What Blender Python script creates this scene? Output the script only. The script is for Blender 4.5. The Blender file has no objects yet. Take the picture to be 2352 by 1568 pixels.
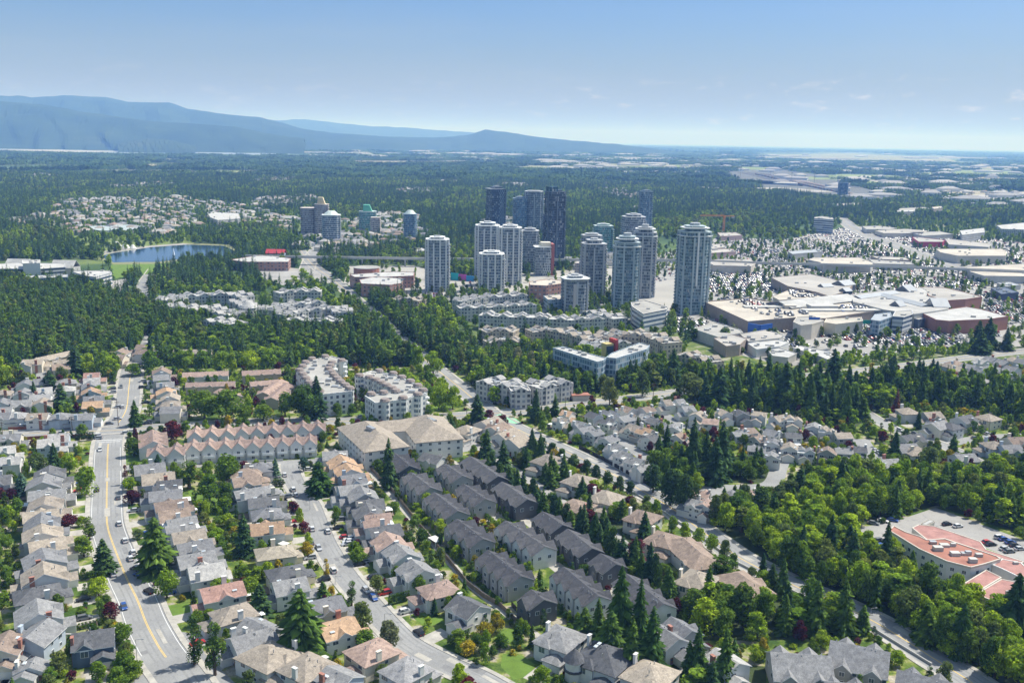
import bpy, math, random
import numpy as np
from math import sin, cos, pi, radians, atan, atan2, sqrt, hypot, floor, ceil
from mathutils import Vector, Matrix

RND = random.Random(11)
S = bpy.context.scene
C = S.collection
# ------------------------------------------------------------------ survey
# Plan coordinates were read off the photograph by a survey of the flat plain:
# at(u, v, z) turns a reading into a point of the plain (metres).
H = 150.0; FL = 2200.0; PT = atan(464 / 2200); RL = radians(1.0)
fw = Vector((0, cos(PT), -sin(PT)))
_r0 = Vector((1, 0, 0)); _u0 = Vector((0, sin(PT), cos(PT)))
rt = _r0 * cos(RL) + _u0 * sin(RL)
up = _u0 * cos(RL) - _r0 * sin(RL)
def ray(u, v): return fw * FL + rt * (u - 1176) - up * (v - 784)
def at(u, v, z=0.0):
    d = ray(u, v); t = (z - H) / d.z
    return Vector((d.x * t, d.y * t, z))
def proj(p):
    q = Vector((p[0], p[1], (p[2] if len(p) > 2 else 0) - H)); k = q.dot(fw)
    return 1176 + FL * q.dot(rt) / k, 784 - FL * q.dot(up) / k
def projn(x, y):
    z = -H
    k = x * fw.x + y * fw.y + z * fw.z
    a = x * rt.x + y * rt.y + z * rt.z; b = x * up.x + y * up.y + z * up.z
    return 1176 + FL * a / k, 784 - FL * b / k
def hgt(u, vb, vt):
    b = at(u, vb); d = ray(u, vt); t = b.y / d.y
    return H + t * d.z
def ppm(u, v): return (v - 320 - (u - 1176) * .0175) / H

# ------------------------------------------------------------------ mesh builder
class MB:
    def __init__(s): s.v = []; s.f = []; s.m = []; s.M = None
    def add(s, vs, fs, mi=0):
        o = len(s.v)
        if s.M is not None: vs = [tuple(s.M @ Vector(p)) for p in vs]
        s.v += [tuple(p) for p in vs]
        s.f += [tuple(i + o for i in f) for f in fs]; s.m += [mi] * len(fs)
        return s
    def box(s, x0, x1, y0, y1, z0, z1, mi=0):
        return s.add([(x0,y0,z0),(x1,y0,z0),(x1,y1,z0),(x0,y1,z0),(x0,y0,z1),(x1,y0,z1),(x1,y1,z1),(x0,y1,z1)],
              [(0,3,2,1),(4,5,6,7),(0,1,5,4),(1,2,6,5),(2,3,7,6),(3,0,4,7)], mi)
    def prism(s, P, z0, z1, mi=0, top=None):
        n = len(P)
        a = sum(P[i][0]*P[(i+1)%n][1]-P[(i+1)%n][0]*P[i][1] for i in range(n))
        if a < 0: P = P[::-1]
        vs = [(p[0],p[1],z0) for p in P] + [(p[0],p[1],z1) for p in P]
        s.add(vs, [(i,(i+1)%n,(i+1)%n+n,i+n) for i in range(n)], mi)
        s.add(vs, [tuple(range(n-1,-1,-1))], mi)
        s.add(vs, [tuple(range(n, 2*n))], mi if top is None else top)
        return s
    def cyl(s, x, y, z0, z1, r0, r1=None, n=8, mi=0):
        r1 = r0 if r1 is None else r1
        vs = [(x+r0*cos(2*pi*i/n), y+r0*sin(2*pi*i/n), z0) for i in range(n)] + \
             [(x+r1*cos(2*pi*i/n), y+r1*sin(2*pi*i/n), z1) for i in range(n)]
        return s.add(vs, [(i,(i+1)%n,(i+1)%n+n,i+n) for i in range(n)] + [tuple(range(n-1,-1,-1)), tuple(range(n,2*n))], mi)
    def gable(s, x0, x1, y0, y1, z, h, ax='x', ov=.5, th=.22, mi=0, wall=None, wmi=0):
        # roof ridge along ax; wall: MB receiving the gable triangles
        if ax == 'x': T = lambda a, b, c: (a, b, c); a0, a1, b0, b1 = x0, x1, y0, y1
        else: T = lambda a, b, c: (b, a, c); a0, a1, b0, b1 = y0, y1, x0, x1
        c = (b0 + b1) / 2; sl = h / ((b1 - b0) / 2); e = z - ov * sl
        pr = [(b0-ov, e), (b0-ov, e+th), (c, z+h+th), (b1+ov, e+th), (b1+ov, e), (c, z+h)]
        A, B = a0 - ov*.7, a1 + ov*.7
        vs = [T(A, q[0], q[1]) for q in pr] + [T(B, q[0], q[1]) for q in pr]
        fs = [(1,7,8,2),(2,8,9,3),(3,9,10,4),(4,10,11,5),(5,11,6,0),(0,6,7,1),(0,1,2,5),(2,3,4,5),(6,11,8,7),(8,11,10,9)]
        s.add(vs, [fs[0], fs[1], fs[3], fs[4]], mi); s.add(vs, [fs[2]]+fs[5:], mi+1)
        if wall is not None:
            for a in (a0 + .002, a1 - .002):
                wall.add([T(a, b0, z-.05), T(a, b1, z-.05), T(a, c, z+h-.03)], [(0,1,2)], wmi)
        return s
    def hip(s, x0, x1, y0, y1, z, h, ov=.55, th=.2, mi=0):
        x0 -= ov; x1 += ov; y0 -= ov; y1 += ov
        lx, ly = x1-x0, y1-y0; m = min(lx, ly)/2
        if lx >= ly: r = [(x0+m, (y0+y1)/2), (x1-m+.01, (y0+y1)/2)]
        else: r = [((x0+x1)/2, y0+m), ((x0+x1)/2, y1-m+.01)]
        z -= .25
        b = [(x0,y0),(x1,y0),(x1,y1),(x0,y1)]
        vs = [(p[0],p[1],z) for p in b] + [(p[0],p[1],z+th) for p in b] + [(p[0],p[1],z+th+h) for p in r]
        fs = [(0,3,2,1),(0,1,5,4),(1,2,6,5),(2,3,7,6),(3,0,4,7)]
        if lx >= ly: fs += [(4,5,9,8),(5,6,9),(6,7,8,9),(7,4,8)]
        else: fs += [(4,5,8),(5,6,9,8),(6,7,9),(7,4,8,9)]
        return s.add(vs, fs, mi)
    def strip(s, pts, w, z0, z1=None, mi=0, miter=True):
        # ribbon (z1 None) or box section along a polyline
        L, R = offs(pts, w/2), offs(pts, -w/2); n = len(pts)
        if z1 is None:
            return s.add([(p[0],p[1],z0) for p in L]+[(p[0],p[1],z0) for p in R], [(i+n,i+n+1,i+1,i) for i in range(n-1)], mi)
        vs = [(p[0],p[1],z1) for p in L]+[(p[0],p[1],z1) for p in R]+[(p[0],p[1],z0) for p in L]+[(p[0],p[1],z0) for p in R]
        fs = []
        for i in range(n-1):
            fs += [(i+n,i+n+1,i+1,i),(i,i+1,i+1+2*n,i+2*n),(i+n+1,i+n,i+3*n,i+3*n+1),(i+2*n,i+1+2*n,i+1+3*n,i+3*n)]
        fs += [(0,2*n,3*n,n),(n-1,2*n-1,4*n-1,3*n-1)]
        return s.add(vs, fs, mi)
def offs(pts, d):
    out = []
    for i, p in enumerate(pts):
        a = pts[max(i-1,0)]; b = pts[min(i+1,len(pts)-1)]
        dx, dy = b[0]-a[0], b[1]-a[1]; l = hypot(dx, dy) or 1
        out.append((p[0]-dy/l*d, p[1]+dx/l*d))
    return out
def smooth(pts, k=6):
    P = [Vector(p[:2]) for p in pts]; out = []
    for i in range(len(P)-1):
        a = P[max(i-1,0)]; b = P[i]; c = P[i+1]; d = P[min(i+2,len(P)-1)]
        for j in range(k):
            t = j/k
            out.append(.5*((2*b)+(c-a)*t+(2*a-5*b+4*c-d)*t*t+(3*b-a-3*c+d)*t**3))
    out.append(P[-1]); return [(p.x, p.y) for p in out]

def mesh(name, mb, mats):
    me = bpy.data.meshes.new(name); me.from_pydata(mb.v, [], mb.f)
    for m in mats: me.materials.append(m)
    if len(mats) > 1: me.polygons.foreach_set('material_index', [min(i, len(mats)-1) for i in mb.m])
    me.update(); return me
def link(name, data, parent=None, loc=None, rz=0, sc=None):
    o = bpy.data.objects.new(name, data); C.objects.link(o)
    if parent is not None: o.parent = parent
    if loc is not None: o.location = loc
    if rz: o.rotation_euler = (0, 0, rz)
    if sc is not None: o.scale = sc
    return o
def obj(name, mb, mats, parent=None, loc=None, rz=0):
    if not isinstance(mats, (list, tuple)): mats = [mats]
    return link(name, mesh(name, mb, mats), parent, loc, rz)
def tag(o, label=None, cat=None, group=None, kind=None):
    if label: o['label'] = label
    if cat: o['category'] = cat
    if group: o['group'] = group
    if kind: o['kind'] = kind
    return o
def struct(name, mb, mats, loc=None, rz=0):
    return tag(obj(name, mb, mats, None, loc, rz), kind='structure')

# ------------------------------------------------------------------ labels
ORD = ['first','second','third','fourth','fifth','sixth','seventh','eighth','ninth','tenth','eleventh','twelfth','thirteenth','fourteenth','fifteenth','sixteenth','seventeenth','eighteenth','nineteenth']
TENS = {2:'twent',3:'thirt',4:'fort',5:'fift',6:'sixt',7:'sevent',8:'eight',9:'ninet'}
def ordw(n):
    if n < 1: n = 1
    if n <= 19: return ORD[n-1]
    if n > 99: return 'hundredth'
    t, k = divmod(n, 10)
    return TENS[t] + ('ieth' if k == 0 else 'y-' + ORD[k-1])
ANCH = []          # (u, v, phrase)
PEND = []          # (obj, desc, u, v)
def anchor(u, v, phrase): ANCH.append((u, v, phrase))
def later(o, desc, p):
    u, v = proj((p[0], p[1], 0)); PEND.append((o, desc, u, v))
def resolve():
    A = np.array([(a[0], a[1]) for a in ANCH]); G = {}
    for o, desc, u, v in PEND:
        s = max(.3, (v-320)/400.)
        d = (A[:,0]-u)**2 + ((A[:,1]-v)*1.8)**2
        i = int(d.argmin()); dx = u-A[i,0]; dy = (v-A[i,1])*1.8
        rel = ('right of' if dx > 0 else 'left of') if abs(dx) > abs(dy) else ('in front of' if dy > 0 else 'behind')
        G.setdefault((desc, rel, ANCH[i][2]), []).append((float(d[i]), o))
    for (desc, rel, ph), L in G.items():
        L.sort(key=lambda t: t[0])
        for k, (d, o) in enumerate(L):
            if len(L) == 1: t = f"{desc} {rel} {ph}"
            else: t = f"{desc}, {ordw(k+1) + ' ' if k else ''}nearest {rel} {ph}"
            if len(t.split()) > 16: t = t.replace('mid-sized ', '').replace('the ', '', 1)
            if len(t.split()) > 16: t = t.replace('yellow-lined road\'s right row', 'yellow-lined right row').replace('rounded ', '').replace('pointed ', '')
            o['label'] = t

# ------------------------------------------------------------------ occupancy of the plain
GS = 2.0; GX0, GY0, GNX, GNY = -2400, 100, 2400, 1800
OCC = np.zeros((GNX, GNY), bool)
def inpoly(X, Y, P):
    r = np.zeros(X.shape, bool); n = len(P)
    for i in range(n):
        x1, y1 = P[i][0], P[i][1]; x2, y2 = P[(i+1)%n][0], P[(i+1)%n][1]
        if y1 == y2: continue
        c = ((Y > y1) != (Y > y2)) & (X < (x2-x1)*(Y-y1)/(y2-y1)+x1)
        r ^= c
    return r
def stamp(P, val=True):
    xs = [p[0] for p in P]; ys = [p[1] for p in P]
    i0 = max(0, int((min(xs)-GX0)/GS)); i1 = min(GNX, int((max(xs)-GX0)/GS)+2)
    j0 = max(0, int((min(ys)-GY0)/GS)); j1 = min(GNY, int((max(ys)-GY0)/GS)+2)
    if i1 <= i0 or j1 <= j0: return
    X, Y = np.meshgrid(GX0+GS*(np.arange(i0,i1)+.5), GY0+GS*(np.arange(j0,j1)+.5), indexing='ij')
    OCC[i0:i1, j0:j1] |= inpoly(X, Y, P)
def stamp_line(pts, w):
    for a, b in zip(pts[:-1], pts[1:]):
        L = offs([a, b], w/2); R = offs([a, b], -w/2); stamp([L[0], L[1], R[1], R[0]])
def stamp_rect(p, l, w, rz):
    c, s = cos(rz), sin(rz)
    stamp([(p[0]+c*a-s*b, p[1]+s*a+c*b) for a, b in ((-l/2,-w/2),(l/2,-w/2),(l/2,w/2),(-l/2,w/2))])
def occ(x, y):
    i = ((np.asarray(x)-GX0)/GS).astype(int); j = ((np.asarray(y)-GY0)/GS).astype(int)
    ok = (i >= 0) & (i < GNX) & (j >= 0) & (j < GNY)
    r = np.zeros(i.shape, bool); r[ok] = OCC[i[ok], j[ok]]; return r

# ------------------------------------------------------------------ materials
class NT:
    def __init__(s, name):
        s.m = bpy.data.materials.new(name); s.m.use_nodes = True; s.t = s.m.node_tree; s.t.nodes.clear()
        s.out = s.n('ShaderNodeOutputMaterial')
    def n(s, typ, **kw):
        d = s.t.nodes.new(typ)
        for k, v in kw.items():
            if k.startswith('i_'):
                key = k[2:]; key = int(key) if key.isdigit() else key.replace('_', ' ')
                if hasattr(v, 'is_output'): s.t.links.new(v, d.inputs[key])
                else: d.inputs[key].default_value = v
            else: setattr(d, k, v)
        return d
    def l(s, a, b): s.t.links.new(a, b)
def c4(c): return (c[0], c[1], c[2], 1)
def noise(t, scale, coord='Object', detail=3, rough=.55):
    tc = t.n('ShaderNodeTexCoord')
    n = t.n('ShaderNodeTexNoise', i_Vector=tc.outputs[coord] if coord != 'World' else t.n('ShaderNodeNewGeometry').outputs['Position'])
    n.inputs['Scale'].default_value = scale; n.inputs['Detail'].default_value = detail; n.inputs['Roughness'].default_value = rough
    return n.outputs['Fac']
def ramp(t, fac, stops, interp='LINEAR'):
    r = t.n('ShaderNodeValToRGB', i_Fac=fac); r.color_ramp.interpolation = interp
    e = r.color_ramp.elements
    while len(e) < len(stops): e.new(.5)
    for i, (p, c) in enumerate(stops): e[i].position = p; e[i].color = c4(c) if len(c) == 3 else c
    return r.outputs['Color']
def mul(t, a, b, fac=1.0, bt='MULTIPLY'):
    m = t.n('ShaderNodeMix', data_type='RGBA', blend_type=bt); m.inputs[0].default_value = fac
    for i, x in ((6, a), (7, b)):
        if hasattr(x, 'is_output'): t.l(x, m.inputs[i])
        else: m.inputs[i].default_value = c4(x)
    return m.outputs[2]
def bsdf(t, col, rough=.8, spec=.3, metal=0, bump=None, bs=.3):
    b = t.n('ShaderNodeBsdfPrincipled')
    if hasattr(col, 'is_output'): t.l(col, b.inputs['Base Color'])
    else: b.inputs['Base Color'].default_value = c4(col)
    b.inputs['Roughness'].default_value = rough; b.inputs['Specular IOR Level'].default_value = spec
    b.inputs['Metallic'].default_value = metal
    if bump is not None:
        k = t.n('ShaderNodeBump', i_Height=bump); k.inputs['Strength'].default_value = bs; k.inputs['Distance'].default_value = .3
        t.l(k.outputs[0], b.inputs['Normal'])
    t.l(b.outputs[0], t.out.inputs[0]); return b
MATS = {}
def plain(name, col, rough=.8, var=.25, sc=.6, spec=.3, metal=0, coord='World'):
    if name in MATS: return MATS[name]
    t = NT(name); f = noise(t, sc, coord)
    lo = tuple(c*(1-var) for c in col); hi = tuple(min(1, c*(1+var)) for c in col)
    bsdf(t, ramp(t, f, [(.3, lo), (.7, hi)]), rough, spec, metal); MATS[name] = t.m; return t.m
def shingle(name, col):
    t = NT(name)
    f1 = noise(t, .5, 'World', 2); f2 = noise(t, 5.0, 'World', 2)
    c = mul(t, ramp(t, f1, [(.3, tuple(x*.86 for x in col)), (.7, tuple(x*1.16 for x in col))]),
            mul(t, ramp(t, f2, [(.35, (.72,.72,.72)), (.65, (1.2,1.2,1.2))]), ramp(t, noise(t, 1.1, 'World', 3, .7), [(.3, (.74,.74,.75)), (.7, (1.22,1.2,1.16))])))
    oi = t.n('ShaderNodeObjectInfo')
    c = mul(t, c, ramp(t, oi.outputs['Random'], [(0, (.82,.82,.84)), (1, (1.18,1.16,1.12))]))
    bsdf(t, c, .9, .2); return t.m
def leaf(name, col, trans=.35, var=.45):
    t = NT(name)
    oi = t.n('ShaderNodeObjectInfo')
    f = noise(t, .55, 'Object', 2)
    c = ramp(t, f, [(.32, tuple(x*(1-var) for x in col)), (.5, col), (.68, (col[0]*(1+var*1.2), col[1]*(1+var), col[2]*(1+var*.5)))])
    c = mul(t, c, ramp(t, oi.outputs['Random'], [(0, (.68,.78,.85)), (.5, (1,1,1)), (1, (1.25,1.15,1.0))]))
    gi = t.n('ShaderNodeNewGeometry')
    c = mul(t, c, ramp(t, gi.outputs['Random Per Island'], [(0, (.55,.6,.6)), (.55, (1.1,1.1,1)), (.85, (1.6,1.55,1.2)), (1, (2.0,1.9,1.7))]))
    d = t.n('ShaderNodeBsdfDiffuse', i_Color=c); tr = t.n('ShaderNodeBsdfTranslucent', i_Color=c)
    m = t.n('ShaderNodeMixShader'); m.inputs[0].default_value = trans
    t.l(d.outputs[0], m.inputs[1]); t.l(tr.outputs[0], m.inputs[2]); t.l(m.outputs[0], t.out.inputs[0]); return t.m
def facade(name, wallc, glassA, glassB, bay=1.6, fl=2.9, frac=.62, wfrac=.7, rough=.25):
    # window grid in the object's own coordinates: storeys of fl, bays of bay
    t = NT(name); tc = t.n('ShaderNodeTexCoord'); sx = t.n('ShaderNodeSeparateXYZ', i_Vector=tc.outputs['Object'])
    g = t.n('ShaderNodeNewGeometry'); gn = t.n('ShaderNodeSeparateXYZ', i_Vector=tc.outputs['Normal'])
    def M(op, a, b=None, c=None):
        k = t.n('ShaderNodeMath', operation=op)
        for i, x in enumerate((a, b, c)):
            if x is None: continue
            if hasattr(x, 'is_output'): t.l(x, k.inputs[i])
            else: k.inputs[i].default_value = x
        return k.outputs[0]
    # coordinate along the wall: p . (n x z)
    h = M('SUBTRACT', M('MULTIPLY', sx.outputs[0], gn.outputs[1]), M('MULTIPLY', sx.outputs[1], gn.outputs[0]))
    hb = M('DIVIDE', h, bay); zb = M('DIVIDE', sx.outputs[2], fl)
    inx = M('LESS_THAN', M('ABSOLUTE', M('SUBTRACT', M('FRACT', hb), .5)), wfrac/2)
    inz = M('LESS_THAN', M('ABSOLUTE', M('SUBTRACT', M('FRACT', zb), .5)), frac/2)
    win = M('MULTIPLY', inx, inz)
    vert = M('LESS_THAN', M('ABSOLUTE', gn.outputs[2]), .5); win = M('MULTIPLY', win, vert)
    cx = t.n('ShaderNodeCombineXYZ', i_0=M('FLOOR', hb), i_1=M('FLOOR', zb), i_2=M('ROUND', M('MULTIPLY', gn.outputs[0], 3)))
    wn = t.n('ShaderNodeTexWhiteNoise', i_Vector=cx.outputs[0])
    gl = ramp(t, wn.outputs['Value'], [(0, glassA), (.45, glassB), (.8, tuple(x*1.8 for x in glassB)), (1, (.45,.45,.43))])
    wl = ramp(t, noise(t, .25, 'Object', 2), [(.3, tuple(x*.88 for x in wallc)), (.7, tuple(min(1,x*1.08) for x in wallc))])
    col = t.n('ShaderNodeMix', data_type='RGBA'); t.l(win, col.inputs[0]); t.l(wl, col.inputs[6]); t.l(gl, col.inputs[7])
    b = bsdf(t, col.outputs[2], .7, .4)
    t.l(M('SUBTRACT', .75, M('MULTIPLY', win, .75-rough)), b.inputs['Roughness'])
    return t.m

ROOF = {'g': shingle('roof_grey', (.21,.215,.225)), 'd': shingle('roof_dark_grey', (.12,.125,.135)), 'l': shingle('roof_light_grey', (.33,.33,.33)),
        't': shingle('roof_tan', (.30,.265,.225)), 'b': shingle('roof_brown', (.24,.19,.16)), 'o': shingle('roof_orange_brown', (.38,.265,.18)),
        'r': shingle('roof_red_brown', (.30,.19,.165)), 'k': shingle('roof_charcoal', (.085,.088,.099)), 'p': shingle('roof_pink_brown', (.30,.225,.195)),
        'y': shingle('roof_sand', (.38,.34,.27))}
RNAME = {'g':'grey','d':'dark grey','l':'light grey','t':'tan','b':'brown','o':'orange-brown','r':'reddish','k':'charcoal','p':'pinkish','y':'sand'}
WALL = {'w': plain('wall_white', (.63,.625,.60), .8, .06), 'b': plain('wall_blue_grey', (.40,.46,.52), .8, .08), 'c': plain('wall_cream', (.66,.60,.49), .8, .06),
        'd': plain('wall_dark_blue', (.10,.14,.20), .8, .1), 'g': plain('wall_grey', (.36,.355,.34), .8, .06), 'k': plain('wall_charcoal', (.11,.115,.125), .8, .1),
        't': plain('wall_tan', (.5,.42,.33), .8, .06)}
WNAME = {'w':'white','b':'blue-grey','c':'cream','d':'dark blue','g':'grey','k':'charcoal','t':'tan'}
GLASS = plain('window_glass', (.06,.085,.11), .12, .5, .4, .7)
TRIM = plain('trim_white', (.78,.78,.76), .6, .04)
DOORM = plain('garage_door_paint', (.7,.69,.66), .6, .05)
BRICK = plain('brick_red', (.34,.16,.12), .85, .2, 1.5)
METAL = plain('metal_grey', (.42,.43,.44), .45, .1, 1, .5, .6)
CONC = plain('concrete', (.46,.45,.42), .85, .12, .15)
BARK = plain('bark', (.09,.065,.045), .95, .3, 3)
TYRE = plain('tyre_rubber', (.02,.02,.02), .8, .1)
WOOD = plain('fence_wood', (.22,.17,.13), .9, .2, 1)
REDWOOD = plain('fence_red_brown', (.24,.09,.06), .9, .2, 1)
# ================================================================== world, sun, camera
SUN_EL, SUN_AZ = radians(56), radians(62)          # azimuth to the right of straight ahead
w = bpy.data.worlds.new('World'); S.world = w; w.use_nodes = True
nt = w.node_tree; nt.nodes.clear()
sky = nt.nodes.new('ShaderNodeTexSky'); sky.sky_type = 'NISHITA'; sky.sun_disc = False
sky.sun_elevation = SUN_EL; sky.sun_rotation = SUN_AZ; sky.altitude = 200; sky.air_density = 1.2; sky.dust_density = .9; sky.ozone_density = 3.2
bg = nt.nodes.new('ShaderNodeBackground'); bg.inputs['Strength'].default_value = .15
wo = nt.nodes.new('ShaderNodeOutputWorld')
# small low clouds and thin veils: part of the sky itself
tc = nt.nodes.new('ShaderNodeTexCoord'); sp = nt.nodes.new('ShaderNodeSeparateXYZ'); nt.links.new(tc.outputs['Generated'], sp.inputs[0])
def wm(op, a, b=None, cl=False):
    k = nt.nodes.new('ShaderNodeMath'); k.operation = op; k.use_clamp = cl
    for i, x in enumerate((a, b)):
        if x is None: continue
        if hasattr(x, 'is_output'): nt.links.new(x, k.inputs[i])
        else: k.inputs[i].default_value = x
    return k.outputs[0]
def wnoise(sx, sz, scale, detail):
    mp = nt.nodes.new('ShaderNodeMapping'); mp.inputs['Scale'].default_value = (sx, sx, sz); nt.links.new(tc.outputs['Generated'], mp.inputs[0])
    n = nt.nodes.new('ShaderNodeTexNoise'); n.inputs['Scale'].default_value = scale; n.inputs['Detail'].default_value = detail
    n.inputs['Roughness'].default_value = .6; nt.links.new(mp.outputs[0], n.inputs['Vector']); return n.outputs['Fac']
def band(z0, z1, z2, z3):
    a = nt.nodes.new('ShaderNodeMapRange'); a.interpolation_type = 'SMOOTHSTEP'; nt.links.new(sp.outputs[2], a.inputs[0]); a.inputs[1].default_value = z0; a.inputs[2].default_value = z1
    b = nt.nodes.new('ShaderNodeMapRange'); b.interpolation_type = 'SMOOTHSTEP'; nt.links.new(sp.outputs[2], b.inputs[0]); b.inputs[1].default_value = z3; b.inputs[2].default_value = z2
    return wm('MULTIPLY', a.outputs[0], b.outputs[0])
cl = wm('MULTIPLY', wm('MULTIPLY', wm('SUBTRACT', wnoise(1, 3.0, 34, 6), .56, True), 8.0, True), band(.008, .02, .045, .075))
veil = wm('MULTIPLY', wm('MULTIPLY', wm('SUBTRACT', wnoise(1, 9, 3, 4), .45, True), 1.6, True), band(.01, .07, .09, .16))
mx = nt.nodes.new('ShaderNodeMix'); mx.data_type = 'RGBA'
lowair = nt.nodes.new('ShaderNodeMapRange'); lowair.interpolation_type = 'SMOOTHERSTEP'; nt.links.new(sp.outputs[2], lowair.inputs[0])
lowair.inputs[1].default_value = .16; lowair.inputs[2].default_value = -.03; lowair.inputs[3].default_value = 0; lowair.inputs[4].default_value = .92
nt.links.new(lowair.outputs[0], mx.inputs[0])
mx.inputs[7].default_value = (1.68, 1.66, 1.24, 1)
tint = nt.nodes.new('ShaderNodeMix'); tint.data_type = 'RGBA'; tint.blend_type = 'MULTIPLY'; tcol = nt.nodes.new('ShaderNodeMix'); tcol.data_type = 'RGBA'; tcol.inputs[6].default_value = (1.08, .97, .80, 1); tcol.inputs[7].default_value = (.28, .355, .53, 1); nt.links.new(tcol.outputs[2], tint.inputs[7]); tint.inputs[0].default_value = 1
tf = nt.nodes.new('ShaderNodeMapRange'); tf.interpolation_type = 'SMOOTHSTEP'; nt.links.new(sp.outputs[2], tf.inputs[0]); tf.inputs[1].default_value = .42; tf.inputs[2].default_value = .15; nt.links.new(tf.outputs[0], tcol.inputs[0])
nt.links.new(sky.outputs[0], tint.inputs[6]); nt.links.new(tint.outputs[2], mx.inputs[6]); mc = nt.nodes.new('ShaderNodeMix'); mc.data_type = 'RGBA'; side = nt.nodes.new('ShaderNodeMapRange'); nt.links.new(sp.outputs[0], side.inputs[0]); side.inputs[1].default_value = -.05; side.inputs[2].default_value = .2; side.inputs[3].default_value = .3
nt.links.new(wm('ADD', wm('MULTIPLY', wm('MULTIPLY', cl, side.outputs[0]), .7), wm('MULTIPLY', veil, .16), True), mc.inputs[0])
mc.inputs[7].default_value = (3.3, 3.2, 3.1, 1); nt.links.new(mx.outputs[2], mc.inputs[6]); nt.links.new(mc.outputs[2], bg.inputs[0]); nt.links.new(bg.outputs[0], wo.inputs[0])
sl = bpy.data.lights.new('sun', 'SUN'); sl.energy = 4.6; sl.angle = radians(.53); sl.color = (1, .98, .945)
so = bpy.data.objects.new('sun', sl); C.objects.link(so)
sd = Vector((cos(SUN_EL)*sin(SUN_AZ), cos(SUN_EL)*cos(SUN_AZ), sin(SUN_EL)))
so.rotation_euler = (-sd).to_track_quat('-Z', 'Y').to_euler()
cd = bpy.data.cameras.new('camera'); cd.sensor_width = 36; cd.lens = 36*FL/2352; cd.clip_start = 1; cd.clip_end = 200000
co = bpy.data.objects.new('camera', cd); C.objects.link(co); S.camera = co
Mx = Matrix((rt, up, -fw)).transposed().to_4x4(); Mx.translation = (0, 0, H); co.matrix_world = Mx
S.view_settings.view_transform = 'Standard'; S.view_settings.look = 'None'; S.view_settings.gamma = 1; S.view_settings.exposure = .5
S.cycles.max_bounces = 5; S.cycles.volume_bounces = 1; S.cycles.transparent_max_bounces = 8
S.cycles.use_denoising = True; S.cycles.denoiser = "OPENIMAGEDENOISE"; S.cycles.denoising_input_passes = "RGB_ALBEDO_NORMAL"; S.cycles.denoising_prefilter = "ACCURATE"; S.cycles.adaptive_threshold = .004

# ================================================================== ground
t = NT('ground_mixed')
f1 = noise(t, .018, 'World', 5); f2 = noise(t, .12, 'World', 3); f3 = noise(t, 1.4, 'World', 2)
near = mul(t, ramp(t, f2, [(.36, (.045,.085,.018)), (.47, (.10,.15,.03)), (.53, (.19,.22,.055)), (.60, (.30,.27,.20)), (.68, (.38,.35,.30))]),
           ramp(t, f3, [(.3, (.7,.7,.7)), (.7, (1.25,1.25,1.2))]))
v1 = t.n('ShaderNodeTexVoronoi', i_Vector=t.n('ShaderNodeNewGeometry').outputs['Position']); v1.inputs['Scale'].default_value = .0042
f4 = noise(t, .0016, 'World', 5, .6)
far = ramp(t, f4, [(.36, (.035,.07,.03)), (.47, (.055,.095,.035)), (.52, (.13,.17,.06)), (.56, (.05,.085,.035)), (.62, (.2,.2,.13)), (.66, (.06,.09,.04))])
far = mul(t, far, ramp(t, v1.outputs['Color'], [(.2, (.75,.8,.8)), (.8, (1.5,1.4,1.2))]), .7)
sy = t.n('ShaderNodeSeparateXYZ', i_Vector=t.n('ShaderNodeNewGeometry').outputs['Position'])
mr = t.n('ShaderNodeMapRange', i_0=sy.outputs[1]); mr.inputs[1].default_value = 620; mr.inputs[2].default_value = 760
m = t.n('ShaderNodeMix', data_type='RGBA'); t.l(mr.outputs[0], m.inputs[0]); t.l(near, m.inputs[6]); t.l(far, m.inputs[7])
bsdf(t, m.outputs[2], .95, .1); GROUND = t.m
g = MB()
ys = [-400, 200, 700, 1500, 3500, 8000, 20000, 62000]; xs = [-62000, -20000, -6000, -2500, 0, 2500, 6000, 20000, 62000]
g.v = [(x, y, 0) for y in ys for x in xs]
for j in range(len(ys)-1):
    for i in range(len(xs)-1):
        a = j*len(xs)+i; g.f.append((a, a+1, a+1+len(xs), a+len(xs))); g.m.append(0)
struct('ground', g, GROUND)

def D(pts, z=0): return [tuple(at(u, v, z)[:2]) for u, v in pts]
def sheet(name, pts, mat, z, st=True, raw=False):
    P = pts if raw else D(pts)
    if st: stamp(P)
    m = MB(); n = len(P)
    a = sum(P[i][0]*P[(i+1)%n][1]-P[(i+1)%n][0]*P[i][1] for i in range(n))
    if a < 0: P = P[::-1]
    m.add([(p[0], p[1], z) for p in P], [tuple(range(n))]); return struct(name, m, mat)
def lot_mat(name, col, sc=.05):
    t = NT(name); a = noise(t, sc, 'World', 4); b = noise(t, 2.0, 'World', 2)
    c_ = noise(t, .35, 'World', 4, .7)
    bsdf(t, mul(t, mul(t, ramp(t, a, [(.3, tuple(x*.8 for x in col)), (.7, tuple(x*1.13 for x in col))]), ramp(t, b, [(.3, (.9,.9,.9)), (.7, (1.08,1.08,1.08))])), ramp(t, c_, [(.3, (.8,.8,.81)), (.45, (1,1,1)), (.62, (1.03,1.03,1.02)), (.75, (1.12,1.11,1.08))])), .9, .2)
    return t.m
ROADM = lot_mat('road_pale_asphalt', (.262,.262,.258)); LOTM = lot_mat('lot_asphalt', (.31,.30,.285)); WALKM = lot_mat('sidewalk_concrete', (.39,.37,.33), .3)
PALEM = lot_mat('pale_ground', (.36,.345,.315), .01); YEL = plain('road_paint_yellow', (.70,.47,.10), .8, .1); WHT = plain('road_paint_white', (.75,.75,.73), .8, .08)
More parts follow.
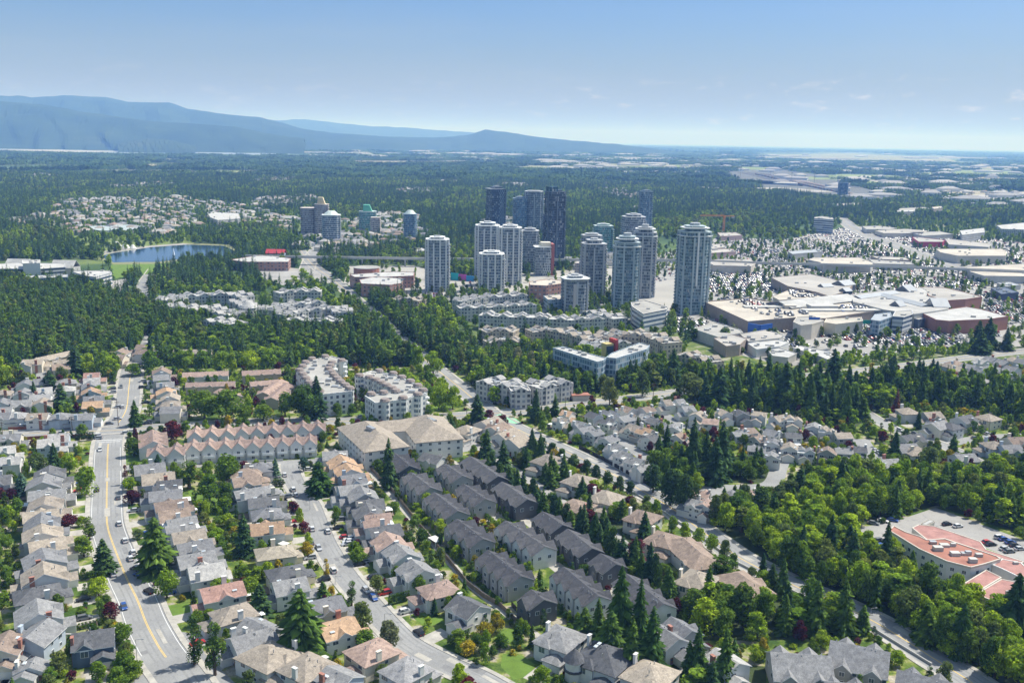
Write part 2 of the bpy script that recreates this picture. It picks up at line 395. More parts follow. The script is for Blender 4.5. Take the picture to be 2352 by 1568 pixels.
GRASS = lot_mat('grass_green', (.115,.19,.03), .2); MEAD = lot_mat('meadow', (.17,.22,.06), .02); GREENP = plain('bus_lane_green', (.25,.5,.32), .8, .1)
DRYM = lot_mat('dry_field', (.22,.23,.12), .004)

ROADS = {}
def road(key, pts, wid, side=0, z=.05, mat=ROADM, name='road', sm=True):
    P = D(pts); P = smooth(P) if sm else P
    ROADS[key] = (P, wid)
    m = MB(); m.strip(P, wid, z); struct(name, m, mat)
    stamp_line(P, wid + 2*side + 1.5)
    if side:
        for s in (1, -1):
            m = MB(); m.strip(offs(P, s*(wid/2+side/2)), side, z-.04, z+.13); struct('sidewalk', m, WALKM)
    return P
road('A', [(470,1640),(425,1568),(375,1500),(357,1471),(335,1428),(315,1376),(289,1323),(263,1258),(248,1213),(245,1176),(246,1101),(249,1019),(262,985),(283,955),(292,930),(297,880),(302,850),(308,835)], 12.5, 1.8)
road('B', [(-160,1004),(0,998),(150,992),(262,988),(425,978),(588,969),(795,967),(998,958),(1100,951),(1244,941),(1340,928),(1440,916),(1518,906),(1640,888),(1760,872),(1914,858),(2060,842),(2201,824),(2352,806),(2500,790)], 11, 1.5, z=.054)
road('C', [(690,575),(720,610),(762,640),(820,690),(870,735),(930,790),(975,825),(1020,862),(1060,893),(1110,935),(1150,965),(1225,1003),(1300,1037),(1356,1063),(1416,1093),(1476,1128),(1540,1165),(1600,1210),(1690,1275),(1760,1312),(1826,1345),(1910,1380),(2004,1425),(2080,1470),(2139,1508),(2240,1572),(2330,1640)], 11.5, 1.6, z=.058)
road('S', [(1260,1650),(1176,1601),(1100,1558),(1025,1524),(943,1481),(895,1438),(850,1388),(808,1341),(778,1301),(748,1251),(728,1201),(712,1159),(690,1129),(671,1096),(666,1063)], 8.5, 1.5, z=.06)
road('E', [(268,1076),(340,1070),(430,1068),(588,1066),(665,1062),(760,1057),(845,1049),(940,1037),(1060,1033),(1090,1020)], 7, 0, z=.064)
road('W', [(813,1054),(860,1095),(908,1146),(938,1181),(1000,1252),(1076,1338),(1140,1390),(1190,1428),(1235,1462)], 3.2, 0, z=.045, mat=WALKM, name='path')
road('F', [(1975,940),(2014,964),(2064,990),(2164,1022),(2251,1064),(2330,1100)], 8, 1.2, z=.05)
road('G', [(2170,1022),(2210,1012),(2290,1003),(2400,998)], 8, 0, z=.056)
road('K1', [(1500,1062),(1488,1056),(1440,1020),(1405,990),(1381,982),(1350,975)], 7, 0, z=.05)
road('K2', [(1395,984),(1420,976),(1450,968),(1490,957),(1511,944),(1535,958),(1571,979),(1640,990),(1700,985),(1740,985),(1790,1006),(1840,1009),(1910,1017),(1976,1018)], 6.5, 0, z=.054)
road('K3', [(1976,1008),(1990,1030),(2010,1050),(2045,1068)], 9, 0, z=.058)
road('K4', [(1560,1175),(1610,1130),(1640,1120),(1700,1120),(1770,1112),(1790,1070),(1800,1045)], 8, 0, z=.05)
road('K5', [(1655,1120),(1655,1150)], 8, 0, z=.062)
road('N1', [(100,878),(97,860),(105,848),(130,835)], 7, 0, z=.05)
road('N2', [(302,850),(330,800),(345,770)], 8, 0, z=.05)
road('R1', [(1930,500),(1971,532),(2051,562),(2126,590),(2251,632),(2352,665),(2480,700)], 24, 2, z=.05)
road('P1', [(330,682),(325,665),(333,645),(345,628),(352,618)], 10, 1.2, z=.05)
road('Q', [(705,620),(712,598),(725,575),(745,560)], 16, 1.5, z=.05)
# townhouse lanes
for i, L in enumerate([[(985,1062),(1040,1100),(1110,1160),(1150,1192),(1240,1270),(1290,1310),(1340,1350),(1390,1400),(1440,1460)],
                       [(1010,1048),(1060,1075),(1130,1125),(1170,1160),(1250,1225),(1300,1270),(1360,1310),(1430,1370)],
                       [(1080,1015),(1130,1045),(1190,1085),(1270,1140),(1330,1180),(1390,1215),(1480,1290),(1560,1345),(1620,1385)]]):
    road('T%d' % i, L, 5.5, 0, z=.05, mat=WALKM if i < 2 else LOTM, name='lane')
# the yellow line, dashes and stop bars
def marks(name, P, wid, z, mat):
    m = MB(); m.strip(P, wid, z); return struct(name, m, mat)
A = ROADS['A'][0]
ya = [p for p in A if at(382,1513).y-1 < p[1] < at(249,1018).y]
marks('yellow_line', offs(ya, .18), .16, .056, YEL); marks('yellow_line', offs(ya, -.18), .16, .056, YEL)
yb = [p for p in A if at(262,970).y < p[1] < at(299,860).y]; marks('yellow_line', yb, .3, .056, YEL)
for P, r in ((ROADS['B'][0], .072), (ROADS['C'][0], .078), (ROADS['R1'][0], .075)):
    marks('yellow_line', P, .3, r, YEL)
cr = D([(217,1012),(280,1009)]); marks('stop_line', cr, .5, .07, WHT)
cr = D([(222,1016),(276,1013)]); marks('stop_line', cr, .35, .07, WHT)
for e in (5.6, -5.6): marks('edge_line', [p for p in offs(A, e) if at(382,1513).y < p[1] < at(249,1022).y], .14, .056, WHT)
sheet('bus_lane', [(1128,958),(1150,950),(1186,962),(1200,974),(1176,972)], GREENP, .085)
# wheel wear and repair patches
WEAR = plain('road_wear', (.228,.228,.226), .9, .12, .5); PATCHM = plain('road_patch', (.19,.19,.19), .9, .15, .5)
for key, z, os_ in (('A', .0535, (1.6, 3.3, -1.6, -3.3)), ('S', .0635, (1.2, 2.9, -1.2, -2.9)), ('C', .0615, (1.5, 3.2, -1.5, -3.2))):
    for o in os_: marks('wheel_wear', offs(ROADS[key][0], o), .55, z, WEAR)
rp = random.Random(8)
for key in ('A', 'S', 'C', 'B', 'E'):
    P_, wd_ = ROADS[key]
    for i in range(16):
        k_ = rp.randrange(2, len(P_)-2); a, b = Vector(P_[k_]), Vector(P_[k_+1]); d = (b-a).normalized(); n_ = Vector((-d.y, d.x)); c_ = a+n_*rp.uniform(-wd_*.36, wd_*.36); l_, w_ = rp.uniform(.8, 5), rp.uniform(.4, 1.3)
        q = [c_-d*l_-n_*w_, c_+d*l_-n_*w_, c_+d*l_+n_*w_, c_-d*l_+n_*w_]
        sheet('road_patch', [(p.x, p.y) for p in q], PATCHM if rp.random() < .6 else WALKM, .0678+i*.0001, False, True)
# lots, fields and water
sheet('road_apron', [(330,1440),(455,1455),(470,1500),(540,1568),(560,1640),(240,1640),(310,1560),(355,1530)], ROADM, .042)
sheet('parking_lot', [(1955,1215),(2060,1195),(2150,1165),(2352,1240),(2420,1290),(2420,1420),(2280,1400),(2150,1370),(2060,1290)], LOTM, .03)
sheet('lawn', [(2190,1262),(2230,1245),(2352,1292),(2400,1330),(2352,1318)], GRASS, .045, False)
sheet('lawn', [(377,1390),(432,1385),(440,1410),(398,1422)], GRASS, .03)
sheet('lawn', [(1155,1500),(1200,1505),(1228,1525),(1222,1552),(1180,1560),(1150,1530)], GRASS, .03)
sheet('lawn', [(275,1040),(335,1035),(335,1065),(285,1062)], GRASS, .03)
sheet('lawn', [(1135,1460),(1170,1440),(1205,1462),(1190,1478),(1140,1474)], GRASS, .03)
sheet('lawn', [(940,1410),(985,1405),(1025,1425),(975,1440)], GRASS, .03)
sheet('lawn', [(745,955),(980,950),(1060,930),(1020,905),(985,935),(740,948)], GRASS, .03, False)
sheet('lawn', [(870,1345),(915,1340),(920,1360),(880,1368)], GRASS, .03)
sheet('lawn', [(1470,1030),(1560,1045),(1540,1075),(1475,1060)], GRASS, .03, False)
sheet('lawn', [(600,1170),(660,1190),(655,1230),(600,1225)], GRASS, .02, False)
sheet('lawn', [(430,1120),(470,1135),(545,1160),(560,1185),(500,1195),(440,1160)], GRASS, .02, False)
PARK = [(160,540),(300,530),(420,535),(450,562),(330,570),(225,582),(180,590)]
sheet('park_meadow', PARK, MEAD, .1, False)
sheet('park_path', [(200,580),(240,577),(300,568),(420,559),(440,562),(300,574),(205,590)], PALEM, .14, False)
sheet('park_lawn', [(260,604),(360,602),(420,600),(410,618),(350,628),(262,640),(240,626)], GRASS, .1)
sheet('lake_shore', [(230,585),(300,572),(425,558),(525,562),(550,578),(525,596),(410,600),(362,606),(262,608),(222,592)], DRYM, .12)
t = NT('lake_water'); wv = noise(t, .25, 'World', 3)
bsdf(t, (.02,.05,.10), .12, .6, 0, wv, .12); LAKEM = t.m
sheet('lake', [(235,588),(262,581),(300,575),(345,568),(430,562),(515,565),(540,577),(520,590),(460,592),(410,596),(362,602),(300,602),(262,603),(245,598)], LAKEM, .2)
RIV = plain('river_water', (.24,.28,.29), .35, .05, .0005, .5)
sheet('river', [(-40,338),(60,340),(180,341),(290,343),(380,347),(480,350),(620,352),(690,355),(640,358),(470,355),(350,355),(220,352),(120,347),(-40,345)], RIV, .5)
sheet('field', [(-40,334),(200,334),(300,337),(200,339),(-40,338)], DRYM, .4)
sheet('field', [(640,333),(820,331),(1080,338),(1180,345),(960,345),(720,343)], DRYM, .4)
sheet('field', [(1750,356),(1950,352),(2180,364),(2200,374),(2000,371),(1800,363)], DRYM, .4)
sheet('field', [(330,356),(420,357),(440,368),(330,366)], DRYM, .4)
COMM = [(1500,585),(1560,575),(1650,545),(1800,552),(1950,520),(2060,520),(2250,540),(2420,570),(2500,720),(2420,792),(2240,800),(2140,806),(2010,812),(1905,840),(1800,840),(1700,815),(1590,760),(1500,735),(1470,690)]
sheet('parking_lot', COMM, LOTM, .018, False)
RAIL = [(1650,398),(1730,385),(1800,390),(1880,402),(1960,425),(2060,455),(2000,462),(1900,455),(1790,440),(1690,415)]
sheet('rail_yard', RAIL, lot_mat('ballast', (.125,.13,.12), .02), .3)
sheet('parking_lot', [(590,620),(640,612),(760,625),(770,650),(640,655),(585,640)], LOTM, .03)
sheet('parking_lot', [(380,632),(440,622),(470,628),(440,650),(380,655)], LOTM, .03, False)
sheet('parking_lot', [(240,648),(290,640),(300,668),(250,672)], LOTM, .03)
CIV = [(800,610),(950,610),(1060,640),(1300,620),(1480,560),(1500,735),(1300,735),(1050,715),(960,690),(860,680),(790,650)]
sheet('plaza', CIV, PALEM, .022, False)
sheet('plaza', [(1455,655),(1560,640),(1560,715),(1500,725),(1455,700)], PALEM, .034)
# industrial strips far out on the plain
for k, q in enumerate([[(1700,412),(1840,420),(1845,428),(1700,420)],[(2060,395),(2200,398),(2260,410),(2080,406)],[(2020,425),(2150,428),(2250,440),(2080,440)],
          [(1880,408),(1990,404),(2060,412),(1950,418)],[(1560,375),(1640,372),(1680,384),(1600,390)],[(2200,450),(2352,440),(2380,455),(2240,462)],
          [(1570,365),(1620,362),(1640,368),(1590,372)],[(1000,366),(1060,364),(1070,370),(1010,372)],[(900,360),(960,358),(960,363),(905,364)],
          [(1250,372),(1350,366),(1360,372),(1260,378)],[(2280,400),(2352,395),(2352,402),(2290,406)],[(1420,392),(1500,388),(1520,398),(1440,402)],
          [(1880,470),(1980,466),(1990,474),(1890,478)],[(2050,480),(2120,476),(2170,486),(2080,490)]]):
    sheet('yard', q, PALEM, .3)
RT = plain('rail_rust', (.16,.09,.07), .7, .2)
for k in range(26):
    m = MB(); o = k*.72
    P = smooth(D([(1690+o*4, 396+o*.9), (1760+o*4, 399+o), (1860+o*3, 418+o), (1990-o*2, 452-o*.4+k*.2)]), 4)
    m.strip(P, 2.2, .3, .75); struct('railway_track', m, RT if k % 3 else CONC)

FLOORM = lot_mat('forest_floor', (.045,.065,.022), .3)
FIELDS = []
FM = [DRYM, MEAD, PALEM, lot_mat('field_pale_green', (.20,.25,.11), .003), lot_mat('field_tan', (.30,.27,.18), .003)]
rf0 = random.Random(77)
for i in range(95):
    u, v = rf0.uniform(-60, 2420), 346+rf0.random()**1.3*100
    if v > 400 and 60 < u < 1350: continue
    if v > 430 and u < 1500: continue
    c_ = at(u, v); k_ = c_.y/4000; a_, b_ = rf0.uniform(90, 420)*k_, rf0.uniform(50, 220)*k_; an_ = rf0.uniform(-.5, .5)
    Pw = [(c_.x+cos(an_)*x-sin(an_)*y, c_.y+sin(an_)*x+cos(an_)*y) for x, y in ((-a_,-b_),(a_*rf0.uniform(.6,1),-b_),(a_,b_),(-a_*rf0.uniform(.5,1),b_))]
    FIELDS.append(Pw); sheet('field', Pw, FM[rf0.randrange(5)], .25+i*.004, True, True)
# ================================================================== hills on the horizon
t = NT('hill_forest'); n1 = noise(t, .0022, 'World', 6, .65)
bsdf(t, ramp(t, n1, [(.35, (.025,.045,.03)), (.6, (.04,.065,.035)), (.75, (.07,.085,.06))]), 1, .05); HILLM = t.m
from mathutils import noise as mnoise
def ridge(name, prof, yc, front, seed):
    r = random.Random(seed); N = 140; m = MB(); rows = 12
    us = [prof[0][0]+(prof[-1][0]-prof[0][0])*i/N for i in range(N+1)]
    pts = []
    for i, u in enumerate(us):
        for a, b in zip(prof[:-1], prof[1:]):
            if a[0] <= u <= b[0]+1e-6: v = a[1]+(b[1]-a[1])*(u-a[0])/(b[0]-a[0]); break
        v += 1.2*mnoise.fractal(Vector((u*.03, seed, 0)), .9, 2, 4)
        d = ray(u, v); tt = yc/d.y; pts.append((d.x*tt, max(5, H+tt*d.z)))
    for j in range(rows+1):
        a = j/rows
        for i, (x, h) in enumerate(pts):
            k = a if a <= 1 else 1
            f = sin(k*pi/2)**1.2
            y = yc - front*(1-a)
            sx = x*(y/yc)
            z = h*f*(1 + .07*(1-a)*a*4*mnoise.fractal(Vector((i*.11+seed*9, j*.35, 0)), .8, 2.1, 5)) - 3*(1-a)**8
            m.v.append((sx, y + front*.12*mnoise.noise(Vector((i*.2, j*.3, seed)))*(1-a), z))
    for i, (x, h) in enumerate(pts): m.v.append((x*1.15, yc*1.15, -5))
    n = N+1
    for j in range(rows+1):
        for i in range(N): a = j*n+i; m.f.append((a, a+1, a+1+n, a+n)); m.m.append(0)
    return struct(name, m, HILLM)
ridge('hill', [(-500,200),(-200,215),(0,220),(67,225),(150,220),(240,223),(300,235),(390,236),(430,250),(520,263),(600,270),(650,283),(700,297),(760,305),(860,312),(980,319)], 12800, 2600, 1)
ridge('hill', [(-500,225),(0,233),(100,240),(200,258),(300,272),(350,279),(450,284),(540,291),(600,303),(650,312),(700,318)], 9600, 1500, 4)
ridge('hill', [(760,317),(860,314),(1000,316),(1064,312),(1090,306),(1114,298),(1140,301),(1167,304),(1210,311),(1251,317),(1330,324),(1420,332),(1500,341),(1560,350)], 13000, 1500, 7)
ridge('hill', [(560,272),(640,277),(700,274),(760,281),(850,290),(930,293),(1000,299),(1080,304),(1180,312),(1260,318)], 22000, 3000, 9)
ridge('hill', [(270,330),(300,323),(340,318),(380,320),(420,328),(450,334)], 8200, 700, 12)

# ================================================================== air
h = MB(); h.box(-66000, 66000, -600, 64000, -1, 800)
t = NT('air_haze'); t.t.nodes.remove(t.out); t.out = t.n('ShaderNodeOutputMaterial')
pv = t.n('ShaderNodeVolumePrincipled'); pv.inputs['Color'].default_value = (.22,.43,1,1); pv.inputs['Absorption Color'].default_value = (1,1,1,1); pv.inputs['Density'].default_value = 9.3e-5; pv.inputs['Anisotropy'].default_value = 0
t.l(pv.outputs[0], t.out.inputs['Volume'])
tag(obj('haze', h, t.m), kind='stuff')
# ================================================================== windows and doors shared by the buildings
def win_mesh(w_, h_, bars=1, fm=TRIM):
    m = MB(); m.box(-w_/2, w_/2, -.06, .05, -h_/2, h_/2, 0)
    n = bars+1; pw = (w_-.12)/n
    for i in range(n): m.box(-w_/2+.06+i*pw+.04, -w_/2+.06+(i+1)*pw-.04, -.09, -.055, -h_/2+.1, h_/2-.1, 1)
    return mesh('window', m, [fm, GLASS])
DARKFR = plain('frame_dark', (.12,.12,.13), .5, .05)
WM = {'s': win_mesh(1.2,1.1,0), 'm': win_mesh(1.9,1.25,1), 'l': win_mesh(2.6,1.4,2), 'p': win_mesh(2.2,2.0,1), 'd': win_mesh(1.6,1.3,1,DARKFR), 'a': win_mesh(1.5,1.4,1)}
def wset(parent, kind, x, y, z, ang):
    # ang: direction the wall faces (radians, local)
    o = link('window', WM[kind], parent, (x, y, z), ang + pi/2); return o
_m = MB(); _m.box(-2.4,2.4,-.06,.05,0,2.2,0)
for _k in range(4): _m.box(-2.3,2.3,-.085,-.055,.08+_k*.53,.08+_k*.53+.46,0)
GAR = mesh('garage_door', _m, [DOORM])
_m = MB(); _m.box(-.5,.5,-.05,.05,0,2.1,0); _m.box(-.3,.3,-.07,-.045,1.2,1.9,1)
DOO = mesh('door', _m, [plain('door_paint', (.25,.10,.07), .6, .1), GLASS])
_m = MB(); _m.cyl(0, 0, 0, 1.0, .14, n=6); VENT = mesh('roof_vent', _m, [METAL])
def sky_light(p, x, y, z, rx=0):
    m = MB(); m.box(-.7,.7,-.45,.45,0,.22,0); m.box(-.6,.6,-.36,.36,.2,.26,1)
    return obj('skylight', m, [TRIM, plain('skylight_pane', (.45,.52,.58), .2, .05)], p, (x, y, z))

HOUSES = 0
def house(u, v, rc, wc, rz, typ=None, L=14.5, W=10.5, st=2, ph=None, grp='', near=True, seed=None, zr=4.6, lab=None, flip=1):
    """detached house; local +x faces its street. u, v read at the middle of the roof"""
    global HOUSES
    HOUSES += 1; r = random.Random(seed if seed is not None else HOUSES*7+3)
    p = at(u, v, zr if st == 2 else 3.2); p.z = 0
    typ = typ or r.choice('AABCHHA')
    root = link('house', None, None, p, rz); root.empty_display_size = 2
    eh = 5.3 if st == 2 else 3.0
    wl, rf = MB(), MB(); pit = r.uniform(.42, .55)
    x0, x1, y0, y1 = -L/2, L/2-2.6, -W/2, W/2
    s = flip*(1 if r.random() < .5 else -1)
    wl.box(x0, x1, y0, y1, -.2, eh)
    if typ in 'A':      # ridge across the street front, gables on street and garden
        rf.gable(x0, x1, y0, y1, eh, W/2*pit, 'x', .5, .22, 0, wl)
        rf.gable(x0+L*.25, x0+L*.55, y0-.6 if s > 0 else 0, 0 if s > 0 else y1+.6, eh+.05, W*.14, 'y', .4, .2, 0, wl)
    elif typ == 'B':    # ridge along the street with a cross gable
        d = x1-x0
        rf.gable(x0, x1, y0, y1, eh, d/2*pit, 'y', .5, .22, 0, wl)
        cw = W*.42; cy = s*W*.2
        rf.gable(x1-d*.55, x1+.5, cy-cw/2, cy+cw/2, eh-.1, cw/2*.75, 'x', .35, .2, 0, wl)
        wl.box(x1-d*.3, x1+.47, cy-cw/2+.02, cy+cw/2-.02, -.2, eh-.02)
    elif typ == 'C':    # two staggered gables
        d = W*.52
        rf.gable(x0, x1-1.5, y0, y0+d, eh+.35, d/2*.62, 'x', .4, .2, 0, wl); wl.box(x0+.02, x1-1.52, y0+.02, y0+d-.02, eh-.3, eh+.34)
        rf.gable(x0+1.8, x1, y0+d*.9, y1, eh, (W-d*.9)/2*.62, 'x', .4, .2, 0, wl)
    else:
        rf.hip(x0, x1, y0, y1, eh, min(L-2.6, W)/2*pit*1.05)
        cw = W*.45; cy = s*W*.2
        rf.hip(x1-3.5, x1+.8, cy-cw/2, cy+cw/2, eh-.06, cw/2*.6, .4)
        wl.box(x1-2, x1+.77, cy-cw/2+.02, cy+cw/2-.02, -.2, eh-.1)
    # garage wing toward the street
    gw = 5.9; gy = -s*(W/2-gw/2+.12); gh = 2.75 if st == 2 else 2.6
    wl.box(x1-2.2, x1+3.4, gy-gw/2, gy+gw/2, -.2, gh)
    if typ == 'H': rf.hip(x1-2.5, x1+3.4, gy-gw/2, gy+gw/2, gh, gw/2*.5, .45)
    else: rf.gable(x1-2.1, x1+3.4, gy-gw/2, gy+gw/2, gh, gw/2*.5, 'x', .4, .2, 0, wl)
    # lower lean at the garden side
    if r.random() < .55:
        ex = r.uniform(2.2, 3.4); ew = W*r.uniform(.45, .7)
        wl.box(x0-ex, x0+.3, -s*W*.1-ew/2, -s*W*.1+ew/2, -.2, 2.7)
        if typ == 'H': rf.hip(x0-ex, x0+.3, -s*W*.1-ew/2, -s*W*.1+ew/2, 2.7, 1.2, .4)
        else: rf.gable(x0-ex, x0+.2, -s*W*.1-ew/2, -s*W*.1+ew/2, 2.7, 1.3, 'x', .35, .2, 0, wl)
    obj('wall', wl, WALL[wc], root); obj('roof', rf, [ROOF[rc], TRIM if rc != 'k' else METAL], root)
    # chimney on a flank
    cs = -1 if r.random() < .75 else 1
    cx = r.uniform(x0+2, x1-2); c = MB(); top = eh + W*.25*pit + 1.7
    c.box(cx-.75, cx+.75, cs*(W/2-.1)-.4, cs*(W/2-.1)+.4, -.2, top); c.box(cx-.85, cx+.85, cs*(W/2-.1)-.5, cs*(W/2-.1)+.5, top, top+.18)
    obj('chimney', c, WALL[wc] if r.random() < .75 else BRICK, root)
    if near and r.random() < .6:
        dk = MB(); dk.box(x0-4.2, x0-.05, -W*.32, W*.2, .55, .75)
        for q in range(9): dk.box(x0-4.2, x0-4.12, -W*.32+q*W*.062, -W*.32+q*W*.062+.07, .75, 1.6)
        obj('deck', dk, WOOD, root)
        if r.random() < .45:
            dk = MB(); dk.box(x0-3.8, x0+.1, -W*.3, W*.12, 2.6, 2.72); dk.box(x0-3.7, x0-3.6, -W*.28, -W*.27, .75, 2.6); dk.box(x0-3.7, x0-3.6, W*.1, W*.11, .75, 2.6); obj('patio_cover', dk, TRIM, root)
    if near:
        g_ = link('garage_door', GAR, root, (x1+3.42, gy, .05), pi/2)
        dx = link('door', DOO, root, (x1+.02 if typ in 'AC' else x1+.5, gy+s*(gw/2+.9), .1), pi/2)
        if typ in 'BH': dx.location.x = x1+.02
        if typ in 'BH': link('window', WM['p'], root, (x1+(.5 if typ=='B' else .8), s*W*.2, 4.0), pi/2)
        else: link('window', WM['m'], root, (x1+.02, gy, 4.15 if st == 2 else 1.6), pi/2)
        for k, (fx, kk) in enumerate(((.25,'m'),(.62,'s'))):      # flanks and garden side
            for sd_ in (-1, 1):
                xx = x0+(x1-x0)*fx
                if abs(xx-cx) < 1.8 and sd_ == cs: continue
                if st == 2: wset(root, kk, xx, sd_*(W/2+.02), 4.1, sd_*pi/2)
                wset(root, 's', xx, sd_*(W/2+.02), 1.6, sd_*pi/2)
        for yy in (-.27, .27):
            if st == 2: wset(root, 'l' if yy*s > 0 else 'm', x0-.02, yy*W, 4.1, pi)
        if r.random() < .6:
            z = eh + .5; sky_light(root, x0+L*.2, r.choice((-1,1))*W*.3, eh + (W*.2)*pit+.32) if typ in 'AC' else None
        for q in range(3): link('roof_vent', VENT, root, (r.uniform(x0+2, x1-2), r.uniform(-W*.12, W*.12), eh+W*.5*pit-.7))
    stamp_rect(p, L+6, W+1.2, rz)
    rt_ = {'H':'hip-roofed','A':'gabled','B':'cross-gabled','C':'twin-gabled'}[typ]
    tag(root, lab or f"{RNAME[rc]}-roofed {WNAME[wc]} house, {ph}", 'house', grp)
    return root, p, (x1+3.4)

DRIVE = MB(); DCARS = []
def driveway(p, rz, front, side, ln=7.5, w_=5.6):
    c, s = cos(rz), sin(rz)
    q = [(front-.5, side-w_/2), (front+ln, side-w_/2), (front+ln, side+w_/2), (front-.5, side+w_/2)]
    P = [(p[0]+c*a-s*b, p[1]+s*a+c*b) for a, b in q]; stamp(P)
    if RND.random() < .5: DCARS.append((p[0]+c*(front+3)-s*(side+.9), p[1]+s*(front+3)+c*(side+.9), .04, rz+(pi if RND.random() < .5 else 0)))
    DRIVE.add([(x, y, .035) for x, y in P], [(0,1,2,3)])
def street_dir(key, p):
    P = ROADS[key][0]; i = min(range(len(P)), key=lambda k: (P[k][0]-p.x)**2+(P[k][1]-p.y)**2)
    a = P[max(i-1,0)]; b = P[min(i+1,len(P)-1)]
    d = Vector((b[0]-a[0], b[1]-a[1])).normalized(); n = Vector((-d.y, d.x))
    if n.dot(Vector((P[i][0]-p.x, P[i][1]-p.y))) < 0: n = -n
    return atan2(n.y, n.x)
def row(key, items, phrase, short, grp, L=14.5, W=10.5, near=True, st=2, drv=True, typs=None, jit=.05, walls='wwwwbwcg', order=True):
    its = sorted(items, key=lambda t: -t[1])
    for i, it in enumerate(its):
        u, v, rc = it[:3]; wc = it[3] if len(it) > 3 and it[3] else RND.choice(walls); typ = it[4] if len(it) > 4 else (RND.choice(typs) if typs else None)
        p = at(u, v, 4.6); rz = (street_dir(key, p) if isinstance(key, str) else key) + RND.uniform(-jit, jit)
        if len(it) > 5: rz = radians(it[5])
        root, p, fr = house(u, v, rc, wc, rz, typ, L+RND.uniform(-1, 1.2), W+RND.uniform(-.7, .6), st, f"{ordw(i+1)} nearest in {phrase}", grp, near and v > 960)
        if drv: driveway(p, rz, fr, 0 if W < 9 else RND.choice((-1,1))*1.2)
        pu, pv_ = proj(p); anchor(pu, pv_, f"{ordw(i+1)} house of {short}")

row('A', [(122,1093,'d'),(110,1115,'g'),(118,1140,'g','g'),(113,1164,'t'),(104,1188,'t','b'),(105,1209,'g','b'),(107,1232,'t','w'),(118,1256,'t','w','A'),(112,1290,'g','w'),(112,1328,'t','w','B'),(97,1366,'d','w','H'),(100,1416,'g','w','B')],
    'the leftmost long row beside the yellow-lined road', 'the leftmost row', 'houses left of the yellow-lined road', 15, 10.6, typs='AACB')
row('A', [(337,1084,'g'),(357,1106,'t'),(378,1122,'d'),(372,1143,'g'),(385,1168,'b'),(392,1190,'b'),(408,1212,'g'),(425,1240,'t'),(438,1264,'g'),(442,1292,'g'),(465,1321,'l','w','A'),(500,1366,'r','w','A'),(528,1416,'t','w','H'),(570,1478,'g','w','A')],
    'the row right of the yellow-lined road', "the yellow-lined road's right row", 'houses right of the yellow-lined road', 14.5, 10.2, typs='AAC')
row('S', [(600,1078,'g'),(572,1091,'b'),(572,1109,'b'),(577,1138,'g'),(608,1131,'g'),(613,1157,'d'),(621,1184,'g'),(622,1218,'o','w','A'),(640,1271,'y','c','H'),(668,1318,'d'),(674,1350,'g'),(752,1396,'g'),(783,1446,'o','w','A'),(862,1498,'p','c','H'),(940,1540,'l','w','H')],
    'the row left of the curved side street', "the side street's left row", 'houses left of the curved side street', 14, 10.5, typs='AACH')
row('S', [(763,1051,'g','w','A'),(780,1070,'o'),(793,1087,'o'),(803,1106,'g','b'),(803,1129,'g'),(826,1145,'g'),(842,1164,'d'),(838,1184,'d','c'),(858,1202,'p'),(875,1226,'d'),(886,1254,'p'),(914,1280,'g','w','B'),(950,1320,'g','w','B'),(1000,1360,'p','w','H'),(1068,1404,'d','w','B')],
    'the row right of the curved side street', "the side street's right row", 'houses right of the curved side street', 13.5, 10.2, typs='AACB')
# hand-placed foreground houses
for u, v, rc, wc, ty, rz, L, W, st, lab, an in [
    (82,1470,'g','b','A',-95,14,10,2,'blue-grey house with a tall pale chimney and white-framed windows at bottom left','the tall-chimneyed blue-grey house'),
    (215,1478,'d','d','B',-70,13,11,2,'dark blue craftsman house with a dark roof on the bottom left corner lot','the dark blue corner house'),
    (72,1538,'g','w','A',-80,8,8,1,'small white garage house with a grey roof at the bottom left','the small garage at bottom left'),
    (6,1496,'b','c','A',-80,13,10,2,'cream house with a brown roof cut by the left edge near the bottom','the cream house cut by the left edge'),
    (625,1513,'t','w','H',-35,16,13,2,'white hip-roofed house with a wide tan roof at the bottom, near the yellow-lined road','the wide tan hip-roofed house'),
    (712,1540,'t','w','H',-35,14,12,2,'white house with a tan pyramid roof at the bottom edge','the tan pyramid-roofed house'),
    (603,1455,'g','w','A',-35,14,10,2,'white gabled house with a brown-grey roof left of the huge dark tree','the white house left of the huge dark tree'),
    (788,1566,'g','b','A',-35,12,9,2,'blue-grey roofed house peeking in at the bottom edge','the house peeking in at the bottom edge'),
    (1283,1474,'g','w','H',-125,15,11,2,'white stucco house with grey hip roofs and a brick chimney beside the green lawn','the hip-roofed house beside the green lawn'),
    (1488,1557,'t','w','H',-125,15,12,2,'tan-grey hip-roofed house at the bottom edge right of the turret house','the house right of the turret house'),
    (1538,1475,'g','w','A',-60,13,9,2,'white gabled house with a grey roof among tall conifers near the bottom','the grey gabled house among conifers'),
    (1570,1458,'g','g','A',-60,12,9,2,'grey gabled house half hidden behind another among tall conifers','the half-hidden grey gabled house'),
    (1676,1530,'l','w','A',-60,12,9,2,'pale house with a light roof mostly hidden by conifers near the bottom','the pale house hidden by conifers')]:
    root, p, fr = house(u, v, rc, wc, radians(rz), ty, L, W, st, None, 'foreground houses', True, lab=lab)
    if st == 2: driveway(p, radians(rz), fr, 1)
    pu, pv_ = proj(p); anchor(pu, pv_, an)
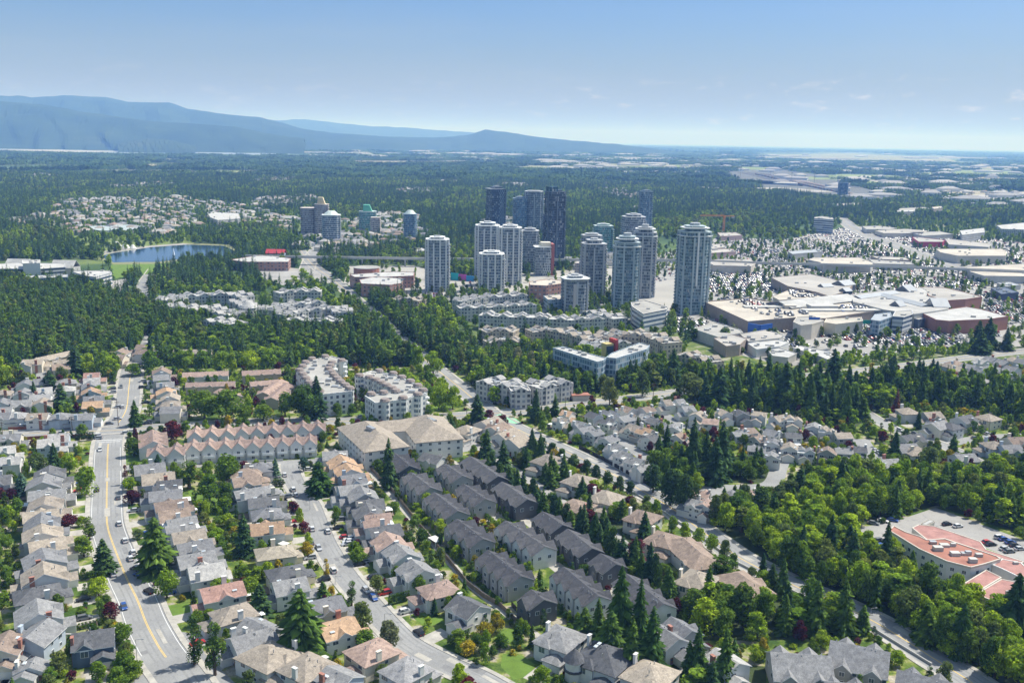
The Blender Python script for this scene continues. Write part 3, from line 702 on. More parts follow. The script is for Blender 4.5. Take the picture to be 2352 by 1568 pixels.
# the turret house
root, p, fr = house(1385, 1518, 'd', 'w', radians(-125), 'H', 17, 14, 2, None, 'foreground houses', True, lab='large white house with a dark hip roof, round turret and two skylights at bottom')
tw = MB(); tw.cyl(0, 0, -.2, 6.2, 2.6, n=12); obj('turret_wall', tw, WALL['w'], root, (6.2, -5.8, 0))
tw = MB(); tw.cyl(0, 0, 6.1, 9.6, 3.3, .05, 12); obj('turret_roof', tw, ROOF['d'], root, (6.2, -5.8, 0))
tw = MB(); tw.cyl(0, 0, 2.9, 3.5, 3.0, n=12); obj('turret_balcony', tw, ROOF['k'], root, (6.2, -5.8, 0))
sky_light(root, -1, -2.0, 9.0); sky_light(root, .9, -2.0, 9.0); anchor(*proj(p), 'the turret house')

row('E', [(1256,1062,'t','w','H',-125),(1326,1108,'t','w','H',-125),(1388,1148,'t','w','H',-125),(1322,1168,'b','c','H',-125),(1473,1194,'b','w','H',-125),(1598,1338,'t','c','H',-125),(1068,992,'t','w','H',-125),(1120,976,'t','w','A',-125),(1140,990,'b','w','A',-125),(1160,1006,'t','w','A',-125),(1182,1020,'t','w','A',-125),(1520,1245,'b','c','H',-125)],
    'the tan-roofed string beside the diagonal avenue', "the avenue's tan-roofed string", 'tan-roofed houses beside the avenue', 15, 11, near=True, drv=False)
EC = [(1308,955,'o'),(1293,970,'t'),(1336,980,'g'),(1368,960,'d'),(1393,971,'d'),(1405,954,'g'),(1430,964,'g','w','B'),(1446,946,'b'),(1481,943,'b'),(1478,961,'g'),(1508,971,'d'),(1528,930,'t'),(1558,928,'g'),(1573,943,'g'),(1601,958,'t'),(1548,985,'g'),(1633,971,'p','w','B'),(1666,954,'t'),(1703,955,'d'),(1743,956,'t','w','B'),
      (1361,996,'g'),(1393,1011,'g'),(1340,990,'g'),(1453,986,'t'),(1476,994,'o'),(1492,1010,'d'),(1560,1006,'b'),(1408,1031,'g'),(1426,1048,'g'),(1452,1062,'g'),(1471,1078,'g'),(1693,998,'g'),(1722,993,'b'),(1746,1011,'b'),(1738,1033,'g'),(1611,1136,'p'),(1620,1162,'p'),(1594,1160,'g'),(1681,1143,'g'),(1715,1136,'b'),
      (1784,966,'t'),(1824,968,'t'),(1869,986,'g'),(1899,994,'t'),(1931,1003,'t'),(1779,998,'g'),(1819,1002,'d'),(1776,1020,'g'),(1814,1030,'t'),(1850,1037,'g'),(1900,1040,'b'),(1936,1038,'g'),(1968,1034,'d'),(1771,1050,'g')]
row('K2', EC, 'the pale house cluster right of the avenue', 'the pale cluster', 'pale houses of the right-hand cluster', 9.5, 7.8, typs='AACB', walls='wwwwgw', jit=.25, drv=False)
row('F', [(2081,948,'t','w','H'),(2134,958,'t'),(2149,982,'g'),(2178,983,'d'),(2211,968,'d'),(2266,963,'t'),(2096,1011,'d'),(2086,1034,'g'),(2279,1026,'t','b','H'),(2328,1018,'b'),(2314,1036,'g'),(2041,1068,'g'),(2219,1056,'g'),(2110,1040,'t')],
    'the group along the far right street', 'the far right group', 'houses along the far right street', 13, 10, typs='AAH')
for nm, its, ph, sh in [('UL', [(12,906,'t'),(60,907,'g','w','B'),(65,886,'g'),(105,902,'l'),(105,881,'g'),(157,880,'g'),(155,896,'l'),(57,931,'g'),(100,917,'l'),(103,931,'t'),(12,930,'g'),(10,948,'g'),(40,958,'l'),(95,961,'t'),(145,960,'g'),(197,961,'g','b'),(12,960,'g')], 'the upper left group above the cross street', 'the upper left group'),
        ('UR', [(220,934,'o'),(222,921,'g'),(215,904,'o'),(215,891,'g'),(217,880,'l'),(217,869,'r')], 'the short row left of the upper road', "the upper road's left row"),
        ('UQ', [(367,859,'b'),(365,872,'g'),(375,889,'g'),(377,905,'o'),(387,918,'t'),(387,931,'t'),(387,946,'g')], 'the short row right of the upper road', "the upper road's right row"),
        ('UB', [(32,1009,'g'),(140,1011,'l','b'),(17,1038,'l'),(27,1063,'l'),(7,1108,'d'),(120,1022,'l','b')], 'the left-edge group below the cross street', 'the left-edge group')]:
    row('A', its, ph, sh, 'houses in ' + sh, 12, 9.6, typs='AABH', jit=.08, drv=nm in ('UR', 'UQ'))
row('N1', [(82,836,'t'),(140,838,'t'),(57,841,'t'),(135,848,'b'),(272,813,'b'),(330,801,'b'),(330,812,'b'),(268,826,'b'),(20,846,'b')], 'the brown group at the forest edge', 'the forest-edge group', 'houses at the forest edge', 13, 10, typs='AAB', drv=False, near=False)
row('B', [(2189,836,'b'),(2176,842,'t'),(2200,850,'t'),(2222,846,'g'),(2240,856,'g'),(2262,848,'g'),(2288,854,'l'),(2250,834,'l'),(2272,828,'g'),(2300,836,'g'),(2322,828,'t'),(2345,834,'g'),(2180,866,'b'),(2212,872,'g'),(2250,876,'l'),(2341,888,'g'),(2310,872,'g'),(2320,850,'g'),(1935,876,'b'),(1965,874,'t'),(1990,873,'b')],
    'the grey right-edge cluster below the mall', 'the right-edge cluster', 'houses of the right-edge cluster', 11, 9, typs='AAH', drv=False, near=False)
dr = struct('driveway', DRIVE, WALKM)

# ================================================================== terraces
def terrace(A_, B_, W, eh, rc, wc, unit, lab, grp, an, zr=None, cross=.8, near=True, pitch=.5, both=True, trim=None, hipend=False, cheight=1.0, name='townhouse_row', balc=False):
    zr = zr or eh + W/2*pitch
    if rc == 'k': CHB.append((at(A_[0], A_[1], zr), at(B_[0], B_[1], zr), W))
    a = at(A_[0], A_[1], zr); b = at(B_[0], B_[1], zr); d = b-a; L = hypot(d.x, d.y)+(2 if rc != 'k' else -1); rz = atan2(d.y, d.x); c = (a+b)/2; c.z = 0
    if rc == 'k': cheight *= 1.25
    root = link(name, None, None, c, rz); wl, rf = MB(), MB()
    wl.box(-L/2, L/2, -W/2, W/2, -.2, eh)
    if hipend: rf.hip(-L/2, L/2, -W/2, W/2, eh, W/2*pitch)
    else: rf.gable(-L/2, L/2, -W/2, W/2, eh, W/2*pitch, 'x', .5, .22, 0, wl)
    n = max(1, int(round(L/unit))); uw = L/n
    for i in range(n):
        x = -L/2+uw*(i+.5)
        for s in ((1,-1) if both else (-1,)):
            cw = uw*cross; y1_ = s*(W/2+.9)
            ya_, yb_ = sorted((s*W*.08, y1_))
            rf.gable(x-cw/2, x+cw/2, ya_, yb_, eh-.12, cw/2*(pitch+.25)*cheight, 'y', .3, .2, 0, wl)
            ya_, yb_ = sorted((s*(W/2-1), y1_-s*.02)); wl.box(x-cw/2+.02, x+cw/2-.02, ya_, yb_, -.2, eh-.15)
    obj('wall', wl, WALL[wc], root); obj('roof', rf, [ROOF[rc], TRIM if rc != 'k' else METAL], root)
    if near:
        cnt = 0
        for i in range(n):
            x = -L/2+uw*(i+.5)
            for s in ((1,-1) if both else (-1,)):
                y = s*(W/2+.92)
                for z in ((1.6, 4.2) if eh < 6.5 else (1.6, 4.2, 6.8)):
                    if z > eh-.5: continue
                    wset(root, 'd' if wc == 'k' else 'a', x, y, z, s*pi/2)
                if cnt < 14: wset(root, 's', x+uw*.42, s*(W/2+.02), 4.2, s*pi/2); cnt += 1
        for s in (-1, 1):
            wset(root, 'a', s*(L/2+.02), -W*.22, 4.2, 0 if s > 0 else pi); wset(root, 'a', s*(L/2+.02), W*.22, 4.2, 0 if s > 0 else pi)
        r = random.Random(int(L*10))
        for q in range(n*2): link('roof_vent', VENT, root, (r.uniform(-L/2+1, L/2-1), r.choice((-1,1))*r.uniform(.3,1.6), eh+W/2*pitch-.75))
    if balc:
        for i in range(n):
            x = -L/2+uw*(i+.5); m_ = MB(); m_.box(x-uw*.36, x+uw*.36, -(W/2+2.3), -(W/2+.93), 2.8, 3.0); m_.box(x-uw*.36, x+uw*.36, -(W/2+2.3), -(W/2+2.2), 3.0, 3.9)
            obj('balcony', m_, TRIM, root)
    stamp_rect(c, L+3, W+4, rz); tag(root, lab, 'townhouses', grp); u_, v_ = proj(c); anchor(u_, v_, an); return root
TG = 'charcoal-roofed townhouse rows'; CHB = []
for i, (A_, B_) in enumerate([((905,1040),(941,1070)),((943,1084),(990,1120)),((996,1130),(1052,1174)),((1048,1191),(1110,1238)),((1120,1263),(1198,1324)),((1219,1353),(1250,1378))]):
    terrace(A_, B_, 9.6, 5.9, 'k', 'k' if i in (0,5) else 'g', 6.2, f"{ordw(6-i)} charcoal-roofed townhouse block from the camera in the left of three diagonal rows", TG, f"left charcoal row's {ordw(6-i)} block")
for i, (A_, B_) in enumerate([((1020,1064),(1063,1093)),((1064,1111),(1115,1146)),((1160,1195),(1253,1256)),((1293,1301),(1376,1370))]):
    terrace(A_, B_, 9.6, 5.9, 'k', 'w' if i in (2,3) else 'g', 6.2, f"{ordw(4-i)} charcoal-roofed townhouse block from the camera in the middle diagonal row", TG, f"middle charcoal row's {ordw(4-i)} block")
for i, (A_, B_) in enumerate([((1078,1047),(1145,1094)),((1152,1106),(1212,1147)),((1245,1174),(1293,1206)),((1303,1214),(1361,1260)),((1378,1270),(1416,1296)),((1436,1316),(1526,1388))]):
    terrace(A_, B_, 10, 5.9, 'k', 'k' if i != 5 else 'w', 9, f"{ordw(6-i)} charcoal-roofed townhouse block from the camera in the right diagonal row", TG, f"right charcoal row's {ordw(6-i)} block", cross=.4)
terrace((978,1040),(1012,1048), 9, 4, 'd', 'w', 30, 'white gabled clubhouse with dark roof behind the middle charcoal row', 'clubhouse', 'the white gabled clubhouse', near=False, cross=.3)
PG = 'pink-roofed townhouse rows'
for i, (A_, B_) in enumerate([((436,988),(536,983)),((544,981),(640,977)),((648,976),(742,972))]):
    terrace(A_, B_, 9, 6.3, 'p', 'w', 6.5, f"{['left','middle','right'][i]} block of the back row of white townhouses with pinkish zigzag roofs", PG, f"{['left','middle','right'][i]} back pink-roofed block", cross=.85, near=True, cheight=1.25, balc=True)
for i, (A_, B_) in enumerate([((430,1018),(530,1012)),((538,1011),(628,1008)),((638,1006),(722,1002))]):
    terrace(A_, B_, 9, 6.3, 'p', 'w', 6.5, f"{['left','middle','right'][i]} block of the front row of white townhouses with pinkish zigzag roofs", PG, f"{['left','middle','right'][i]} front pink-roofed block", cross=.85, near=True, cheight=1.25, balc=True)
terrace((345,1030),(420,1026), 9, 6.3, 'p', 'w', 6.5, 'leftmost front block of white townhouses with pinkish zigzag roofs, nearest the camera', PG, 'leftmost pink-roofed block', cross=.85, cheight=1.25, balc=True)
terrace((350,988),(352,1012), 11, 6.3, 'p', 'w', 7, 'end-on block with pinkish zigzag roof beside the yellow-lined road', PG, 'the end-on pink-roofed block', cross=.8)
for i, (A_, B_, W_) in enumerate([((424,856),(520,852),9),((432,879),(535,876),8),((560,852),(640,848),9),((578,877),(636,872),8),((606,900),(645,872),8),((624,912),(660,880),8),((508,893),(540,906),8),((404,803),(480,803),9),((85,822),(160,806),9)]):
    terrace(A_, B_, W_, 5, 'p' if i < 7 else 't', 't' if i else 'w', 9, f"{['left back','left front','right back','right front','slanted','second slanted','small angled','tree-screened','forest-edge'][i]} row of brown-roofed terraced homes above the cross street", 'brown-roofed terraces', f"the {['left back','left front','right back','right front','slanted','second slanted','small angled','tree-screened','forest-edge'][i]} brown terrace", near=False, cross=.3, pitch=.4)
# duplexes beside the avenue
for i, (A_, B_) in enumerate([((1556,1222),(1626,1283)),((1678,1300),(1742,1346))]):
    terrace(A_, B_, 12, 5, 'b', 'w', 14, f"long white duplex with a tan-brown hip roof, {['farther','nearer'][i]} of two beside the avenue wall", 'long duplexes', f"the {['farther','nearer'][i]} long duplex", hipend=True, cross=.3, cheight=.6)
# multi-gabled grey blocks at the bottom right
for i, (A_, B_) in enumerate([((1780,1498),(1898,1506)),((1918,1472),(2034,1496)),((2072,1540),(2180,1566)),((1905,1566),(2000,1576))]):
    terrace(A_, B_, 15, 5.2, 'g', 'g', 6.5, f"grey many-gabled townhouse block, {['leftmost','uppermost','rightmost','lowest'][i]} of four at bottom right", 'grey many-gabled blocks', f"the {['leftmost','upper','rightmost','lowest'][i]} many-gabled block", cross=.6, pitch=.55)

# ================================================================== larger blocks
def poly_local(P):
    cx = sum(p[0] for p in P)/len(P); cy = sum(p[1] for p in P)/len(P)
    return Vector((cx, cy, 0)), [(p[0]-cx, p[1]-cy) for p in P]
def facewins(root, Q, zs, kind='a', step=3.2, cap=95, name='window'):
    me = WM[kind]; L = []
    n = len(Q); a_ = sum(Q[i][0]*Q[(i+1)%n][1]-Q[(i+1)%n][0]*Q[i][1] for i in range(n)); Q = Q if a_ > 0 else Q[::-1]
    for i in range(n):
        a = Vector(Q[i]); b = Vector(Q[(i+1)%n]); d = b-a; l = d.length
        if l < 3: continue
        d /= l; nr = Vector((d.y, -d.x)); k = int((l-1.2)//step)
        for j in range(k):
            q = a+d*(l*(j+.5)/k) + nr*.03
            for z in zs: L.append((nr.y > .3, -nr.y, q, z, atan2(nr.y, nr.x)))
    L.sort(key=lambda t: (t[0], -t[1]))
    for t in L[:cap]: link(name, me, root, (t[2].x, t[2].y, t[3]), t[4]+pi/2)
    rest = L[cap:]
    if rest:
        m = MB()
        for t in rest:
            m.M = Matrix.Translation((t[2].x, t[2].y, t[3])) @ Matrix.Rotation(t[4]+pi/2, 4, 'Z')
            m.box(-.75,.75,-.06,.05,-.7,.7,0); m.box(-.65,.65,-.09,-.055,-.6,.6,1)
        o = obj(name, m, [TRIM, GLASS], root); tag(o, kind='stuff')
def flat(name, P, h, wm_, rm, lab, cat, grp=None, an=None, raw=False, z0=-.2, par=.5, units=4, st=True, parm=None, wins=None, fl=None):
    W_ = P if raw else [tuple(at(u, v, h)[:2]) for u, v in P]
    if st: stamp(W_)
    c, Q = poly_local(W_); root = link(name, None, None, c)
    b = MB(); b.prism(Q, z0, h-.02); obj('wall', b, wm_, root)
    n = len(Q); a_ = sum(Q[i][0]*Q[(i+1)%n][1]-Q[(i+1)%n][0]*Q[i][1] for i in range(n)); Q2 = Q if a_ > 0 else Q[::-1]
    rr = MB(); rr.add([(p[0]*.995, p[1]*.995, h+.05) for p in Q2], [tuple(range(n))]); obj('roof', rr, rm, root)
    pr = MB()
    for i in range(n):
        a = Vector(Q2[i]); d = Vector(Q2[(i+1)%n])-a; l = d.length
        if l < .6: continue
        pr.M = Matrix.Translation((a.x, a.y, 0)) @ Matrix.Rotation(atan2(d.y, d.x), 4, 'Z'); pr.box(-.12, l-.15, -.13, .3, h-.4, h+par)
    obj('parapet', pr, parm or (wm_ if not isinstance(wm_, list) else CONC), root)
    r = random.Random(int(abs(c.x)*3+c.y)); xs = [p[0] for p in Q]; ys_ = [p[1] for p in Q]
    k = 0; tries = 0; u_ = MB()
    while k < units and tries < 200:
        tries += 1; x = r.uniform(min(xs), max(xs)); y = r.uniform(min(ys_), max(ys_)); s = r.uniform(.8, 1.8)
        if all(inpoly(np.array([x+dx]), np.array([y+dy]), Q)[0] for dx in (-s*1.5, s*1.5) for dy in (-s*1.5, s*1.5)):
            u_.box(x-s, x+s, y-s*.7, y+s*.7, h+.02, h+r.uniform(.8, 1.8)); k += 1
            obj('rooftop_unit', u_, CONC if r.random() < .6 else METAL, root); u_ = MB()
    if wins: facewins(root, Q, wins)
    tag(root, lab, cat, grp)
    if an: uu, vv = proj(c); anchor(uu, vv, an)
    return root
def bar(path, wid, h):
    W_ = [tuple(at(u, v, h)[:2]) for u, v in path]; L_ = offs(W_, wid/2); R_ = offs(W_, -wid/2); return L_ + R_[::-1]
F_apt = facade('facade_apartment_pale', (.50,.49,.465), (.05,.06,.08), (.12,.14,.17), 3.0, 3.0, .55, .55)
F_tan = facade('facade_apartment_tan', (.50,.42,.33), (.05,.05,.06), (.12,.12,.13), 3.0, 3.0, .5, .5)
F_brick = facade('facade_brick', (.36,.20,.16), (.05,.05,.06), (.13,.13,.14), 4.0, 3.6, .45, .5)
F_off = facade('facade_ribbon_office', (.58,.58,.57), (.03,.05,.08), (.06,.09,.13), 40, 3.7, .5, 1.1)
F_blue = facade('facade_blue_office', (.35,.42,.48), (.04,.08,.13), (.10,.17,.22), 2.4, 3.3, .7, .8)
TANW = plain('stucco_tan', (.54,.49,.42), .85, .08, .3); PINKW = plain('stucco_pink', (.50,.36,.33), .85, .08, .3); BROWNW = plain('brick_brown', (.33,.27,.23), .85, .12, .5)
RF_g = lot_mat('roof_gravel', (.35,.34,.315), .08); RF_w = lot_mat('roof_membrane_pale', (.43,.425,.41), .08); RF_t = lot_mat('roof_tan_deck', (.46,.42,.36), .05); RF_b = lot_mat('roof_brown_gravel', (.38,.36,.33), .03)
RF_s = plain('roof_metal_grey', (.33,.35,.37), .6, .08, .2, .3, 0); RF_r = lot_mat('roof_red_membrane', (.34,.16,.12), .15); RF_p = lot_mat('roof_pink_tile', (.37,.20,.175), .3)

# seniors' residence with tan hip roofs (one building, three wings)
c0 = at(925, 985, 9.5); c0.z = 0
root = link('residence', None, None, c0); wl, rf = MB(), MB()
def wing(a, b, wid, eh, zr):
    p = at(*a, zr)-c0; q = at(*b, zr)-c0; d = q-p; L = hypot(d.x, d.y)+wid*.7; m = (p+q)/2; rz = atan2(d.y, d.x)
    M_ = Matrix.Translation((m.x, m.y, 0)) @ Matrix.Rotation(rz, 4, 'Z')
    wl.M = rf.M = M_; wl.box(-L/2, L/2, -wid/2, wid/2, -.2, eh); rf.hip(-L/2, L/2, -wid/2, wid/2, eh, wid/2*.48, .7); wl.M = rf.M = None
    Q = [tuple((M_ @ Vector((x, y, 0)))[:2]) for x, y in ((-L/2,-wid/2),(L/2,-wid/2),(L/2,wid/2),(-L/2,wid/2))]
    stamp([(x+c0.x, y+c0.y) for x, y in Q]); return Q
Q1 = wing((834,965),(876,1000), 21, 9.2, 13.5); Q2 = wing((975,950),(1000,978), 23, 9.2, 14); Q3 = wing((868,968),(965,960), 15, 9.15, 12.5)
obj('wall', wl, WALL['w'], root); obj('roof', rf, ROOF['t'], root)
for Q in (Q1, Q2): facewins(root, Q, (1.8, 4.8, 7.8), 'a', 4.2, 44)
for i, (u, v) in enumerate(((852,985),(992,966))):
    q = at(u, v, 13.5)-c0; m_ = MB(); m_.box(-3, 3, -1, 1, 11.5, 14.6); obj('skylight', m_, METAL, root, (q.x, q.y, 0), -.9)
tag(root, 'white three-storey residence with broad tan hip roofs in a W plan above the charcoal townhouses', 'residence'); anchor(925, 1015, 'the tan-roofed three-storey residence')

# curved pale condominium with drum-shaped bays
drum_top = plain('drum_cap', (.24,.20,.18), .8, .1); condo_wall = facade('facade_condo', (.66,.66,.64), (.05,.06,.08), (.12,.15,.18), 3.4, 3.0, .55, .42)
def condo(path, wid, h, lab, an, grp, n=9):
    P = bar(path, wid, h); root = flat('condominium', P, h, condo_wall, RF_g, lab, 'condominium', grp, an, raw=True, units=14)
    c = root.location
    for side in (wid/2, -wid/2):
        E = offs([tuple(at(u, v, h)[:2]) for u, v in path], side); tot = [0]
        for a, b in zip(E[:-1], E[1:]): tot.append(tot[-1]+hypot(b[0]-a[0], b[1]-a[1]))
        for k in range(n):
            t_ = tot[-1]*(k+.5)/n; i = max(j for j in range(len(tot)-1) if tot[j] <= t_); f = (t_-tot[i])/(tot[i+1]-tot[i])
            x = E[i][0]+(E[i+1][0]-E[i][0])*f-c.x; y = E[i][1]+(E[i+1][1]-E[i][1])*f-c.y
            m_ = MB(); m_.cyl(x, y, -.2, h+.9, 2.4, n=10); o = obj('drum_bay', m_, condo_wall, root)
            m_ = MB(); m_.cyl(x, y, h+.9, h+2.1, 2.9, 2.1, 10); obj('drum_cap', m_, drum_top, o)
            if k < 6:
                for z in (3, 6, 9): m_ = MB(); m_.cyl(x+2.2, y-1.4, z, z+1.0, 1.5, n=8); obj('balcony', m_, TRIM, root)
    return root
condo([(780,824),(735,832),(722,852),(745,880),(775,903)], 17, 12.5, 'long curved pale condominium with round capped bays, left wing of the courtyard pair', 'the left curved condominium', 'curved condominiums', 10)
condo([(835,858),(880,866),(925,888),(945,903),(900,912),(850,918)], 16, 12.5, 'hooked pale condominium with round capped bays, right wing of the courtyard pair', 'the right curved condominium', 'curved condominiums', 9)
# pale apartment blocks on the left of the avenue trees
AG = 'low-rise apartment blocks'
APN = ['long curved one behind the left forest','short one just below the long curved one','middle piece of the left pale complex','piece beside the domed corner','lowest piece of the left pale complex',
 'rear slab right of the light green avenue trees','stepped slab second from the rear','longest front slab of the centre-left complex','front-most slab of the centre-left complex',
 'back one with white pyramid caps','front one with white pyramid caps','left half of the long white-roofed crescent','right half of the long white-roofed crescent',
 'balconied one at the left among dark trees','small one behind the yellow tree','one right of the yellow tree','left part of the L-shaped pair','right part of the L-shaped pair',
 'low slab behind the red-finned building','low one between the glass towers','brown balconied one right of tall conifers','left end of the trio above the cross street','middle of the trio above the cross street','right end of the trio above the cross street','long low one behind dark conifers','gabled-front one left of the centre towers']
for i, (path, wd, hh, sty) in enumerate([
    ([(372,690),(420,680),(480,676),(530,674),(568,682)], 15, 12, 0), ([(380,700),(420,705),(470,712)], 14, 11, 0), ([(475,704),(505,716),(530,722),(560,716)], 14, 12, 0), ([(540,690),(565,700),(580,712)], 13, 12, 0), ([(480,735),(530,742),(560,738)], 14, 11, 0),
    ([(635,672),(680,668),(738,668)], 14, 12, 0), ([(612,712),(660,700),(738,692)], 15, 12, 0), ([(640,722),(700,712),(770,706),(790,718)], 15, 12, 0), ([(660,732),(720,735),(785,736)], 13, 10, 0),
    ([(1052,692),(1110,682),(1205,676)], 14, 12, 0), ([(1052,706),(1120,704),(1225,698)], 14, 11, 0),
    ([(1104,722),(1180,726),(1260,728)], 14, 11, 0), ([(1235,729),(1310,733),(1382,730)], 14, 11, 0),
    ([(1108,760),(1150,757),(1186,760)], 15, 9, 1), ([(1215,760),(1270,756)], 14, 10, 1), ([(1270,756),(1320,766),(1365,780)], 15, 11, 1), ([(1380,772),(1440,764)], 15, 12, 1), ([(1440,764),(1490,768),(1545,788)], 16, 13, 1),
    ([(1345,796),(1400,786),(1440,784)], 15, 9, 0), ([(1352,714),(1390,722),(1425,732)], 14, 9, 0), ([(1565,812),(1610,820),(1645,832)], 13, 10, 1),
    ([(1112,872),(1150,880),(1190,886)], 15, 10, 0), ([(1170,893),(1215,892)], 13, 10, 0), ([(1222,888),(1260,880),(1300,874)], 15, 10, 0), ([(1115,785),(1160,782),(1200,784)], 12, 7, 1), ([(905,688),(940,686),(970,690)], 13, 9, 1)]):
    P = bar(path, wd, hh); uu, vv = path[len(path)//2]
    nm = APN[i]; ab = flat('apartment_block', P, hh, F_tan if sty else F_apt, RF_g if sty else RF_w, f"{'tan' if sty else 'pale'} low-rise apartment block, the {nm}", 'apartments', AG, 'the '+nm, raw=True, units=16)
    L_ = [tuple(at(u, v, hh)[:2]) for u, v in path]; r = random.Random(i)
    for a, b in zip(L_[:-1], L_[1:]):
        Ls = hypot(b[0]-a[0], b[1]-a[1]); rz = atan2(b[1]-a[1], b[0]-a[0]); k_ = int(Ls//11)
        for j in range(k_):
            for sd_ in (1, -1):
                f = (j+.5)/k_; x, y = a[0]+(b[0]-a[0])*f-ab.location.x, a[1]+(b[1]-a[1])*f-ab.location.y; w2 = MB(); g2 = MB(); lo_, hi_ = sorted((sd_*(wd/2-4), sd_*(wd/2+1.1)))
                g2.gable(-3.4, 3.4, lo_, hi_, hh+.9, 1.7, 'y', .3, .2, 0, w2); w2.box(-3.3, 3.3, lo_+.05, hi_-.05, -.1, hh+.9)
                o_ = obj('bay', w2, F_tan if sty else F_apt, ab, (x, y, 0), rz); obj('bay_roof', g2, [ROOF['t'] if sty else ROOF['l'], TRIM], o_)
# domed corner and the red-finned building
m = MB(); m.cyl(0,0,-.2,14,7,n=14); m2 = MB(); m2.cyl(0,0,14,16,7.6,6,14); m2.cyl(0,0,16,18.4,5,2.5,14); m2.cyl(0,0,18.4,19.4,2.6,.3,14)
p = at(571,722,8); p.z = 0; root = link('rotunda', None, None, p); obj('wall', m, F_apt, root); obj('roof', m2, RF_w, root)
tag(root, 'pale round tower with a stepped domed cap among the left apartments', 'rotunda'); anchor(*proj(p), 'the domed round tower')
rf_ = flat('office_block', [(1270,800),(1292,797),(1392,823),(1385,829),(1372,832)], 17, F_blue, RF_w, 'pale-roofed wing with blue glass walls left of the red and yellow fin', 'offices', None, 'the blue-glass wing left of the red fin')
rf_ = flat('office_block', [(1392,822),(1405,812),(1470,788),(1492,794),(1485,803),(1415,824)], 17, F_blue, RF_w, 'pale-roofed wing with blue glass walls right of the red and yellow fin', 'offices', None, 'the blue-glass wing right of the red fin')
p = at(1398,855,0); root = link('stair_tower', None, None, p, .5); m = MB(); m.box(-4.5,1.5,-2.5,3,-.2,20); obj('wall', m, plain('render_yellow', (.55,.43,.18), .8, .06), root)
m = MB(); m.box(2.2,4.4,-3.5,4,-.2,22.5); obj('fin', m, plain('render_red', (.42,.06,.05), .7, .08), root)
m = MB(); m.box(-4.2,1.2,-2.62,-2.51,2,18.5); obj('window', m, GLASS, root); tag(root, 'yellow stair tower with a tall dark red fin at the corner of the blue-glass wings', 'stair tower'); anchor(*proj(p), 'the red-finned stair tower')
flat('office_block', [(1449,695),(1480,690),(1534,706),(1530,712),(1478,722),(1452,705)], 16, F_off, RF_g, 'six-sided office block with ribbon windows between the right-hand glass towers', 'offices', None, 'the ribbon-window office between towers')
flat('office_block', [(1870,502),(1893,503),(1915,505),(1912,500),(1890,497),(1872,499)], 24, F_off, RF_g, 'striped mid-rise office block standing alone in the right background trees', 'offices', None, 'the striped mid-rise office block')
flat('office_block', [(1215,648),(1262,641),(1292,645),(1290,652),(1255,657),(1217,655)], 17, F_brick, RF_t, 'brick-brown mid-rise with stepped roof below the chequered tower', 'offices', None, 'the brick-brown mid-rise')
flat('office_block', [(1248,680),(1288,676),(1292,688),(1262,692)], 11, F_blue, RF_t, 'low glass-walled office beside the short front tower', 'offices', None, 'the low glass-walled office')
flat('library_building', [(1195,885/1.2-40),(1200,884/1.2-40),(1202,690),(1190,690)], 5, F_brick, RF_b, 'small brown pavilion roof beside the pyramid-capped apartments', 'pavilion', None, 'the small brown pavilion')
# red-roofed fire hall and school group, lower right
rt0 = at(2160,1270,6); 
FH = flat('school_building', [(2042,1218),(2053,1208),(2080,1222),(2112,1232),(2128,1240),(2170,1238),(2230,1258),(2290,1278),(2298,1284),(2262,1295),(2230,1303),(2175,1289),(2112,1261)], 7.5, WALL['w'], RF_r, 'white-walled building with a flat red roof and rooftop vents beside the right-hand parking lot', 'school', None, 'the red-roofed white building', units=9, par=.3, wins=(2.2, 5.2), parm=TANW)
flat('school_wing', [(2095,1212),(2110,1205),(2145,1208),(2252,1244),(2265,1262),(2352,1290),(2330,1300),(2300,1282),(2232,1258),(2170,1237),(2130,1240)], 6.2, TANW, RF_p, 'long pink-roofed rear wing stepping along the far side of the red roof', 'school', None, 'the pink-roofed rear wing', units=0, par=.2)
flat('school_wing', [(2302,1284),(2345,1292),(2372,1318),(2352,1330),(2300,1305),(2280,1297)], 6.4, WALL['w'], RF_p, 'pink-roofed block joining the right end of the red roof', 'school', None, 'the pink-roofed right block', units=1, par=.2)
flat('school_wing', [(2204,1346),(2265,1309),(2300,1326),(2240,1362),(2185,1362),(2180,1340)], 5.2, TANW, RF_p, 'lower pink-roofed wing nearest the big trees', 'school', None, 'the lower pink-roofed wing', units=0, par=.2)
flat('school_wing', [(2242,1364),(2300,1330),(2400,1350),(2400,1400),(2330,1400)], 5.0, TANW, RF_p, 'flat red-pink roof half behind the tall fir at the right edge', 'school', None, 'the roof behind the right-edge fir', units=2, par=.2)
flat('shipping_container', [(2116,1202),(2135,1192),(2147,1197),(2128,1206)], 3, WALL['c'], RF_w, 'cream storage container in the parking lot behind the pink roof', 'container', None, None, units=0, par=.05)
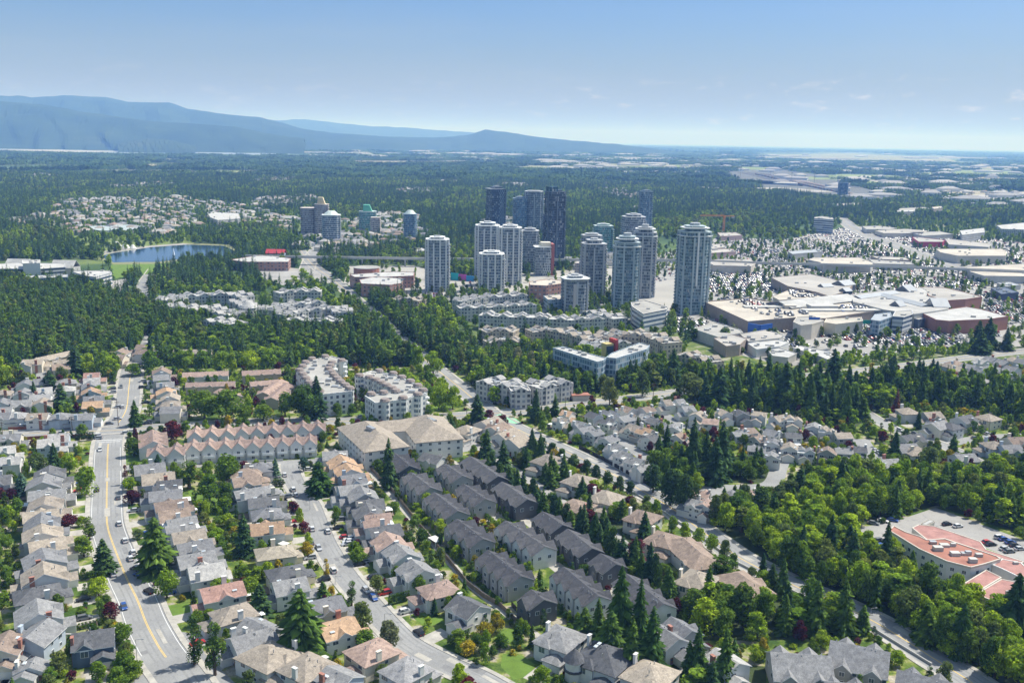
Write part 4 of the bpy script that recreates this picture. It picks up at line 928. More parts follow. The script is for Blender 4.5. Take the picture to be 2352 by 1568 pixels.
# college and canopy hall at the left
flat('college_building', [(0,607),(45,604),(148,606),(150,614),(90,618),(0,618)], 14, F_off, RF_w, 'long white college building with ribbon windows at the left edge', 'college', None, 'the long white college building')
flat('college_building', [(52,598),(92,597),(92,605),(52,606)], 20, WALL['w'], RF_w, 'white rooftop hall above the long college building', 'college', None, 'the white hall above the college', st=False)
flat('college_building', [(165,624),(195,622),(250,622),(257,627),(220,637),(195,634)], 12, F_off, RF_w, 'white college wing with a glazed corner', 'college', None, 'the glazed-corner college wing')
flat('college_building', [(60,634),(155,631),(156,637),(60,640)], 10, F_blue, RF_w, 'low flat college wing with a green-planted roof', 'college', None, 'the green-planted college wing')
for u, v, l in ((45,612,'left'),(150,615,'right')):
    p = at(u, v, 8); p.z = 0; root = link('atrium', None, None, p); m = MB(); m.gable(-12,12,-9,9,9,7,'x',.3,.3,0); m.box(-12,12,-9,9,-.2,9)
    obj('shell', m, RF_w, root); tag(root, f"white peaked atrium at the {l} end of the long college building", 'atrium')
flat('school_hall', [(530,597),(600,586),(640,590),(668,594),(662,602),(560,602)], 10, F_brick, RF_w, 'long pale-roofed school hall left of the elevated railway', 'school', None, 'the pale-roofed school hall')
p = at(634,587,8); p.z = 0; root = link('canopy_hall', None, None, p); m = MB(); m.gable(-11,11,-6,6,11,4,'x',.5,.8,0); obj('roof', m, plain('roof_bright_red', (.42,.05,.06), .6, .05), root); m = MB(); m.box(-10.5,10.5,-5.5,5.5,-.2,11.3); obj('wall', m, F_blue, root)
tag(root, 'hall with a bright red arched roof near the lake', 'hall'); anchor(*proj(p), 'the bright red roof')
p = at(288,571,0); root = link('tent_pavilion', None, None, p); m = MB()
for i, (x, s) in enumerate(((-11,1),(0,.8),(10,.6))): m.cyl(x, 0, .5, 9*s, 8*s, 2*s, 10)
obj('canopy', m, WALL['w'], root); tag(root, 'white tensile pavilion on the lakeshore meadow', 'pavilion'); anchor(*proj(p), 'the white tent pavilion')
m = MB(); m.cyl(0,0,.1,9,1.6,.2,8); p = at(399,586,0); tag(obj('fountain', m, plain('water_spray', (.8,.85,.9), .5, .02), None, p), 'white fountain jet in the lake', 'fountain')
p = at(1632,596,0)
# cultural blocks by the elevated railway
flat('civic_building', [(803,631),(845,628),(905,624),(952,626),(950,634),(880,637),(815,637)], 12, F_brick, RF_w, 'brick civic building with a long pale roof under the elevated railway line', 'civic building', None, 'the brick civic building')
flat('civic_building', [(826,643),(860,636),(930,640),(922,651),(895,655),(830,652)], 12, F_brick, RF_w, 'brick and tan civic building with clerestory roof, nearer of two', 'civic building', None, 'the nearer brick civic building')
p = at(842,625,6); p.z = 0; root = link('round_hall', None, None, p); m = MB(); m.cyl(0,0,-.2,11,14,n=20); obj('wall', m, BRICK, root); m = MB(); m.cyl(0,0,11,11.6,14.3,n=20); obj('roof', m, RF_g, root); tag(root, 'round red brick hall beside the elevated railway', 'hall')
p = at(1063,645,0); root = link('mural_wall', None, None, p, -.35); m = MB(); cols = [(.02,.42,.45),(.45,.08,.35),(.03,.25,.5)]
for i in range(3): m = MB(); m.box(-14+i*9,-5+i*9,-.4,.4,-.2,8-i); obj('mural_panel', m, plain('mural_%d' % i, cols[i], .7, .1), root)
tag(root, 'teal and magenta mural wall at the foot of the white towers', 'mural')

# ------------------------------------------------------------------ the mall and big-box stores
MG = 'shops of the retail district'
def shop(P, h, wm_, rm, lab, an=None, units=5, **k): return flat('shop_building', P, h, wm_, rm, lab, 'shop', MG, an, units=units, **k)
ROOFDECK = shop([(1617,694),(1722,686),(1800,699),(1990,689),(2030,704),(2008,716),(1895,733),(1828,731),(1775,735),(1742,738),(1718,740)], 10, BROWNW, RF_t, 'huge tan roof-parking deck of the mall with cars on top', 'the roof-parking deck', 12, par=.9)
p = at(1745,756,0); root = link('blue_corner', None, None, p); m = MB()
a = at(1719,741,9.5)-p; b = at(1746,746,9.5)-p; c = at(1773,742,9.5)-p
for q, s in ((a, b), (b, c)):
    d = Vector((s.x-q.x, s.y-q.y)).normalized(); nn = Vector((d.y, -d.x))*.8
    m.prism([(q.x, q.y), (s.x, s.y), (s.x+nn.x, s.y+nn.y), (q.x+nn.x, q.y+nn.y)], -.1, 9.4)
obj('wall', m, plain('cladding_blue', (.03,.12,.42), .5, .05), root); tag(root, 'bright blue corner cladding at the front of the roof-parking deck', 'cladding')
shop([(1771,638),(1862,630),(1912,641),(1958,657),(1935,672),(1905,681),(1874,671),(1810,658)], 10, BROWNW, RF_b, 'wide brown-roofed anchor store at the back left of the mall', 'the brown-roofed anchor store', 3)
shop([(1822,663),(1880,668),(1905,684),(1850,686),(1790,690),(1775,682)], 8, TANW, RF_t, 'tan upper parking deck behind the long white roof', 'the upper parking deck', 2)
shop([(1954,677),(2030,668),(2114,660),(2130,668),(2128,680),(2178,694),(2178,710),(2100,722),(2030,712),(1985,700),(1960,694)], 12, CONC, lot_mat('roof_mall_grey', (.40,.39,.37), .05), 'central grey-roofed mass of the mall', 'the mall centre', 10)
shop([(2116,660),(2170,661),(2214,671),(2256,682),(2218,688),(2170,691),(2134,680)], 11, BRICK, RF_b, 'red brick anchor store at the back right of the mall', 'the brick anchor store', 5)
shop([(2118,720),(2170,712),(2221,705),(2255,711),(2316,727),(2270,734),(2215,736),(2180,738),(2150,735)], 11, BRICK, RF_w, 'red brick anchor store with a pale roof at the right front of the mall', 'the pale-roofed brick anchor', 2)
shop([(1822,740),(1830,729),(1870,727),(1892,737),(1865,745),(1840,748)], 12, TANW, RF_g, 'beige mall entrance block with blue sign panels', 'the blue-signed entrance block', 2)
shop([(1893,741),(1898,733),(1978,729),(1982,738),(1920,745)], 10, WALL['c'], RF_t, 'cream shopfront with a green canopy on the mall front', 'the green-canopied shopfront', 2)
shop([(2000,735),(2010,722),(2045,718),(2048,728),(2020,738)], 13, F_blue, RF_s, 'grey glazed mall entrance pavilion', 'the glazed entrance pavilion', 1)
shop([(2050,727),(2056,716),(2094,713),(2096,722),(2075,729)], 14, F_off, RF_g, 'white cinema front with blue lettered panels', 'the white cinema front', 2)
shop([(2097,732),(2100,724),(2122,722),(2130,730),(2110,735)], 8, plain('wall_slate', (.1,.13,.18), .7, .1), RF_g, 'dark slate shop between cinema and brick anchor', None, 0)
def on(u, v, h, rz, l, w_, hh, mat, name, par=ROOFDECK):
    q = at(u, v, h); m = MB(); m.box(-l/2, l/2, -w_/2, w_/2, 0, hh); o = obj(name, m, mat, par, (q.x-par.location.x, q.y-par.location.y, h+.05), rz); return o
SIGNB = plain('sign_blue', (.02,.10,.40), .4, .03)
def signboard(u, v, z, wd, hh, rz, lab, txt=None, mat=SIGNB):
    q = at(u, v, z); root = link('sign', None, None, q, rz); m = MB(); m.box(-wd/2, wd/2, -.15, .15, -hh/2, hh/2); obj('panel', m, mat, root)
    if txt:
        cu = bpy.data.curves.new('lettering', 'FONT'); cu.body = txt; cu.size = hh*.75; cu.align_x = 'CENTER'; cu.align_y = 'CENTER'; cu.extrude = .05
        cu.materials.append(TRIM if mat is SIGNB else SIGNB); to = bpy.data.objects.new('t', cu); me = bpy.data.meshes.new_from_object(to); bpy.data.objects.remove(to); o = link('lettering', me, root, (0, -.22, 0)); o.rotation_euler = (pi/2, 0, 0)
    tag(root, lab, 'sign'); return root
signboard(1854, 738, 10, 15, 4, .05, 'long blue sign panel on the beige mall entrance block')
signboard(1870, 737, 11, 9, 6, .05, 'square blue sign panel beside the long blue one')
signboard(1850, 751, 3, 13, 3, .05, 'low blue sign over the mall entrance doors')
signboard(1961, 739, 8.5, 38, 3.2, .03, 'green canopy band along the cream shopfront', None, plain('sign_green', (.02,.38,.28), .5, .03))
signboard(2036, 728, 10, 8, 4.5, .05, 'left blue mark on the glazed entrance pavilion'); signboard(2083, 721, 11.5, 10, 3.6, .05, 'blue mark on the white cinema front', 'OPT'); signboard(2066, 722, 11.5, 7, 3.6, .05, 'smaller blue mark on the white cinema front')
# long white vaulted mall roof and grey gables
def gabler(P0, P1, wid, eh, rise, mat, lab, cat='roof lantern'):
    a = at(*P0, eh); b = at(*P1, eh); d = b-a; L = hypot(d.x, d.y); c = (a+b)/2; c.z = 0; rz = atan2(d.y, d.x)
    root = link('roof_lantern', None, None, c, rz); m = MB(); w2 = MB(); m.gable(-L/2, L/2, -wid/2, wid/2, eh, rise, 'x', .4, .4, 0, w2); w2.box(-L/2, L/2, -wid/2, wid/2, eh-6, eh)
    obj('wall', w2, GLASS, root); obj('roof', m, mat, root); tag(root, lab, cat, 'mall roof lanterns'); stamp_rect(c, L, wid, rz); return root
gabler((1788,702),(1945,684), 30, 11, 3.6, RF_w, 'very long white pitched roof running behind the mall parking deck')
gabler((1925,654),(1950,651), 16, 10.5, 4, RF_s, 'grey pitched roof at the end of the brown-roofed anchor store')
gabler((1885,658),(1908,657), 9, 10.5, 2.5, RF_s, 'small grey lantern on the brown-roofed anchor store')
gabler((1935,668),(1950,667), 9, 11, 2.5, RF_s, 'small grey lantern left of the mall centre')
gabler((2072,668),(2090,664), 14, 12.4, 5, RF_s, 'grey pyramid-ended lantern on the mall centre')
gabler((2135,700),(2172,701), 22, 12.4, 6, RF_s, 'largest grey pitched lantern at the mall centre right')
gabler((1965,684),(2055,672), 12, 12.2, 1.8, RF_s, 'long low grey roof of the mall concourse, left part')
gabler((2030,678),(2130,704), 12, 12.2, 1.8, RF_s, 'long low grey roof of the mall concourse, diagonal part')
gabler((2055,702),(2070,700), 10, 12.5, 4, RF_s, 'small grey lantern in the middle of the mall')
on(1785,706,10,.1,60,8,1.2,CONC,'roof_unit'); on(1930,714,10,.1,70,9,1.4,CONC,'roof_unit'); on(1888,708,10,.1,24,12,3,CONC,'plant_room'); on(1850,704,10,.1,28,14,1.5,CONC,'roof_unit'); on(1813,708,10,.1,10,6,3,TANW,'stair_head')
BOX = [([(1593,756),(1640,740),(1700,758),(1706,764),(1650,775)],8,CONC,RF_g,'square stepped-roof office beside the blue corner'),
 ([(1700,768),(1760,758),(1800,770),(1790,777),(1720,785)],7,CONC,RF_b,'long grey-brown store in front of the stepped-roof office'),
 ([(1718,790),(1775,779),(1812,786),(1790,796),(1738,803)],6,WALL['w'],RF_w,'white-roofed strip shop with skylights'),
 ([(1822,800),(1840,795),(1905,808),(1930,826),(1915,832),(1880,818)],5,CONC,RF_w,'narrow green-gabled strip shop'),
 ([(1640,778),(1680,768),(1715,778),(1700,792),(1668,796)],8,BROWNW,RF_b,'brown shop hidden by the round dark tree'),
 ([(1764,805),(1790,800),(1830,812),(1810,822),(1775,818)],5,CONC,RF_w,'pale small shop left of the strip shop'),
 ([(1623,601),(1650,596),(1725,596),(1735,606),(1725,612),(1640,610)],9,TANW,RF_b,'brown-roofed store just behind the elevated railway'),
 ([(1856,597),(1870,592),(1975,592),(2006,604),(2000,609),(1890,609),(1884,603)],9,CONC,RF_t,'big tan-roofed store beyond the elevated railway'),
 ([(2000,588),(2080,592),(2090,598),(2020,596)],7,BROWNW,RF_b,'long thin brown store left of the wide arterial'),
 ([(1996,596),(2090,602),(2100,608),(2010,606)],7,CONC,RF_g,'long thin grey store left of the wide arterial'),
 ([(1810,578),(1880,572),(1890,578),(1820,584)],8,CONC,RF_s,'blue-grey roofed store at the back of the retail lots'),
 ([(1600,566),(1660,560),(1665,568),(1610,574)],8,TANW,RF_b,'tan store behind the tallest front tower'),
 ([(1620,574),(1680,572),(1690,578),(1630,582)],7,PINKW,RF_b,'pinkish store under the crane'),
 ([(2150,572),(2302,572),(2312,578),(2310,588),(2200,588),(2160,580)],10,TANW,RF_t,'very long tan warehouse store right of the arterial'),
 ([(2095,545),(2110,545),(2170,552),(2165,556),(2110,556)],8,plain('wall_crimson',(.45,.05,.10),.7,.08),RF_g,'curved crimson-fronted store behind the long warehouse'),
 ([(2170,548),(2280,560),(2270,568),(2180,562)],8,CONC,RF_b,'brown-roofed store right of the crimson front'),
 ([(2220,614),(2352,606),(2420,618),(2400,636),(2260,634),(2230,625)],8,CONC,RF_t,'enormous tan-roofed warehouse at the right edge'),
 ([(2276,662),(2310,660),(2340,672),(2300,676)],7,plain('wall_navy',(.05,.07,.12),.5,.1),plain('roof_navy',(.08,.10,.14),.5,.1),'dark navy-roofed building at the right edge'),
 ([(2290,650),(2320,648),(2345,655),(2310,658)],5,CONC,RF_s,'small grey building behind the navy roof'),
 ([(1980,520),(2020,519),(2060,524),(2040,528),(1990,527)],7,CONC,RF_g,'grey sheds at the far end of the arterial, left'),
 ([(2010,530),(2080,526),(2130,530),(2120,536),(2030,536)],7,TANW,RF_b,'brown sheds at the far end of the arterial'),
 ([(2090,534),(2160,532),(2190,538),(2120,542)],7,CONC,RF_g,'grey sheds right of the arterial'),
 ([(2205,530),(2260,524),(2262,534),(2210,540)],12,F_apt,RF_w,'pale apartment pair at the far right'),
 ([(2290,518),(2352,512),(2400,520),(2352,528),(2300,526)],12,F_apt,RF_w,'pale apartment block at the far right edge'),
 ([(2140,476),(2162,474),(2165,478),(2145,480)],16,F_tan,RF_t,'small tan mid-rise in the right background'),
 ([(2060,484),(2098,482),(2102,486),(2062,487)],8,CONC,RF_w,'low white block in the right background woods'),
 ([(478,492),(500,488),(548,490),(552,502),(500,506),(484,500)],12,F_apt,RF_w,'white crescent apartment block beyond the lake'),
 ([(205,520),(300,516),(350,522),(300,530),(220,530)],5,WALL['w'],plain('roof_pale_teal',(.34,.39,.39),.6,.05),'pale teal-roofed recreation hall beyond the lake'),
 ([(940,572),(970,570),(985,575),(955,578)],6,CONC,RF_w,'low pale school roof behind the lone white tower'),
 ([(1100,600),(1150,597),(1160,602),(1110,606)],6,CONC,RF_w,'pale low building behind the white pair of towers'),
 ([(1380,580),(1420,577),(1440,582),(1400,586)],5,CONC,RF_w,'pale low building between centre towers')]
for i, (P, h, a_, b_, lab) in enumerate(BOX): shop(P, h, a_, b_, lab, 'the '+' '.join(lab.split()[:5]) if i in (0,1,2,6,7,13,16,17,26,27) else None, units=5 if P[0][1] > 560 else 2)

# ------------------------------------------------------------------ elevated railway
VP = smooth(D([(560,606),(700,608),(975,612),(1200,614),(1500,615),(1623,617),(1764,622),(1950,627),(2064,631),(2200,636),(2352,642),(2500,650)], 0), 6)
root = link('elevated_railway', None, None, (0,0,0)); m = MB(); m.strip(VP, 7, 8.2, 9.6); obj('girder', m, CONC, root)
m = MB(); m.strip(offs(VP, 3.4), .35, 9.6, 10.6); m.strip(offs(VP, -3.4), .35, 9.6, 10.6); obj('parapet', m, CONC, root)
acc = 0
for a, b in zip(VP[:-1], VP[1:]):
    L = hypot(b[0]-a[0], b[1]-a[1]); acc += L
    if acc > 33: acc = 0; m = MB(); m.cyl(b[0], b[1], -.2, 7.2, .9, n=8); m.box(b[0]-1.2, b[0]+1.2, b[1]-2.6, b[1]+2.6, 7.2, 8.3); obj('pillar', m, CONC, root)
stamp_line(VP, 9); tag(root, 'long pale concrete elevated railway viaduct crossing behind the towers and mall', 'viaduct'); anchor(1623, 617, 'the elevated railway by the front tower'); anchor(2064, 631, 'the elevated railway behind the mall'); anchor(760, 609, 'the left end of the elevated railway')

# ------------------------------------------------------------------ towers
def glassm(name, base, hi, light, bay=1.5, fl=2.9, fr=.78):
    return facade(name, light, base, hi, bay, fl, fr, .86, .15)
GM = {'white': glassm('tower_glass_white', (.03,.055,.085), (.07,.11,.15), (.45,.47,.48)), 'teal': glassm('tower_glass_teal', (.02,.11,.12), (.05,.20,.20), (.40,.50,.48)),
      'dark': glassm('tower_glass_dark', (.01,.02,.04), (.03,.055,.09), (.09,.12,.16)), 'blue': glassm('tower_glass_blue', (.03,.08,.14), (.08,.16,.24), (.3,.36,.42)),
      'green': glassm('tower_glass_green', (.035,.075,.10), (.09,.15,.18), (.30,.37,.39)), 'grey': glassm('tower_glass_grey', (.035,.06,.085), (.09,.12,.15), (.34,.36,.37)),
      'pink': glassm('tower_pink_render', (.07,.08,.10), (.16,.17,.20), (.52,.45,.40), 2.2, 2.9, .55), 'navy': glassm('tower_glass_navy', (.008,.03,.065), (.02,.07,.12), (.03,.09,.14), 1.5, 2.9, .85)}
SLAB = {'white': plain('slab_white', (.66,.67,.66), .7, .05), 'teal': plain('slab_pale_teal', (.45,.52,.5), .7, .05), 'dark': plain('slab_dark', (.13,.16,.20), .7, .05), 'blue': plain('slab_blue', (.24,.31,.38), .7, .05),
        'green': plain('slab_green_grey', (.38,.45,.47), .7, .05), 'grey': plain('slab_grey', (.43,.44,.45), .7, .05), 'pink': plain('slab_pink', (.55,.48,.43), .7, .05), 'navy': plain('slab_navy', (.04,.10,.15), .6, .05)}
def foot(kind, w_, d_):
    a, b = w_/2, d_/2
    if kind == 'rect': return [(-a,-b),(a,-b),(a,b),(-a,b)]
    if kind == 'oct': c = min(a, b)*.42; return [(-a+c,-b),(a-c,-b),(a,-b+c),(a,b-c),(a-c,b),(-a+c,b),(-a,b-c),(-a,-b+c)]
    if kind == 'step': c = a*.3; e = b*.3; return [(-a+c,-b),(a-c,-b),(a-c,-b+e),(a,-b+e),(a,b-e),(a-c,b-e),(a-c,b),(-a+c,b),(-a+c,b-e),(-a,b-e),(-a,-b+e),(-a+c,-b+e)]
    n = 20; return [(a*math.copysign(abs(cos(2*pi*i/n))**.7, cos(2*pi*i/n)), b*math.copysign(abs(sin(2*pi*i/n))**.7, sin(2*pi*i/n))) for i in range(n)]
def scaleP(P, k): return [(x*k, y*k) for x, y in P]
def growP(P, g):
    out = []
    for x, y in P:
        l = hypot(x, y); out.append((x*(l+g)/l, y*(l+g)/l))
    return out
TWR = {}
def tower(u, vt, vb, wpx, sty, kind, rz, lab, an, crown='pent', ph=0, piers=0, slabs=True, dep=.9, balc=True):
    s = ppm(u, vb); wid = wpx/s; dp = wid*dep; base = at(u, vb); base.y += dp*.42
    base.x += 0
    ht = H + base.y/ray(u, vt).y*ray(u, vt).z
    root = link('residential_tower', None, None, base, rz); c_, s_ = abs(cos(rz)), abs(sin(rz))
    k = 1/(c_+s_*dep) if kind in ('rect',) else 1/(.5+.5*(c_+s_*dep)); W_, D_ = wid*k, dp*k
    P = foot(kind, W_, D_); b = MB(); b.prism(P, -.2, ht); obj('glass_wall', b, GM[sty], root)
    nf = int(ht/2.9); m = MB()
    if slabs:
        G = growP(P, .22)
        for i in range(1, nf+1): m.prism(G, i*2.9-.11, i*2.9+.11)
        obj('floor_slabs', m, SLAB[sty], root)
    n = len(P); r = random.Random(int(u))
    if piers:
        tot = [0]
        for i in range(n): tot.append(tot[-1]+hypot(P[(i+1)%n][0]-P[i][0], P[(i+1)%n][1]-P[i][1]))
        for j in range(piers):
            t_ = tot[-1]*(j+.5)/piers; i = max(q for q in range(n) if tot[q] <= t_); f = (t_-tot[i])/(tot[i+1]-tot[i])
            x = P[i][0]+(P[(i+1)%n][0]-P[i][0])*f; y = P[i][1]+(P[(i+1)%n][1]-P[i][1])*f; l = hypot(x, y); x *= (l+.55)/l; y *= (l+.55)/l
            m = MB(); m.box(x-.75, x+.75, y-.75, y+.75, -.2, ht*(1 if j % 3 else .94)+(.9 if j % 2 else 0)); obj('pier', m, SLAB[sty], root)
    if balc:
        for q, (x, y) in enumerate(P[::max(1, n//4)][:4]):
            m = MB(); l = hypot(x, y); x *= (l-.6)/l; y *= (l-.6)/l
            for i in range(2, nf):
                m.cyl(x, y, i*2.9-.16, i*2.9+.12, 2.3, n=6); 
                m.cyl(x, y, i*2.9+.12, i*2.9+1.0, 2.25, n=6, mi=1)
            obj('balcony_stack', m, [SLAB[sty], GM[sty]], root)
    m = MB(); m.prism(growP(P, .7), ht, ht+.9); obj('roof_slab', m, SLAB[sty], root)
    if ph:
        m = MB(); m.prism(scaleP(P, .62), ht+.9, ht+ph*.62); obj('penthouse', m, GM[sty], root)
        m = MB(); m.prism(scaleP(P, .70), ht+ph*.62, ht+ph*.62+.6); obj('penthouse_roof', m, SLAB[sty], root)
        m = MB(); m.prism(scaleP(P, .32), ht+ph*.62+.6, ht+ph); obj('plant_room', m, SLAB['grey'], root)
        m = MB(); m.cyl(wid*.06, 0, ht+ph, ht+ph+4, .15, n=4); obj('antenna', m, METAL, root)
    if crown == 'wedge':
        m = MB(); a = W_*.28; m.add([(-a,-D_*.3,ht+.9),(a,-D_*.3,ht+.9),(a,D_*.3,ht+.9),(-a,D_*.3,ht+.9),(-a*.9,-D_*.3,ht+11),(a*.4,-D_*.3,ht+11),(a*.4,D_*.3,ht+11),(-a*.9,D_*.3,ht+11)],
            [(0,3,2,1),(4,5,6,7),(0,1,5,4),(1,2,6,5),(2,3,7,6),(3,0,4,7)]); obj('crown', m, ph if not isinstance(ph, (int, float)) else (plain('crown_green', (.12,.42,.28), .5, .1) if sty == 'teal' else plain('crown_tan', (.62,.52,.34), .6, .08)), root)
    if crown == 'cone':
        m = MB(); m.cyl(0, 0, ht+.9, ht+6, wid*.42, wid*.2, 12); obj('crown', m, plain('crown_pale', (.55,.62,.58), .5, .1), root)
    TWR[an] = (root, P, ht, W_, D_); xs = [p[0] for p in P]; stamp_rect(base, W_+3, D_+3, rz); tag(root, lab, 'tower', 'residential towers'); anchor(u, vb, an); return root
tower(1590,532,722,71,'green','oct',.15,'tallest front glass tower, broad and blue-green, right of all the others','the tallest front glass tower', ph=8, piers=10)
tower(1362,560,683,57,'grey','oct',.2,'stepped grey glass tower right of the chequered block','the stepped grey glass tower', ph=6, piers=8)
tower(1356,541,672,46,'grey','oct',.2,'taller rear part of the stepped grey glass tower, left side','the rear part of the stepped tower', ph=3)
tower(1437,557,706,59,'green','round',.1,'rounded blue-green glass tower, left of the tall pair in the middle right','the rounded blue-green tower', ph=9, piers=8)
tower(1478,534,684,52,'grey','oct',-.1,'taller grey-glass tower with wide flat cap directly right of the rounded one','the wide-capped grey tower', ph=8, piers=8)
tower(1320,641,721,58,'grey','oct',.25,'short dark front tower with a pale vertical band and wide roof slab','the short dark front tower', ph=5, piers=6)
tower(1385,519,582,44,'teal','step',.1,'turquoise glass tower with pale corners behind the stepped grey one','the turquoise tower', ph=4)
tower(1454,498,590,54,'grey','oct',.2,'brown-capped mid tower behind the wide-capped grey tower','the brown-capped mid tower', ph=5)
tower(1480,440,565,29,'blue','rect',.35,'slim dark blue tower far behind the wide-capped grey tower','the slim dark blue tower', ph=3, piers=3)
tower(1326,605,660,14,'pink','rect',.2,'narrow reddish block peeking out left of the stepped grey tower','the narrow reddish block', balc=False)
tower(1272,441,612,48,'dark','rect',.5,'tallest dark tower with a black left face and white dotted right edge','the tallest dark tower', ph=3, piers=5)
tower(1252,492,600,14,'dark','rect',.5,'narrow lower shoulder on the left of the tallest dark tower','the shoulder of the tallest dark tower')
tower(1138,435,545,45,'dark','rect',.45,'dark tower with pale chequered right face, rear left of the white pair','the dark chequered-face tower', ph=6, piers=2)
tower(1193,456,540,33,'blue','oct',.1,'blue glass tower between the two dark ones','the blue tower between the dark ones', ph=4)
tower(1225,440,540,43,'grey','oct',.1,'pale ribbed tower left of the tallest dark tower','the pale ribbed tower', ph=2, piers=6)
tower(1118,518,640,56,'white','oct',.1,'white-ribbed tower, rear left of the front three','the rear left white-ribbed tower', ph=5, piers=12)
tower(1170,523,654,52,'white','oct',.1,'white-ribbed tower with curved front, right of the front three','the right white-ribbed tower', ph=4, piers=12)
tower(1128,583,670,58,'white','oct',.1,'shortest white-ribbed tower, front of the group of three','the shortest white-ribbed tower', ph=4, piers=12)
tower(1216,530,622,40,'grey','oct',.1,'grey-green tower with flat cap right of the white-ribbed ones','the grey-green flat-capped tower', ph=4)
tower(1003,550,670,54,'white','oct',.1,'lone white-ribbed tower standing apart to the left of the centre group','the lone white-ribbed tower', ph=4, piers=12)
tower(759,494,558,44,'white','oct',.15,'white drum-like tower with a pale conical cap, front of the far-left group','the cone-capped far-left tower', 'cone')
tower(738,470,545,33,'pink','step',.1,'tallest pinkish tower with a tan wedge crown in the far-left group','the tan-crowned far-left tower', 'wedge')
tower(707,478,543,36,'pink','step',.1,'pinkish tower with dark green top, leftmost of the far-left group','the leftmost pinkish tower')
tower(843,486,535,40,'teal','step',.1,'tower with a slanted green crown between the far-left group and the round blue one','the green-crowned tower', 'wedge')
tower(862,500,540,22,'pink','rect',.1,'lower pinkish wing right of the green-crowned tower','the wing of the green-crowned tower')
tower(941,492,552,32,'blue','round',.1,'rounded pale blue tower with a domed crown above the dark conifers','the dome-crowned pale blue tower', 'cone')
tower(1937,420,455,21,'navy','oct',0,'solitary deep blue tower beside the rail yard on the far right','the solitary deep blue tower', slabs=False, balc=False)
# details of single towers
rt1, P1, h1, w1, d1 = TWR['the tallest dark tower']; m = MB()
for i in range(2, int(h1*.93/2.9)): m.box(w1*.47, w1*.47+2.2, -d1*.3-1, -d1*.3+2.6, i*2.9-.2, i*2.9+.9)
obj('balcony_stack', m, SLAB['white'], rt1); m = MB(); m.box(-w1*.5, -w1*.04, -d1*.42, d1*.42, h1, h1+6.5); obj('raised_roof', m, GM['navy'], rt1)
rt1, P1, h1, w1, d1 = TWR['the dark chequered-face tower']; r = random.Random(3); m = MB()
for i in range(1, int(h1/2.9)):
    for j in range(7):
        if (i+j) % 2: m.box(w1*.02+j*w1*.066, w1*.02+j*w1*.066+w1*.05, -d1/2-.75, -d1/2-.02, i*2.9+.2, i*2.9+2.5)
obj('chequer_panels', m, SLAB['blue'], rt1); m = MB(); m.box(-w1*.62, w1*.3, -d1*.55, d1*.5, h1+.9, h1+1.7); obj('roof_plate', m, SLAB['grey'], rt1)
for nm in ('the tallest front glass tower', 'the wide-capped grey tower', 'the rounded blue-green tower'):
    rt1, P1, h1, w1, d1 = TWR[nm]; m = MB(); m.prism(growP(P1, 1.7), h1-3.4, h1-2.7); obj('cap_ring', m, SLAB['white'], rt1)
    m = MB(); m.prism(scaleP(P1, .93), h1+3.4, h1+4.1); obj('upper_cap', m, SLAB['white'], rt1)
rt1, P1, h1, w1, d1 = TWR['the tallest front glass tower']; m = MB(); m.box(-.8, .8, -d1/2-.9, -d1/2+.4, h1*.35, h1+.5); obj('pale_band', m, SLAB['white'], rt1)
rt1, P1, h1, w1, d1 = TWR['the short dark front tower']; m = MB(); m.box(-w1*.22, -w1*.02, -d1/2-.9, -d1/2+.4, 0, h1-3); obj('pale_band', m, plain('render_pinkish', (.50,.46,.44), .8, .05), rt1); m = MB(); m.prism(growP(P1, 2.4), h1+.95, h1+1.5); obj('roof_plate', m, SLAB['white'], rt1)
# chequered tower with red fin
u0_, vb_ = 1250, 633; s = ppm(u0_, vb_); base = at(u0_, vb_); base.y += 8; ht = H + base.y/ray(u0_, 567).y*ray(u0_, 567).z
root = link('residential_tower', None, None, base, .12); wd = 46/s
m = MB(); m.box(-wd/2, wd*.28, -8, 8, -.2, ht); obj('glass_wall', m, GM['grey'], root)
m = MB(); m.box(wd*.29, wd*.45, -9, 9, -.2, ht+4); obj('fin', m, plain('fin_brick', (.33,.11,.09), .8, .15), root)
m = MB(); m.box(-wd*.2, wd*.28, -6, 6, ht+.9, ht+5.5); obj('penthouse', m, WALL['c'], root)
m = MB(); m.box(-wd/2-1.2, wd*.3, -9, 9, ht, ht+.9); obj('roof_slab', m, SLAB['white'], root)
m = MB(); rows = int(ht/2.9)
for i in range(rows):
    x0 = wd*.28 - (rows-i)*wd*.045 - 1; x0 = max(x0, -wd*.12)
    z = i*2.9; m.box(x0, wd*.28, -9.1, -8.05, z+2.5, z+2.9)
    x = x0 + (i % 2)*1.2
    while x < wd*.27: m.box(x, x+.6, -9.1, -8.05, z, z+2.5); x += 2.4
obj('chequer_screen', m, SLAB['white'], root); tag(root, 'shorter tower with a white chequered screen and a brick-red fin', 'tower', 'residential towers'); anchor(u0_, vb_, 'the chequered tower')
stamp_rect(base, wd+4, 20, .12)
# freight trains standing in the yard
for i in range(9):
    f = .1+i*.09; a = at(1735+i*14, 401+i*3.2); b = at(1800+i*19, 413+i*4.4); d = b-a; L = hypot(d.x, d.y); rz = atan2(d.y, d.x); root = link('freight_train', None, None, a, rz); m = MB(); n = int(L//20)
    r = random.Random(i)
    for j in range(n):
        m = MB(); m.box(j*20, j*20+17.5, -1.6, 1.6, .9, 4.6+r.random()); obj('wagon', m, plain('wagon_%d' % (j % 4), [(.22,.08,.05),(.10,.10,.11),(.30,.27,.22),(.08,.13,.2)][j % 4], .7, .15), root)
        if j > 60: break
    tag(root, f"long string of freight wagons in the rail yard, {ordw(i+1)} farthest from the camera", 'train', 'trains in the rail yard')
